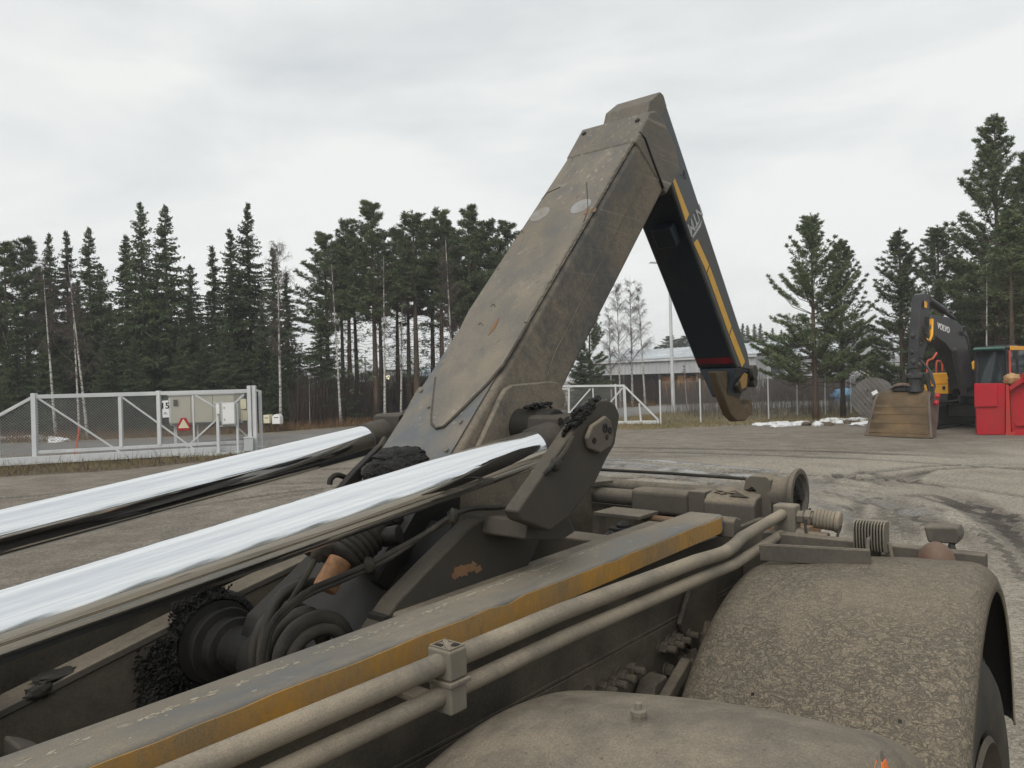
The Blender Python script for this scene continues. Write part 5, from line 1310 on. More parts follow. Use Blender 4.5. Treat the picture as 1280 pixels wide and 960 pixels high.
for px, top, dep, var, wide in [(411, 292, 38, 2, 1.3), (437, 277, 38, 0, 1.2), (447, 292, 40, 1, 1.2), (470, 253, 36, 2, 1.25), (477, 285, 39, 3, 1.2), (497, 287, 40, 0, 1.2), (511, 292, 39, 1, 1.3), (521, 262, 36, 3, 1.4), (541, 270, 41, 1, 1.3), (552, 264, 37, 0, 1.25), (566, 284, 40, 2, 1.2), (578, 286, 42, 3, 1.2), (590, 260, 37, 2, 1.15), (603, 284, 41, 1, 1.2), (616, 276, 38, 0, 1.3), (640, 278, 39, 2, 1.3), (665, 290, 40, 1, 1.3), (690, 300, 40, 0, 1.3), (429, 300, 42, 3, 1.2)]:
    ORD = ['first', 'second', 'third', 'fourth', 'fifth', 'sixth', 'seventh', 'eighth', 'ninth', 'tenth', 'eleventh', 'twelfth', 'thirteenth', 'fourteenth', 'fifteenth', 'sixteenth', 'seventeenth', 'eighteenth', 'nineteenth']
    pos_ = sorted([411, 437, 447, 470, 477, 497, 511, 521, 541, 552, 566, 578, 590, 603, 616, 640, 665, 690, 429]).index(px)
    lab = {411: 'leftmost pine of the middle stand, its crown rounded and low', 470: 'tallest pine of the middle stand with a high pointed tufted top', 521: 'thick dark stemmed pine standing in front of the white building'}.get(px, 'slender bare stemmed pine, ' + ORD[pos_] + ' from the left in the middle stand')
    tree('pine', px, top, dep, lab, PNG_, var, wide)
# between the arm and the jib
tree('young', 738, 372, 41, 'dark ragged pine half hidden behind the arm, left of the bare birches', None, 2, 1.0)
tree('spruce', 727, 425, 40, 'low dark spruce right behind the edge of the arm', None, 1, 1.3)
for px, top, dep, var, lab in [(775, 352, 46, 0, 'leftmost bare birch seen between arm and jib'), (790, 345, 47, 1, 'tall bare birch with drooping twigs seen between arm and jib'), (806, 352, 46, 2, 'rightmost bare birch seen between arm and jib'), (764, 380, 48, 1, 'thin bare birch close to the arm edge'), (858, 455, 46, 2, 'short pale birch stem in front of the long shed')]:
    tree('birch', px, top, dep, lab, 'bare birches between the arm and the jib', var, 1.1)
for k, (px, top) in enumerate(((822, 434), (829, 430), (838, 420), (848, 424), (860, 420), (868, 424))):
    tree('pine', px, top, 110, 'distant round topped pine above the long shed roof, ' + ORD[k] + ' from the left', 'distant pines above the shed', px % 4, 2.2)
for k, (px, top) in enumerate(((930, 404), (937, 406), (944, 405), (952, 404), (960, 415), (968, 410), (978, 412))):
    tree('spire', px, top, 105, 'distant pointed spruce right of the jib, ' + ORD[k] + ' from the left above the shed', 'distant spruces above the shed', px % 2, 1.5)
for k, (px, top) in enumerate(((432, 470), (440, 468), (452, 466), (460, 464), (468, 463))):
    tree('pine', px, top, 120, 'distant low pine beyond the white building, ' + ORD[k] + ' from the left', 'distant pines by the white building', px % 4, 2.6)
# right side
tree('young', 1019, 270, 29.0, 'lone open pine with upswept branches between jib and excavator', None, 0, 1.02)
tree('young', 1053, 303, 30.5, 'smaller pine close on the right of the lone open pine', None, 1, 1.0)
tree('young', 1128, 288, 33.0, 'upswept young pine left of the excavator boom top', None, 2, 1.15)
tree('young', 1176, 284, 36.0, 'dense young pine directly above the excavator boom', None, 1, 1.2)
tree('bigpine', 1250, 148, 31.0, 'tallest pine at the right edge with an open pointed top', None, 0, 1.05)
tree('bigpine', 1292, 190, 33.0, 'tall pine half cut by the right edge of the view', None, 0, 1.2)
tree('pine', 1266, 260, 27.5, 'reddish bare pine stem standing behind the excavator cab', None, 3, 1.3)
for k, (px, top, dep) in enumerate([(1158, 372, 42), (1176, 350, 40), (1205, 318, 38), (1232, 300, 39), (1265, 300, 40), (1290, 330, 37), (1320, 260, 38)]):
    tree('spruce', px, top, dep, 'dark dense spruce behind the excavator, ' + ORD[k] + ' from the left in the backing wood', 'spruces behind the excavator', k % 3, 1.5)
tree('bare', 1232, 330, 28.0, 'thin pale birch stem behind the excavator cab', None, 1, 1.0)
for k, (px, top, dep, lab) in enumerate([(1093, 440, 36, 'low bushy pine above the cable drum')]):
    tree('young', px, top, dep, lab, 'low pines by the fence', k, 1.35)

# ================================================================== GATES, FENCES, BOXES
M['galv'] = grime('galvanised_steel', (0.50, 0.515, 0.525), (0.62, 0.63, 0.63), 0.35, 0.65, 2.0, rough=(0.4, 0.55), bump=0.05, fine=0.08)
M['wire'] = plain('galvanised_wire', (0.26, 0.265, 0.26), 0.5, 0.3, 0.1)
M['greybox'] = plain('light_grey_box_paint', (0.50, 0.525, 0.52), 0.5, 0, 0.06, 3)
M['white'] = plain('white_sheet', (0.80, 0.80, 0.79), 0.5, 0, 0.05, 3)
M['black'] = plain('black_print', (0.012, 0.012, 0.012), 0.6, 0, 0.1)
M['beige'] = plain('pale_beige_steel', (0.46, 0.435, 0.36), 0.6, 0, 0.10, 2)
M['cream'] = plain('cream_plate', (0.66, 0.62, 0.44), 0.6, 0, 0.08, 6)
M['signred'] = plain('sign_red', (0.42, 0.015, 0.025), 0.45, 0, 0.1)
M['orange'] = plain('orange_stick', (0.72, 0.10, 0.035), 0.6, 0, 0.1)
M['concrete'] = plain('grey_concrete', (0.34, 0.33, 0.31), 0.9, 0, 0.2, 8, 0.3)
class Panel:
    """an upright line of fence on the ground; (t, z, off) -> world"""
    def __init__(s, A, B):
        s.A = Vector((A[0], A[1], 0)); d = Vector((B[0] - A[0], B[1] - A[1], 0)); s.L = d.length; s.d = d.normalized(); s.n = Vector((s.d.y, -s.d.x, 0))
        s.pl = VPlane(A, s.d)
    def __call__(s, t, z, off=0.0):
        p = s.A + s.d * t + s.n * off; return Vector((p.x, p.y, z))
    def px(s, x, y): return s.pl(x, y)
def mesh_wires(P, t0, t1, z0, z1, pitch, r, parent, top=None):
    """diagonal wires both ways, clipped to the panel (top(t) = upper limit)"""
    mb = MB(); h = z1 - z0
    k = t0 - h
    def ok(t, z): return t0 - 1e-6 <= t <= t1 + 1e-6 and z <= (top(t) if top else z1) + 1e-6
    seg = h / 12 if top else None
    while k < t1 + h:
        for sgn, off in ((1, .004), (-1, -.004)):
            a = (k, z0) if sgn > 0 else (k, z1); b = (k + h, z1) if sgn > 0 else (k + h, z0)
            n = 12 if top else 1
            ts = np.linspace(0, 1, n + 1)
            for i in range(n):
                p = [a[0] + (b[0] - a[0]) * ts[i], a[1] + (b[1] - a[1]) * ts[i]]; q = [a[0] + (b[0] - a[0]) * ts[i + 1], a[1] + (b[1] - a[1]) * ts[i + 1]]
                lo, hi = min(p[0], q[0]), max(p[0], q[0])
                if hi <= t0 or lo >= t1: continue
                sl = (q[1] - p[1]) / (q[0] - p[0])
                if p[0] < t0: p = [t0, p[1] + sl * (t0 - p[0])]
                if q[0] > t1: q = [t1, q[1] + sl * (t1 - q[0])]
                if top and not (ok(*p) and ok(*q)): continue
                mb.beam(P(p[0], p[1], off), P(q[0], q[1], off), r)
        k += pitch
    return tag(mb.build('chain_link_mesh', M['wire'], parent, 0, 2, 0, False), kind='stuff')
GA, GB = gp(45, 582), gp(325, 566)
P = Panel(GA, GB)
gate = thing('sliding_gate', 'long galvanised sliding gate with diagonal braces and chain link, left of the truck', 'gate', (0, 0, 0))
def G_(name, mb, mat='galv', parent=None, bevel=0.006, label=None):
    o = mb.build(name, M[mat], parent or gate, bevel, 2, 35)
    if label: o['label'] = label
    return o
tR = P.px(312, 520)[0]; zT = P.px(45, 496)[1]
Tt = lambda x: P.px(x, 520)[0]
zB = 0.33
G_('top_rail', MB().beam(P(-0.02, zT), P(Tt(318), zT), .085, .10))
G_('bottom_rail', MB().beam(P(0.05, zB), P(Tt(312), zB), .07, .08))
G_('roller_beam', MB().beam(P(-2.6, .135), P(Tt(322), .135), .16, .19))
G_('end_post', MB().beam(P(0, .23), P(0, zT + .09), .115))
G_('tail_brace', MB().beam(P(-0.05, zT - .02), P(-2.5, .24), .075))
for x, wd in ((151, .085), (199, .095), (242, .045)):
    G_('gate_upright', MB().beam(P(Tt(x), zB + .03), P(Tt(x), zT + (.07 if x == 199 else -.05)), wd))
for (x0, y0), (x1, y1) in (((48, 498), (150, 565)), ((152, 496), (241, 560)), ((244, 494), (278, 514)), ((233, 559), (305, 493)), ((293, 531), (312, 548))):
    a, b = P.px(x0, y0), P.px(x1, y1)
    G_('brace', MB().beam(P(a[0], a[1], .012), P(b[0], b[1], .012), .045))
mesh_wires(P, 0.06, Tt(312), zB + .04, zT - .05, .072, .0075, gate)
mesh_wires(P, -2.4, -0.06, .23, zT - .05, .072, .0075, gate, lambda t: .24 + (zT - .26) * (t + 2.5) / 2.45)
gp_ = thing('gate_post', 'pair of galvanised guide posts where the sliding gate ends', 'gate post', P(Tt(314), 0, .12))
def at_thing(o, name, mb, mat, bevel=0.004):
    r = mb.build(name, M[mat], o, bevel, 2, 35)
    r.data.transform(Matrix.Translation(-Vector(o.location))); return r
zp = P.px(314, 482)[1]
at_thing(gp_, 'post', MB().beam(P(Tt(312), -.05, .14), P(Tt(312), zp, .14), .10), 'galv')
at_thing(gp_, 'post', MB().beam(P(Tt(318), -.05, .14), P(Tt(318), zp, .14), .10), 'galv')
at_thing(gp_, 'guide_plate', MB().beam(P(Tt(310), zT + .05, .06), P(Tt(320), zT + .05, .06), .06, .04), 'galv')
lp = thing('catch_post', 'single slim galvanised catch post right of the pair of gate posts', 'gate post', P(Tt(326), 0, -.1))
at_thing(lp, 'post', MB().beam(P(Tt(326), -.05, -.1), P(Tt(326), P.px(326, 488)[1], -.1), .075), 'galv')
at_thing(lp, 'catch_arm', MB().beam(P(Tt(319), zT + .0, -.1), P(Tt(326) - .04, zT, -.1), .06), 'galv')
at_thing(lp, 'catch_foot', MB().bx(-.1, .1, -.1, .1, -.02, .16, Matrix.Translation(P(Tt(325), 0, -.1))), 'galv')
# sill beam in front of the gate that carries the posts
sb = thing('roller_sill', 'low white painted steel sill under the right end of the gate', 'steel beam', P(Tt(270), 0, .3))
at_thing(sb, 'beam', MB().beam(P(Tt(224), .035, .28), P(Tt(326), .075, .28), .14, .07), 'greybox')
# control cabinet on two legs
cb = thing('control_cabinet', 'grey gate control cabinet with white front on two legs', 'control box', P(Tt(284), 0, .25))
c0, c1 = P.px(276, 503), P.px(294, 530)
at_thing(cb, 'cabinet', MB().extr([P(c0[0], c1[1], .12), P(c1[0], c1[1], .12), P(c1[0], c0[1], .12), P(c0[0], c0[1], .12)], P.n * .20), 'greybox', .01)
at_thing(cb, 'cabinet_door', MB().extr([P(c0[0] + .03, c1[1] + .03, .322), P(c1[0] - .03, c1[1] + .03, .322), P(c1[0] - .03, c0[1] - .03, .322), P(c0[0] + .03, c0[1] - .03, .322)], P.n * .012), 'white', .004)
for zq in (.12, -.12):
    at_thing(cb, 'door_latch', MB().lathe(P(c0[0] + .07, (c0[1] + c1[1]) / 2 + zq * 1.3, .335), P.n, [(0, .016), (.012, .014), (.012, 0)], 10), 'black', 0)
at_thing(cb, 'leg', MB().beam(P(Tt(272), -.05, .22), P(Tt(272), P.px(272, 503)[1], .22), .075), 'galv')
at_thing(cb, 'leg', MB().beam(P(Tt(296), -.05, .22), P(Tt(296), P.px(296, 504)[1], .22), .055), 'galv')
at_thing(cb, 'cabinet_shelf', MB().beam(P(Tt(273), c1[1] - .03, .22), P(Tt(296), c1[1] - .03, .22), .05, .03), 'galv')
cr_ = thing('card_reader', 'small white reader on the left leg of the control cabinet with forked antennas', 'card reader', P(Tt(272), 1, .27))
r0, r1 = P.px(269.8, 505.5), P.px(274, 517)
at_thing(cr_, 'case', MB().extr([P(r0[0], r1[1], .262), P(r1[0], r1[1], .262), P(r1[0], r0[1], .262), P(r0[0], r0[1], .262)], P.n * .05), 'white', .006)
for q in ((266, 501), (278, 500)):
    a = P.px(*q); at_thing(cr_, 'antenna', MB().beam(P(Tt(272), r0[1], .26), P(a[0], a[1], .26), .014), 'galv', 0)
mt = thing('gate_motor', 'low grey motor box at the foot of the gate posts', 'gate motor', P(Tt(310), 0, .3))
m0, m1 = P.px(304, 546), P.px(315.5, 566)
at_thing(mt, 'case', MB().extr([P(m0[0], .09, .22), P(m1[0], .09, .22), P(m1[0], m0[1], .22), P(m0[0], m0[1], .22)], P.n * .2), 'greybox', .012)
at_thing(mt, 'lid', MB().extr([P(m0[0] - .01, m0[1] - .02, .21), P(m1[0] + .01, m0[1] - .02, .21), P(m1[0] + .01, m0[1] + .01, .21), P(m0[0] - .01, m0[1] + .01, .21)], P.n * .22), 'galv', .006)
for i, (x0, y0, x1, y1) in enumerate(((300.3, 499, 308, 511), (301, 513, 309, 525.5))):
    a, b = P.px(x0, y0), P.px(x1, y1)
    o = thing('notice_plate', ('upper' if i == 0 else 'lower') + ' of two small cream plates wired to the gate by the posts', 'plate', P((a[0] + b[0]) / 2, b[1], .03))
    at_thing(o, 'plate', MB().extr([P(a[0], b[1], .018), P(b[0], b[1], .018), P(b[0], a[1], .018), P(a[0], a[1], .018)], P.n * .006), 'cream', 0)
# red edged triangle with cream centre, hung on the mesh
tc_ = P.px(229, 531)
tri = thing('triangle_sign', 'red edged triangle sign with cream centre hanging on the gate mesh', 'sign', P(tc_[0], tc_[1], .03))
def poly_px(pts, off): return [P(*P.px(x, y), off) for x, y in pts]
at_thing(tri, 'sign_plate', MB().extr(poly_px([(221, 534), (226, 522.5), (233, 522.3), (238, 533), (237, 537.6), (222, 538)], .03), P.n * .008), 'signred', 0)
at_thing(tri, 'sign_face', MB().extr(poly_px([(222.6, 535.2), (229.2, 523.4), (236.6, 534.8)], .0395), P.n * .003), 'cream', 0)
hs = P.px(207, 511)
sg = thing('number_sign', 'white house number sign reading 15 on the gate', 'sign', P(hs[0], hs[1], .03))
at_thing(sg, 'sign_plate', MB().extr(poly_px([(202.3, 501), (210.2, 500.3), (211.6, 521.5), (203.4, 522)], .03), P.n * .008), 'white', 0)
tm15 = text_mesh('15', .225, .001, 0, .004)
o = obj('number', tm15, M['black'], sg, 0, 0, 0)
q = P.px(206.4, 507.5)
o.matrix_local = Matrix.Translation(-sg.location) @ frame_mat(P(q[0], q[1], .0405), P.d, (0, 0, 1), P.n)
for y, a, b in ((515.5, 205.2, 208), (517.3, 204.2, 209.4)):
    u, v = P.px(a, y), P.px(b, y)
    at_thing(sg, 'small_print', MB().beam(P(u[0], u[1], .0395), P(v[0], v[1], .0395), .003, .014), 'black', 0)
at_thing(sg, 'side_strip', MB().extr(poly_px([(210.4, 497.6), (213.2, 497.8), (213.4, 528), (211.6, 527.5)], .025), P.n * .012), 'greybox', 0)
# beige cabinet beyond the gate
bA = gp(214, 540); bD = 23.6
bx0, bx1 = at(211, 520, bD), at(293, 520, bD + .6); zt, zb = at(250, 494, bD).z, at(250, 528.5, bD).z
bc = thing('beige_container', 'wide pale beige steel cabinet on thin legs behind the gate mesh', 'cabinet', (bx0.x, bx0.y, 0))
d = (bx1 - bx0); d.z = 0
def bcp(t, z, o=0): return Vector((bx0.x + d.x * t, bx0.y + d.y * t + o, z))
for i in range(3):
    t0, t1 = i / 3 + .003, (i + 1) / 3 - .003
    at_thing(bc, 'cabinet_panel', MB().extr([bcp(t0, zb), bcp(t1, zb), bcp(t1, zt), bcp(t0, zt)], (0, .03, 0)), 'beige', .006)
at_thing(bc, 'cabinet_body', MB().extr([bcp(0, zb + .01, .031), bcp(1, zb + .01, .031), bcp(1, zt - .01, .031), bcp(0, zt - .01, .031)], (0, .9, 0)), 'beige', .01)
at_thing(bc, 'cabinet_roof', MB().extr([bcp(-.01, zt, -.03), bcp(1.01, zt, -.03), bcp(1.01, zt + .04, -.03), bcp(-.01, zt + .04, -.03)], (0, 1.0, 0)), 'galv', .006)
at_thing(bc, 'cabinet_sill', MB().beam(bcp(-.05, zb - .04, .3), bcp(1.08, zb - .04, .3), .10, .08), 'wire', .004)
for t in (0.0, .02, .35, .68, .98):
    at_thing(bc, 'leg', MB().beam(bcp(t, -.05, .4), bcp(t, zb, .4), .05), 'galv', 0)
a = bcp(.085, zt - .2, -.004)
at_thing(bc, 'worn_sticker', MB().bx(-.11, .11, -.003, .002, -.12, .08, Matrix.Translation(a)), 'dark2', 0)
# mailboxes on posts
for i, (x0, x1, y0, y1, rnd, lab) in enumerate(((330.6, 338, 518.6, 529.2, 0, 'square cream mailbox on a post at the forest edge'), (341.5, 351, 517.5, 530, 1, 'white round topped mailbox on a post, right of the square one'))):
    Y = 30.5
    a, b = at(x0, y1, Y), at(x1, y0, Y); mx_ = (a.x + b.x) / 2
    o = thing('mailbox', lab, 'mailbox', (mx_, Y, 0))
    hw, z0_, z1_ = (b.x - a.x) / 2, a.z, b.z
    if rnd:
        pr = [(-hw, z0_), (hw, z0_)] + [(hw * math.cos(t), z1_ - hw + hw * math.sin(t)) for t in np.linspace(0, math.pi, 13)]
    else: pr = [(-hw, z0_), (hw, z0_), (hw, z1_), (-hw, z1_)]
    MB().prism(pr, -.12, .30).build('box', M['white' if rnd else 'cream'], o, .01)
    MB().prism([(x * .9, z0_ + (z - z0_) * .94 + .012) for x, z in pr], -.133, -.121).build('flap', M['white' if rnd else 'cream'], o, .004)
    MB().bx(-hw * .55, hw * .6, -.1355, -.1335, z0_ + (z1_ - z0_) * .62, z0_ + (z1_ - z0_) * .70).build('slot', M['black'], o)
    MB().bx(-.035, .035, .03, .10, -.1, z0_ - .001).build('post', M['bark'], o, .004)
# orange marker stick by the road
a, b = gp(93.5, 568), None
o = thing('marker_stick', 'thin orange snow marker stick leaning behind the gate mesh', 'marker stick', (a.x, a.y, 0))
tp2 = at(99.5, 532, a.y)
MB().tube([(0, 0, -.05), ((tp2.x - a.x) * .5 + .01, 0, tp2.z * .5), (tp2.x - a.x, 0, tp2.z)], .022, 8).build('stick', M['orange'], o)

def fence(name_lab, pts, h, n_posts, rw=.03, pitch=.10, wr=.0042, skip=()):
    """chain link fence along a line of posts, one thing"""
    o = thing('chain_link_fence', name_lab, 'fence', (0, 0, 0))
    for i, p in enumerate(pts):
        if i in skip: continue
        MB().cyl((p[0], p[1], -.05), (p[0], p[1], h + .06), rw, None, 10).lathe((p[0], p[1], h + .06), (0, 0, 1), [(0, rw * 1.15), (.03, rw * .9), (.04, 0)], 10).build('fence_post', M['galv'], o, 0)
    for a, b in zip(pts[:-1], pts[1:]):
        Q = Panel(a, b)
        mesh_wires(Q, 0.02, Q.L - .02, .05, h, pitch, wr, o)
        MB().beam(Q(0, h + .005), Q(Q.L, h + .005), .012).build('tension_wire', M['wire'], o)
    return o
fx = [(826, 531), (876, 529.5), (922, 527), (961, 524.5), (997, 521.5), (1032, 519), (1064, 517), (1092, 515.5), (1118, 514.5), (1150, 513), (1200, 511.5), (1260, 510)]
fpts = [(lambda p: (p.x, p.y))(gp(*q)) for q in fx]
fence('long chain link fence with slim steel posts along the back of the yard', fpts, 1.60, 0)
lf = [(-24, 20.6), (-20.5, 20.6), (-17.2, 20.7), (-14.0, 20.9)]
fence('short chain link fence behind the tail of the sliding gate at the left', lf, 1.72, 0)
# second gate leaf at the right
HA, HB = gp(690, 533), gp(825, 530.5)
P2 = Panel(HA, HB)
g2 = thing('cantilever_gate', 'light steel gate end with sloping tail brace, behind the truck arm', 'gate', (0, 0, 0))
def px2(x, y): return P2(*P2.px(x, y))
for n_, pts, wd in (('top_rail', ((690, 483), (781, 482)), .08), ('bottom_rail', ((690, 529.5), (824, 527.5)), .12), ('gate_upright', ((711, 485), (711, 527)), .07), ('gate_upright', ((741, 485), (743, 527)), .05), ('gate_upright', ((769, 480), (771, 526)), .06), ('gate_upright', ((780, 483), (782, 526)), .10), ('gate_upright', ((799, 504), (801, 526)), .06),
                    ('tail_brace', ((781, 483), (823, 525)), .07), ('brace', ((712, 516), (738, 486)), .05), ('brace', ((762, 504), (778, 485)), .05), ('top_rail', ((690, 486.5), (711, 486)), .05)):
    MB().beam(px2(*pts[0]), px2(*pts[1]), wd).build(n_, M['galv'], g2, .004)
a, b = P2.px(690, 500)[0], P2.px(781, 500)[0]
mesh_wires(P2, a, b, .22, P2.px(740, 484)[1], .085, .007, g2)
# lamp post behind the fence, its head hidden by the jib
lb = gp(842, 517); lz = at(833, 330, lb.y)
lamp = thing('street_lamp', 'tall slim galvanised lamp post rising behind the fence beside the jib', 'lamp post', (lb.x, lb.y, 0))
MB().tube([(0, 0, -.1), (-.02, 0, 2.5), (-.03, 0, lz.z - .3)], [.10, .085, .06], 14).build('pole', M['galv'], lamp)
MB().tube([(-.03, 0, lz.z - .3), (-.06, 0, lz.z - .02), (-.25, 0, lz.z + .05), (-.55, 0, lz.z + .08)], .035, 10).build('lamp_arm', M['galv'], lamp)
MB().prism([(-.5, lz.z + .10), (-.95, lz.z + .13), (-1.0, lz.z + .07), (-.52, lz.z + .04)], -.12, .12).build('lamp_head', M['galv'], lamp, .01)

# ================================================================== BUILDINGS
M['sheet'] = grime('pale_grey_sheet_wall', (0.36, 0.37, 0.38), (0.46, 0.47, 0.475), 0.35, 0.65, 0.6, rough=(0.5, 0.6), bump=0.05, fine=0.05)
M['roofsheet'] = grime('frosty_blue_grey_roof', (0.40, 0.435, 0.46), (0.62, 0.65, 0.67), 0.38, 0.62, 0.5, rough=(0.45, 0.6), bump=0.05, fine=0.05)
M['darkbrown'] = plain('dark_brown_timber', (0.045, 0.036, 0.030), 0.9, 0, 0.3, 2)  # one plain dark brown for walls, posts, boards, trim and skid
M['boards'] = plain('orange_brown_boards', (0.30, 0.13, 0.045), 0.8, 0, 0.3, 3)
M['crateyellow'] = plain('yellow_crate', (0.50, 0.26, 0.05), 0.7, 0, 0.2, 3)
M['glass'] = NT('window_glass').set((0.05, 0.06, 0.07), 0.08)
M['palewall'] = plain('pale_yellow_grey_wall', (0.50, 0.49, 0.43), 0.8, 0, 0.08, 1)
M['bluewall'] = plain('pale_blue_sheet', (0.36, 0.43, 0.47), 0.6, 0, 0.08, 1)
M['bluetarp'] = plain('blue_tarpaulin', (0.10, 0.25, 0.42), 0.6, 0, 0.15, 3)
class Bld:
    def __init__(s, name, label, A, B, depth, cat='building'):
        s.P = Panel(A, B); s.D = depth; s.o = thing(name, label, cat, (A[0], A[1], 0)); s.inv = Matrix.Translation(-Vector((A[0], A[1], 0)))
    def box(s, name, t0, t1, z0, z1, o0, o1, mat, bevel=0, parent=None):
        mb = MB().extr([s.P(t0, z0, -o0), s.P(t1, z0, -o0), s.P(t1, z1, -o0), s.P(t0, z1, -o0)], s.P.n * -(o1 - o0))
        r = mb.build(name, M[mat], parent or s.o, bevel, 2, 35); r.data.transform(s.inv); return r
    def poly(s, name, pts, mat, vec=None, parent=None):
        mb = MB().extr([s.P(t, z, -o) for t, z, o in pts], vec or Vector((0, 0, .06)))
        r = mb.build(name, M[mat], parent or s.o, 0, 2, 35); r.data.transform(s.inv); return r
    def ribs(s, name, t0, t1, z0, z1, o, step, mat, parent=None, wd=.05):
        mb = MB(); t = t0 + step / 2
        while t < t1:
            mb.extr([s.P(t - wd, z0, -o), s.P(t + wd, z0, -o), s.P(t + wd, z1, -o), s.P(t - wd, z1, -o)], s.P.n * .04); t += step
        r = mb.build(name, M[mat], parent or s.o, 0, 2, 0); r.data.transform(s.inv); r['kind'] = 'stuff'; return r
    def window(s, t0, t1, z0, z1, o, frame='white'):
        f = s.box('window', t0 - .06, t1 + .06, z0 - .06, z1 + .06, o - .05, o - .004, frame)
        s.box('pane', t0, t1, z0, z1, o - .054, o - .0505, 'glass', 0, f)
# long shed behind the right fence
a1, b1 = at(735, 470, 74), at(945, 466, 60)
B1 = Bld('long_shed', 'long open sided shed with pale grey upper wall and frosty metal roof', (a1.x, a1.y), (b1.x, b1.y), 12)
L = B1.P.L; zf = at(860, 466, B1.P(L * .6, 0).y).z
ze = at(860, 449, B1.P(L * .6, 0).y).z; zr = at(860, 434, B1.P(L * .6, 0).y + 5).z
w1 = B1.box('wall', 0, L, zf, ze, 0, .15, 'sheet'); B1.ribs('wall_ribs', 0, L, zf, ze - .02, -.002, .45, 'sheet', w1)
B1.box('fascia', -.2, L + .2, ze - .06, ze + .13, -.25, -.10, 'galv')
rf = B1.poly('roof', [(-.3, ze + .14, -.3), (L + .3, ze + .14, -.3), (L + .3, zr, 6), (-.3, zr, 6)], 'roofsheet', Vector((0, 0, .08)))
B1.poly('roof', [(-.3, zr + .001, 6.01), (L + .3, zr + .001, 6.01), (L + .3, ze + .14, 12.3), (-.3, ze + .14, 12.3)], 'roofsheet', Vector((0, 0, .08)))
mb = MB()
t = 0.2
while t < L:
    mb.beam(B1.P(t, ze + .24, .28), B1.P(t, zr + .10, -6), .06, .05); t += .6
r = mb.build('roof_ribs', M['roofsheet'], rf, 0, 2, 0); r.data.transform(B1.inv); r['kind'] = 'stuff'
B1.box('rear_wall', 0, L, 0, ze, 11.8, 12, 'darkbrown')
B1.box('end_wall', 0, .15, 0, ze, .2, 11.7, 'darkbrown'); B1.box('end_wall', L - .15, L, 0, ze, .2, 11.7, 'sheet')
B1.box('floor_slab', 0, L, -.1, .08, 0, 12, 'concrete')
k = 0
while k * 4.2 < L:
    B1.box('post', k * 4.2 + .18, k * 4.2 + .42, .08, zf - .002, .02, .22, 'darkbrown'); k += 1
B1.box('inner_shelf', L * .42, L * .62, .3, zf - .25, 1.2, 3.0, 'boards'); B1.box('inner_shelf', L * .66, L * .93, .1, zf - .5, 1.6, 3.0, 'darkbrown')
for t0, t1, z0, z1 in ((.555, .595, .55, .9), (.66, .69, .62, .95), (.73, .755, .45, .85)):
    B1.box('stored_board_stack', L * t0, L * t1, zf * z0, zf * z1, .7, 1.15, 'crateyellow')
for t0, t1, z0, z1 in ((.45, .53, .1, .85), (.60, .645, .1, .8), (.70, .728, .1, .75), (.80, .9, .1, .5)):
    B1.box('stored_board_stack', L * t0, L * t1, .09, zf * z1, .6, 1.1, 'boards')
# gabled hall behind the pines right of the jib
a2, b2 = at(926, 470, 62), at(1118, 468, 56)
B2 = Bld('gabled_hall', 'white gabled hall with frosty metal roof behind the lone pines', (a2.x, a2.y), (b2.x, b2.y), 14)
L = B2.P.L; e2 = at(1000, 446, 60).z; r2 = at(1080, 415, 64).z
w2 = B2.box('wall', 0, L, 0, e2, 0, .2, 'sheet'); B2.ribs('wall_ribs', 0, L, 0, e2 - .02, -.002, .5, 'sheet', w2)
rf = B2.poly('roof', [(-.3, e2 + .02, -.4), (L + .3, e2 + .02, -.4), (L + .3, e2 + .9, 6), (-.3, e2 + .9, 6)], 'roofsheet', Vector((0, 0, .08)))
B2.box('rear_wall', 0, L, 0, e2, 11.8, 12, 'sheet')
tg0, tg1 = L * .72, L * 1.0
gw = B2.poly('gable_wall', [(tg0, .02, -1.4), (tg1, .02, -1.4), (tg1, e2 + .35, -1.4), ((tg0 + tg1) / 2 - .3, r2, -1.4), (tg0, e2 + .35, -1.4)], 'sheet', B2.P.n * -1.3)
B2.poly('gable_roof', [(tg0 - .3, e2 + .25, -1.7), ((tg0 + tg1) / 2 - .3, r2 + .10, -1.7), ((tg0 + tg1) / 2 - .3, r2 + .22, -1.7), (tg0 - .3, e2 + .37, -1.7)], 'roofsheet', B2.P.n * -8)
B2.poly('gable_roof', [((tg0 + tg1) / 2 - .295, r2 + .10, -1.7), (tg1 + .3, e2 + .25, -1.7), (tg1 + .3, e2 + .37, -1.7), ((tg0 + tg1) / 2 - .295, r2 + .22, -1.7)], 'roofsheet', B2.P.n * -8)
dr = B2.box('door', L * .84, L * .90, .05, 1.9, -1.46, -1.41, 'cream'); B2.box('door_frame', L * .835, L * .905, 1.905, 2.0, -1.48, -1.41, 'darkbrown', 0, dr)
B2.box('dark_fascia', tg0 + .1, tg1 - .1, e2 - .55, e2 - .05, -1.46, -1.405, 'darkbrown')
for k in range(14):
    t0 = L * .03 + k * L * .048
    B2.box('board', t0, t0 + L * .046, .02, e2 * (.50 if k % 3 else .46), -.05 - .01 * (k % 2), -.004, 'darkbrown')
for k in (2, 8): B2.window(L * (.08 + .07 * k), L * (.08 + .07 * k) + .6, e2 * .62, e2 * .8, 0, 'darkbrown')
tarp = thing('blue_tarpaulin', 'crumpled blue tarpaulin heap beyond the fence near the cable drum', 'tarpaulin', tuple(at(1062, 500, 46)[:2]) + (0,))
MB().blob((0, 0, .35), (1.0, .6, .45), 3, .4, 20, 12).build('sheet', M['bluetarp'], tarp, 0, 2, 60)
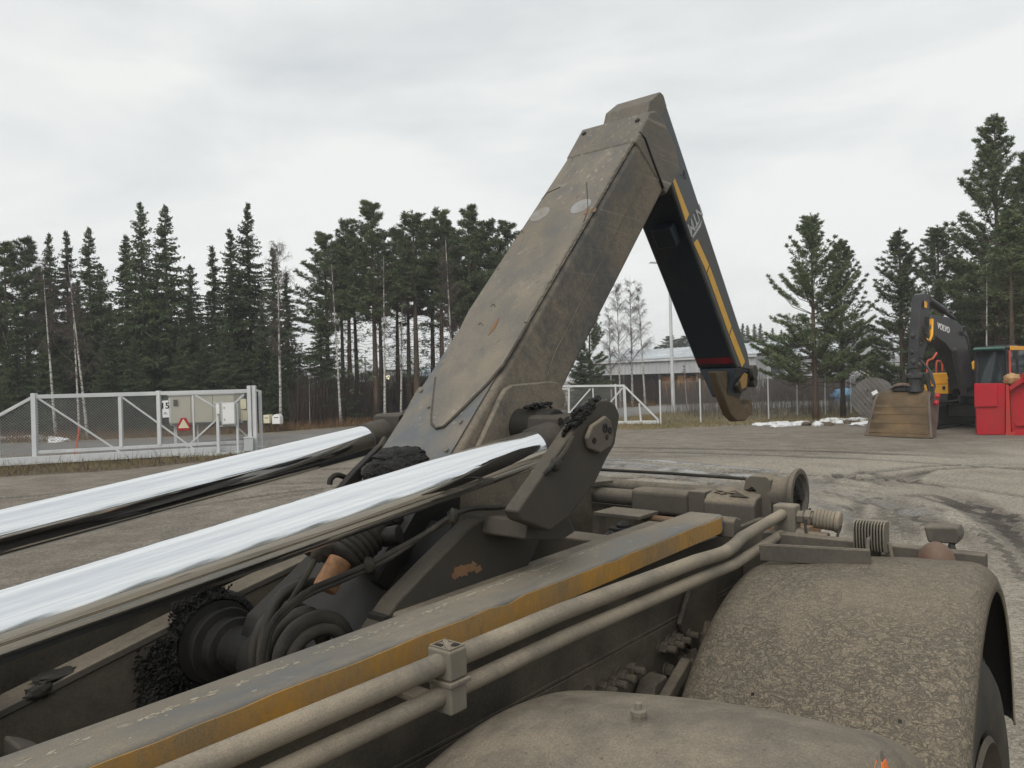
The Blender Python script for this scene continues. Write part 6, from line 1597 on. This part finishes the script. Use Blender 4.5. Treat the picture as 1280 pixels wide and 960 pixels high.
# white industrial building behind the middle pines
a3, b3 = at(425, 490, 66), at(560, 490, 66)
B3 = Bld('industrial_building', 'pale industrial building with low wing, tall block and light blue roof behind pine stems', (a3.x, a3.y), (b3.x, b3.y), 12)
X3 = lambda x: (at(x, 480, 66).x - a3.x); Z3 = lambda y: at(490, y, 66).z
B3.box('wall', X3(433), X3(467.5), 0, Z3(478), 0, 8, 'palewall'); B3.poly('roof', [(X3(432), Z3(478), -.3), (X3(468), Z3(476), -.3), (X3(468), Z3(473), 4), (X3(432), Z3(475), 4)], 'roofsheet')
B3.box('tall_block', X3(467.8), X3(504), 0, Z3(463.5), -.5, 8, 'sheet'); B3.box('block_cap', X3(467.4), X3(504.4), Z3(463.5) + .002, Z3(462.3), -.6, 8.1, 'darkbrown')
B3.box('dark_base', X3(484), X3(505), 0, Z3(486), -1.2, -.51, 'darkbrown')
B3.box('wall', X3(505), X3(575), 0, Z3(472.3), .3, 9, 'palewall'); B3.poly('roof', [(X3(504.6), Z3(472.3), 0), (X3(576), Z3(471), 0), (X3(576), Z3(455), 5), (X3(504.6), Z3(461), 5)], 'bluewall')
B3.box('eave', X3(504.5), X3(576), Z3(473), Z3(472.2), -.15, -.02, 'darkbrown')
for x0, x1, y0, y1 in ((508, 511, 481, 487), (517, 519.5, 480, 487), (529, 533.5, 479, 487), (545, 549, 479, 487)): B3.window(X3(x0), X3(x1), Z3(y1), Z3(y0), .3)
B3.window(X3(449), X3(452), Z3(492), Z3(485), 0, 'darkbrown'); B3.window(X3(457), X3(459.5), Z3(490), Z3(484), 0, 'darkbrown')
B3.box('downpipe', X3(457) - .05 - .5, X3(457) + .05 - .5, 0, Z3(477), -.1, -.02, 'darkbrown'); B3.box('door', X3(514), X3(516.3), 0, Z3(482), .24, .29, 'bluewall')
M['bulb'] = NT('lit_lamp_glass').m
bs = M['bulb'].node_tree.nodes['Principled BSDF']; bs.inputs['Emission Color'].default_value = (1, .86, .5, 1); bs.inputs['Emission Strength'].default_value = 3.0
q = at(486, 500, 56); o = thing('yard_lamp', 'lit yellow yard lamp on a white pole before the industrial building', 'lamp post', (q.x, q.y, 0))
zq = at(485, 472, 56).z
MB().cyl((0, 0, -.1), (0, 0, zq - .12), .06, None, 10).build('pole', M['white'], o)
MB().blob((0, 0, zq), (.15, .15, .18), 2, .02, 14, 10).build('lamp_glass', M['bulb'], o, 0, 2, 60)
q = at(457, 480, 90); o = thing('power_pole', 'thin far power pole with a crossbar and slanting stay', 'utility pole', (q.x, q.y, 0))
zq = at(457, 446, 90).z
MB().cyl((0, 0, -.1), (0, 0, zq), .07, None, 8).build('pole', M['bark'], o); MB().beam((-1.2, 0, zq - .1), (.3, 0, zq - .1), .09).build('crossbar', M['bark'], o); MB().beam((0, 0, zq - .2), (1.9, 0, 2.2), .05).build('stay', M['bark'], o)

# ================================================================== EXCAVATOR
M['exgrey'] = grime('dark_grey_excavator_paint', (0.030, 0.031, 0.033), (0.075, 0.073, 0.069), 0.45, 0.75, 1.5, rough=(0.35, 0.7), bump=0.05)
M['exyellow'] = plain('excavator_yellow', (0.78, 0.38, 0.015), 0.4, 0, 0.12, 4)
M['exgreen'] = plain('dark_green_visor', (0.012, 0.075, 0.055), 0.35, 0, 0.1)
M['railred'] = plain('orange_red_handrail', (0.62, 0.085, 0.035), 0.45, 0, 0.1)
M['bktop'] = grime('worn_bucket_steel', (0.090, 0.072, 0.062), (0.165, 0.130, 0.105), 0.4, 0.65, 3.0, rough=(0.4, 0.8), bump=0.2)
M['bkmud'] = grime('brown_muddy_bucket', (0.070, 0.050, 0.030), (0.190, 0.130, 0.070), 0.34, 0.66, 2.2, rough=(0.6, 0.95), bump=0.4)
M['track'] = plain('dark_track_steel', (0.035, 0.032, 0.029), 0.8, 0, 0.3, 6)
M['cabglass'] = NT('cab_glass').set((0.030, 0.040, 0.044), 0.06)
BK = Vector((10.3, 20.4, 0)); SC = Vector((14.5, 23.7, 0))
ED = (SC - BK).normalized(); EN = Vector((ED.y, -ED.x, 0)); EZ = Vector((0, 0, 1))
ex = thing('excavator', 'dark grey and yellow excavator with folded boom and wide muddy bucket on the ground', 'excavator', (SC.x, SC.y, 0))
EI = Matrix.Translation(-SC)
def X(name, mb, mat, parent=None, bevel=0.012, smooth=35):
    r = mb.build(name, M[mat], parent or ex, bevel, 2, smooth); r.data.transform(EI); return r
def ep(t, z, off=0.0):
    p = BK + ED * t + EN * off; return Vector((p.x, p.y, z))
def epl(pts, off):
    A = BK + EN * off; pl = VPlane((A.x, A.y), ED); o = []
    for x, y in pts:
        t, z = pl(x, y); o.append(ep(t, z, off))
    return o
def eslab(name, pts, off, w, mat, parent=None, bevel=0.012):
    return X(name, MB().extr(epl(pts, off), EN * -w), mat, parent, bevel)
def ebox(t0, t1, o0, o1, z0, z1):
    return MB().extr([ep(t0, z0, o0), ep(t1, z0, o0), ep(t1, z0, o1), ep(t0, z0, o1)], EZ * (z1 - z0))
boom = eslab('boom', [(1162, 395.5), (1171, 394), (1184, 396.5), (1197, 401.5), (1203, 409), (1209.5, 431), (1215, 455), (1217, 484), (1207, 486), (1200.8, 464), (1191, 442), (1182, 429), (1169, 420), (1160.8, 422)], .20, .40, 'exgrey')
stick = eslab('stick', [(1152, 372), (1153.5, 367.5), (1156.5, 366), (1160, 367.5), (1162, 380), (1162, 396), (1161, 422), (1155.5, 442), (1151.5, 460), (1146.5, 460), (1149, 403)], .13, .26, 'exgrey')
def ecyl(name, a, b, oa, r, mat, parent):
    p, q = epl([a], oa)[0], epl([b], oa)[0]
    return X(name, MB().cyl(p, q, r, None, 14), mat, parent, 0)
sc1 = ecyl('stick_cylinder', (1160, 375), (1179, 388), 0, .11, 'exgrey', boom); ecyl('stick_rod', (1179, 388), (1192, 398), 0, .06, 'exgrey', boom)
for x, y in ((1168, 382), (1176, 386), (1186, 392)): X('cylinder_fitting', MB().blob(epl([(x, y - 2)], 0)[0], (.09, .09, .07), x, .2, 10, 8), 'exgrey', boom, 0, 60)
ecyl('bucket_cylinder', (1146, 400), (1143.5, 455), .0, .10, 'exgrey', stick)
for sgn in (.36, -.36): ecyl('boom_cylinder', (1193, 437), (1205, 492), sgn, .085, 'exgrey', boom)
eslab('boom_rib', [(1163, 399), (1166, 398), (1166.6, 421), (1163.5, 422)], .23, .025, 'exyellow', boom, 0)
eslab('stick_emblem', [(1155.5, 376), (1159, 378), (1159, 385), (1155.5, 384)], .175, .004, 'exyellow', stick, 0)
for hp_, off_, r_h in (([(1153, 408), (1156, 416), (1161, 425), (1168, 424)], .22, .022), ([(1152, 412), (1155, 420), (1160, 428), (1168, 421), (1166, 400)], .25, .022), ([(1204, 408), (1210, 430), (1214, 452)], .02, .05)):
    X('hydraulic_hose', MB().tube(epl(hp_, off_), r_h, 8), 'exgrey', boom, 0, 60)
X('yellow_hose_guard', MB().tube(epl([(1165.5, 399), (1165, 418), (1162, 426), (1158, 424)], .25), .035, 8), 'exyellow', boom, 0, 60)
for k, (x, y) in enumerate(((1141, 420), (1140, 440), (1150, 430), (1150, 447), (1141.5, 452))): X('stick_fitting', MB().blob(epl([(x, y)], .1)[0], (.07, .07, .08), k, .2, 8, 6), 'exgrey', stick, 0, 60)
vm = text_mesh('VOLVO', .30, .004, 0, .006)
vo = obj('maker_lettering', vm, M['white'], boom, 0, 0, 0)
pa, pb = epl([(1172, 407)], .206)[0], epl([(1187, 413.5)], .206)[0]
vx = (pb - pa).normalized(); vc = (pa + pb) / 2
vo.matrix_local = EI @ frame_mat(vc, vx, EN.cross(vx), EN) @ Matrix.Scale(((pb - pa).length) / max(v.co.x for v in vm.vertices) / 2, 4)
# tilt rotator and quick hitch
for (x, y), off_, r_p, pr_ in (((1157, 379), .135, .075, stick), ((1163.5, 409), .205, .09, boom), ((1149, 455), .135, .06, stick), ((1193, 437), .205, .07, boom)):
    X('pivot_pin', MB().lathe(epl([(x, y)], off_)[0], EN, [(0, r_p), (.03, r_p), (.035, r_p * .6), (.035, 0)], 16), 'bktop', pr_, 0)
X('boom_lamp', MB().extr(epl([(1205, 414), (1209, 415), (1209, 420), (1205, 419)], .27), EN * -.05), 'exgrey', boom, .01)
tr = epl([(1144, 462)], 0)[0]
rot = X('rotator', MB().lathe(tr + EZ * .02, -EZ, [(0, .0), (0, .13), (.10, .14), (.14, .20), (.16, .23), (.24, .23), (.26, .17), (.42, .15), (.62, .18), (.62, 0)], 26), 'exgrey', stick, .0)
X('rotator_cylinder', MB().cyl(tr + EN * .27 - EZ * .10, tr + EN * .32 + ED * .15 - EZ * .62, .06, None, 12), 'exgrey', stick, 0)
X('rotator_cylinder', MB().cyl(tr - EN * .26 - EZ * .12, tr - EN * .28 - EZ * .55, .06, None, 12), 'exgrey', stick, 0)
X('rotator_hose', MB().tube([tr + EN * .2 + EZ * .2, tr + EN * .42 - EZ * .1, tr + EN * .5 - EZ * .45, tr + EN * .40 - EZ * .8], .03, 8).tube([tr + EN * .15 + EZ * .25, tr + EN * .36 - EZ * .0, tr + EN * .45 - EZ * .4], .03, 8), 'exgrey', stick, 0, 60)
X('red_coupler', MB().lathe(tr + EN * .52 - EZ * .72, EN, [(0, 0), (0, .06), (.06, .08), (.10, .05), (.10, 0)], 12).blob(tr + EN * .52 - EZ * .9, (.07, .07, .08), 2, .1, 10, 8), 'signred', stick, 0, 60)
# bucket, turned to face the truck
q0, q1 = gp(1084, 544.5), gp(1163, 547.5)
bxd = (q1 - q0); bxd.z = 0; BW = bxd.length; bxd.normalize(); byd = Vector((-bxd.y, bxd.x, 0))       # byd: away from the truck
bc0 = (q0 + q1) / 2
prof = [(0, .0), (.02, .06), (.10, .34), (.17, .60), (.23, .84), (.29, 1.0), (.40, 1.14), (.55, 1.21), (.75, 1.20)]
def hwid(z): return BW / 2 - .02 - (z / 1.21) * (BW / 2 - .66)
def bkp(x, d, z): p = bc0 + bxd * x + byd * d; return Vector((p.x, p.y, z))
vs, fs = [], []
for d_, z in prof:
    h = hwid(z); vs += [bkp(-h, d_, z), bkp(h, d_, z)]
n = len(prof); fs = [(2 * i, 2 * i + 1, 2 * i + 3, 2 * i + 2) for i in range(n - 1)]
bk = MB().add(vs, fs)
shell = bk.build('bucket', M['bkmud'], ex, 0, 2, 50); shell.data.transform(EI)
so = shell.modifiers.new('plate', 'SOLIDIFY'); so.thickness = .03; so.offset = 1
for sgn in (-1, 1):
    pl = [bkp(sgn * (hwid(z) + .001), d_ + .004, z) for d_, z in prof] + [bkp(sgn * (hwid(.9) + .001), .95, .98), bkp(sgn * (hwid(.35) + .001), .62, .40), bkp(sgn * hwid(0), .30, .02)]
    X('side_plate', MB().extr(pl, bxd * sgn * .035), 'bktop', shell, .006)
    pl = [bkp(sgn * (hwid(z) + .04), d_ - .015, z) for d_, z in prof[:7]]
    X('side_cutter', MB().tube(pl, [.055, .05, .045, .04, .04, .035, .03], 6), 'bktop', shell, 0)
X('top_wrapper', MB().extr([bkp(-hwid(.98) - .02, .272, .985), bkp(hwid(.98) + .02, .272, .985), bkp(hwid(1.1) + .02, .37, 1.125), bkp(-hwid(1.1) - .02, .37, 1.125)], byd * -.02), 'bktop', shell, .004)
X('top_wrapper', MB().extr([bkp(-hwid(1.1) - .02, .372, 1.128), bkp(hwid(1.1) + .02, .372, 1.128), bkp(hwid(1.2) + .02, .56, 1.225), bkp(-hwid(1.2) - .02, .56, 1.225)], EZ * .02), 'bktop', shell, .004)
for z0, z1 in ((.10, .20), (.36, .45), (.60, .68), (.80, .86)):
    def dz(z): return float(np.interp(z, [b for a, b in prof], [a for a, b in prof]))
    X('wear_strip', MB().extr([bkp(-hwid(z0) + .01, dz(z0) - .031, z0), bkp(hwid(z0) - .01, dz(z0) - .031, z0), bkp(hwid(z1) - .01, dz(z1) - .031, z1), bkp(-hwid(z1) + .01, dz(z1) - .031, z1)], byd * -.010), 'bkmud', shell, .006)
X('cutting_edge', MB().extr([bkp(-BW / 2 - .03, -.05, .0), bkp(BW / 2 + .03, -.05, .0), bkp(BW / 2 + .03, -.03, .075), bkp(-BW / 2 - .03, -.03, .075)], byd * .05), 'bkmud', shell, .006)
hb = bkp(-.02, .62, 1.24)
X('hitch_frame', MB().extr([bkp(-.32, .42, 1.232), bkp(.36, .42, 1.232), bkp(.36, .42, 1.30), bkp(.20, .42, 1.40), bkp(-.18, .42, 1.41), bkp(-.32, .42, 1.31)], byd * .5), 'exgrey', shell, .01)
for k in range(3):
    X('rubber_mat', MB().tube([bkp(-.36, .38 + .06 * k, 1.28 + .02 * k), bkp(-.2, .34 + .06 * k, 1.38 + .02 * k), bkp(.05, .32 + .06 * k, 1.41 + .02 * k), bkp(.28, .34 + .06 * k, 1.37 + .02 * k), bkp(.40, .38 + .06 * k, 1.27 + .02 * k)], .028, 6), 'rust' if k == 1 else 'bktop', shell, 0, 60)
# upper body, cab, steps
body = X('body', ebox(4.55, 7.2, -1.12, 1.12, .98, 1.75), 'exgrey')
X('counterweight', ebox(7.21, 7.9, -1.14, 1.14, .98, 1.95), 'exgrey', body, .12)
X('engine_hood', ebox(5.6, 7.15, -1.0, .35, 1.751, 2.05), 'exyellow', body, .06)
X('turntable', MB().cyl(ep(5.34, .72), ep(5.34, .975), .62, None, 28), 'exgrey', body, 0)
for hp_, off_ in (([(1190, 470), (1192, 480), (1196, 488), (1200, 495)], -.25), ([(1194, 468), (1197, 479), (1201, 489)], -.15), ([(1186, 474), (1189, 484), (1193, 494)], -.35), ([(1199, 466), (1203, 478), (1206, 488)], -.05)):
    X('hydraulic_hose', MB().tube(epl(hp_, off_), .048, 8), 'exgrey', body, 0, 60)
X('boom_foot', ebox(4.25, 4.75, -.30, .30, .95, 1.5), 'exgrey', body, .03)
st = X('tool_box', ebox(4.15, 4.95, -1.20, -.50, 1.06, 1.34), 'exyellow')
X('tool_box_top', MB().extr([ep(4.32, 1.341, -1.10), ep(4.95, 1.341, -1.10), ep(4.95, 1.341, -.54), ep(4.32, 1.341, -.54)], EZ * .36), 'exyellow', st, .05)
X('tool_box_step', ebox(4.18, 4.9, -1.18, -.52, .86, 1.055), 'exgrey', st, .02)
for oo in (-.95, -.62): X('box_latch', MB().bx(-.03, .03, -.03, .03, -.05, .05, Matrix.Translation(ep(4.14, 1.24, oo))), 'exgrey', st, 0)
X('mudflap', MB().extr([ep(4.14, .80, -1.12), ep(4.14, .80, -.98), ep(4.14, 1.2, -.98), ep(4.14, 1.38, -1.12)], ED * .02), 'exyellow', st, 0)
X('handrail', MB().tube(epl([(1159, 480), (1159, 453), (1160.5, 450.5), (1166, 448.5), (1171, 441), (1173, 439.8), (1177.5, 440.5), (1178, 446), (1178, 466)], -.95), .03, 8).tube(epl([(1170.5, 466), (1170.5, 453), (1172, 451), (1177.5, 452)], -.85), .026, 8), 'railred', st, 0, 60)
X('beacon_lamp', MB().lathe(ep(4.5, 1.50, -.32), EZ, [(0, .05), (.10, .05), (.13, .03), (.13, 0)], 12), 'exyellow', st, 0)
cab_ = X('cab', ebox(4.05, 5.65, .28, 1.14, .98, 1.30), 'exgrey', None, .03)
for t, o in ((4.08, .31), (4.08, 1.11), (5.6, .31), (5.6, 1.11), (4.9, 1.11)):
    X('cab_pillar', MB().beam(ep(t, 1.30, o), ep(t + (.06 if t < 4.5 else 0), 2.335, o), .075), 'exgrey', cab_, .01)
X('cab_roof', ebox(4.06, 5.68, .27, 1.15, 2.34, 2.42), 'exgrey', cab_, .04)
X('roof_hatch', ebox(4.5, 5.4, .42, 1.0, 2.425, 2.47), 'exgrey', cab_, .02)
X('roof_yellow_edge', ebox(4.25, 5.66, 1.152, 1.175, 2.31, 2.43), 'exyellow', cab_, .01)
X('sun_visor', MB().extr([ep(3.92, 2.30, .30), ep(4.07, 2.36, .30), ep(4.07, 2.43, .30), ep(3.88, 2.36, .30)], EN * .82), 'exgreen', cab_, .01)
X('windscreen', MB().extr([ep(4.09, 1.32, .36), ep(4.09, 1.32, 1.06), ep(4.14, 2.33, 1.06), ep(4.14, 2.33, .36)], ED * .012), 'cabglass', cab_, 0)
X('side_window', MB().extr([ep(4.2, 1.34, 1.115), ep(4.86, 1.34, 1.115), ep(4.86, 2.32, 1.115), ep(4.2, 2.32, 1.115)], EN * -.012), 'cabglass', cab_, 0)
X('side_window', MB().extr([ep(4.95, 1.34, 1.115), ep(5.56, 1.34, 1.115), ep(5.56, 2.32, 1.115), ep(4.95, 2.32, 1.115)], EN * -.012), 'cabglass', cab_, 0)
X('rear_window', MB().extr([ep(5.62, 1.34, .36), ep(5.62, 1.34, 1.06), ep(5.62, 2.32, 1.06), ep(5.62, 2.32, .36)], ED * .012), 'cabglass', cab_, 0)
X('seat', ebox(4.75, 5.2, .5, .92, 1.301, 1.5).add(*(lambda m: (m.v, m.f))(ebox(5.21, 5.33, .5, .92, 1.301, 2.08))), 'exgrey', cab_, .03)
X('wiper', MB().tube([ep(4.075, 2.28, .86), ep(4.065, 1.9, .93), ep(4.065, 1.62, 1.02)], .012, 6), 'exgrey', cab_, 0)
X('grab_rail', MB().tube([ep(4.12, 1.33, 1.19), ep(4.12, 2.3, 1.19)], .024, 8).tube([ep(4.42, 1.33, 1.19), ep(4.42, 1.6, 1.19)], .02, 8), 'railred', cab_, 0)
X('cab_mirror', MB().extr([ep(4.0, 2.05, 1.30), ep(4.0, 2.05, 1.42), ep(4.0, 2.28, 1.42), ep(4.0, 2.28, 1.30)], ED * .05), 'exgrey', cab_, .01)
for sgn in (-1, 1):
    oc = sgn * .92
    tk = MB(); n = 46; path = []
    for i in range(n):
        u = i / n * 2 * (2.9 + math.pi * .36)
        if u < 2.9: path.append((3.9 + u, .0 + .03, 0))
        elif u < 2.9 + math.pi * .36: a = (u - 2.9) / .36; path.append((6.8 + .36 * math.sin(a), .39 - .36 * math.cos(a), a))
        elif u < 5.8 + math.pi * .36: path.append((6.8 - (u - 2.9 - math.pi * .36), .75, math.pi))
        else: a = (u - 5.8 - math.pi * .36) / .36; path.append((3.9 - .36 * math.sin(a), .39 + .36 * math.cos(a), math.pi + a))
    for t, z, a in path:
        c = ep(t, z, oc); tx = ED * math.cos(a) + EZ * math.sin(a); tz = -ED * math.sin(a) + EZ * math.cos(a)
        tk.bx(-.065, .065, -.27, .27, -.02, .03, frame_mat(c, tx, EN, tz) if False else Matrix(((tx.x, EN.x, tz.x, c.x), (tx.y, EN.y, tz.y, c.y), (tx.z, EN.z, tz.z, c.z), (0, 0, 0, 1))))
    tr_ = X('track_frame', MB().extr([ep(3.9, .10, oc - .16), ep(6.8, .10, oc - .16), ep(7.05, .39, oc - .16), ep(6.8, .66, oc - .16), ep(3.9, .66, oc - .16), ep(3.65, .39, oc - .16)], EN * .32), 'track', None, .01)
    q = X('track_shoes', tk, 'track', tr_, 0); q['kind'] = 'stuff'
X('undercarriage', ebox(4.7, 6.0, -.75, .75, .35, .70), 'track', None, .03)

# ================================================================== RED CONTAINER, CABLE DRUM
M['red'] = grime('red_container_paint', (0.43, 0.012, 0.022), (0.27, 0.030, 0.026), 0.44, 0.72, 2.4, rough=(0.35, 0.7), bump=0.1, fine=0.12, stretch=(1, 1, 0.4), patch=(0.13, 0.055, 0.04), patch_at=(0.64, 0.70), patch_scale=5)
M['redrust'] = grime('rusty_red_edge', (0.42, 0.03, 0.025), (0.25, 0.10, 0.06), 0.5, 0.7, 5.0)
ra = gp(1221, 543.5); rd_ = Vector((math.cos(R_(-30)), math.sin(R_(-30)), 0)); rn = Vector((-rd_.y, rd_.x, 0))
rc = thing('red_container', 'bright red steel hopper container on a dark skid at the right edge of the yard', 'container', (ra.x, ra.y, 0))
rpl = VPlane((ra.x, ra.y), rd_)
def rp(px, py, off=0.0):
    t, z = rpl(px, py); p = Vector((ra.x, ra.y, 0)) + rd_ * t + rn * off; return Vector((p.x, p.y, z))
RI = Matrix.Translation(-Vector((ra.x, ra.y, 0)))
def RR(name, mb, mat='red', parent=None, bevel=.008):
    r = mb.build(name, M[mat], parent or rc, bevel, 2, 35); r.data.transform(RI); return r
tank = RR('front_tank', MB().extr([rp(1221, 543.5), rp(1256.5, 543.2), rp(1256.5, 480), rp(1219, 480)], rn * 1.6))
RR('front_panel', MB().extr([rp(1218, 508.5, -.06), rp(1246.5, 508, -.06), rp(1246.5, 479.5, -.06), rp(1217.5, 480, -.06)], rn * .058), 'red', tank)
RR('corner_post', MB().extr([rp(1257, 546, -.10), rp(1264, 546, -.10), rp(1261, 482, -.10), rp(1257, 480, -.10)], rn * .16), 'redrust')
hop = RR('hopper', MB().extr([rp(1265, 541, .14), rp(1420, 536, .14), rp(1420, 455, .14), rp(1290, 463, .14), rp(1262, 484, .14)], rn * 1.8))
RR('top_flange', MB().extr([rp(1261, 484, -.12), rp(1278, 471, -.12), rp(1278, 478, -.12), rp(1262, 489, -.12)], rn * .24))
RR('top_flange', MB().extr([rp(1278.5, 466, -.12), rp(1420, 452, -.12), rp(1420, 460, -.12), rp(1278.5, 478, -.12)], rn * .24))
RR('bottom_rail', MB().extr([rp(1265, 546, -.06), rp(1420, 540, -.06), rp(1420, 533, -.06), rp(1265, 538, -.06)], rn * .18))
RR('side_rib', MB().extr([rp(1270, 533, .07), rp(1420, 527, .07), rp(1420, 523, .07), rp(1270, 529, .07)], rn * .068))
for x in (1300, 1340, 1380): RR('side_rib', MB().extr([rp(x, 536, .05), rp(x + 5, 536, .05), rp(x + 5, 462, .05), rp(x, 462, .05)], rn * .088))
RR('corner_foot', MB().extr([rp(1255, 546, -.14), rp(1270, 546, -.14), rp(1268, 540, -.14), rp(1257, 540, -.14)], rn * .3), 'redrust')
RR('skid_leg', MB().extr([rp(1236, 547.5, .3), rp(1241, 547.5, .3), rp(1241, 543.6, .3), rp(1236, 543.6, .3)], rn * .3), 'darkbrown')
RR('skid', MB().extr([rp(1203, 550, -.18), rp(1420, 548, -.18), rp(1420, 544.8, -.18), rp(1203, 546.8, -.18)], rn * .5), 'darkbrown')
bag = thing('tan_sack', 'tan sack lying on top of the red container beside the excavator cab', 'sack', tuple(rp(1266, 477, .35)))
MB().blob((0, 0, .05), (.20, .22, .17), 6, .3, 16, 12).build('sack_body', plain('tan_sack_cloth', (.42, .26, .12), .8, 0, .2, 10), bag, 0, 2, 60)
M['oldwood'] = grime('weathered_grey_wood', (0.085, 0.078, 0.072), (0.20, 0.185, 0.17), 0.35, 0.65, 2.5, stretch=(1, 1, 1), bump=0.3)
dc = at(1092, 498, 29.0); dR = .78
drum = thing('cable_drum', 'big weathered wooden cable drum standing on its rims behind the excavator bucket', 'cable drum', (dc.x, dc.y, 0))
da = Vector((-.42, -.90, 0.04)).normalized(); du = Vector((0, 0, 1)).cross(da).normalized(); dv = da.cross(du)
rr = random.Random(2)
for fi, off in enumerate((0.30, -0.55)):
    ang = R_(-52) if fi == 0 else R_(40)
    for k in range(11):
        y0 = -dR + k * 2 * dR / 11; y1 = y0 + 2 * dR / 11 - .012
        def hl(y): return math.sqrt(max(0.0, dR * dR - min(y * y, dR * dR)))
        N = 5; top_ = [(-hl(y0 + (y1 - y0) * i / N), y0 + (y1 - y0) * i / N) for i in range(N + 1)]; bot_ = [(hl(y0 + (y1 - y0) * i / N), y0 + (y1 - y0) * i / N) for i in range(N, -1, -1)]
        pts = [(x * math.cos(ang) - y * math.sin(ang), x * math.sin(ang) + y * math.cos(ang)) for x, y in top_ + bot_]
        j = rr.uniform(0, .012)
        c = Vector((0, 0, dR)) + da * (off + j)
        MB().extr([c + du * x + dv * y for x, y in pts], da * .05).build('plank', M['oldwood'], drum, .004, 1, 35)
MB().cyl(Vector((0, 0, dR)) + da * -.49, Vector((0, 0, dR)) + da * .295, .42, None, 30).build('drum_core', M['oldwood'], drum)
MB().lathe(Vector((0, 0, dR)) + da * .365, da, [(0, .05), (.004, .05), (.004, 0)], 14).build('hub_hole', M['black'], drum)
for a in (0.6, 2.2, 3.8, 5.4):
    MB().lathe(Vector((0, 0, dR)) + da * .362 + du * .36 * math.cos(a) + dv * .36 * math.sin(a), da, [(0, .035), (.02, .03), (.02, 0)], 8).build('drum_bolt', M['black'], drum)
MB().extr([Vector((0, 0, dR)) + da * .366 + du * x + dv * y for x, y in ((-.02, .10), (.16, .20), (.10, .32), (-.08, .22))], da * .003).build('drum_label', M['white'], drum)

# the wood goes on round the right side of the yard, outside the view (it is mirrored in the rods)
tl_ = Tri(); r_ = np.random.default_rng(8)
_, cm_, _, _, _ = spruce_model(71, 2.1, .03, .35, .45)
cv = np.zeros(len(cm_.vertices) * 3, np.float32); cm_.vertices.foreach_get('co', cv); cv = cv.reshape(-1, 3)
cf = np.zeros(len(cm_.polygons) * 3, np.int32); cm_.loops.foreach_get('vertex_index', cf); cf = cf.reshape(-1, 3)
for k in range(34):
    a = R_(48 + k * 4.6 + r_.uniform(-1, 1)); d_ = r_.uniform(34, 44); h_ = r_.uniform(.9, 1.35); c_, s_ = math.cos(k), math.sin(k)
    v_ = cv * h_; v_ = np.stack([v_[:, 0] * c_ - v_[:, 1] * s_, v_[:, 0] * s_ + v_[:, 1] * c_, v_[:, 2]], 1) + np.array([d_ * math.sin(a), d_ * math.cos(a), -.2])
    tl_.add(v_, cf)
tag(obj('treeline', tl_.mesh('treeline'), M['spruce'], None, 0, 0, 0), kind='stuff')
# screw holes in the rear mudguard
bpy.context.view_layer.update()
dg_ = bpy.context.evaluated_depsgraph_get()
TI = truck.matrix_world.inverted()
for x, y in ((1125, 902), (941, 868)):
    ok_, loc_, nor_, _, ob_, _ = S.ray_cast(dg_, EYE, ray(x, y).normalized())
    if ok_:
        p_, n_ = TI @ loc_, TI.to_3x3() @ nor_
        T('screw_hole', MB().lathe(p_ + n_ * .0006, n_, [(0, .0045), (.0006, .0045), (.0006, 0)], 10), 'dark', bevel=0)

# greasy bristles round the pivot hub
fz_ = Tri()
fz_.needles(pb_, unit(dv_), rg.uniform(.005, .015, len(pb_)), .0045, rg)
tag(obj('grease_bristles', fz_.mesh('grease_bristles'), M['grease'], truck, 0, 0, 0), kind='stuff')

# ---- thin damp November air
m_h = bpy.data.materials.new('damp_air'); m_h.use_nodes = True
hn = m_h.node_tree.nodes; hn.clear()
ho = hn.new('ShaderNodeOutputMaterial'); hv = hn.new('ShaderNodeVolumePrincipled')
hv.inputs['Color'].default_value = (0.90, 0.92, 0.93, 1); hv.inputs['Density'].default_value = 0.0013; hv.inputs['Anisotropy'].default_value = 0.0
m_h.node_tree.links.new(hv.outputs['Volume'], ho.inputs['Volume'])
tag(MB().bx(-705, 705, -125, 935, -1.2, 17).build('haze', m_h, None, 0, 2, 0), kind='stuff')
S.cycles.volume_bounces = 0
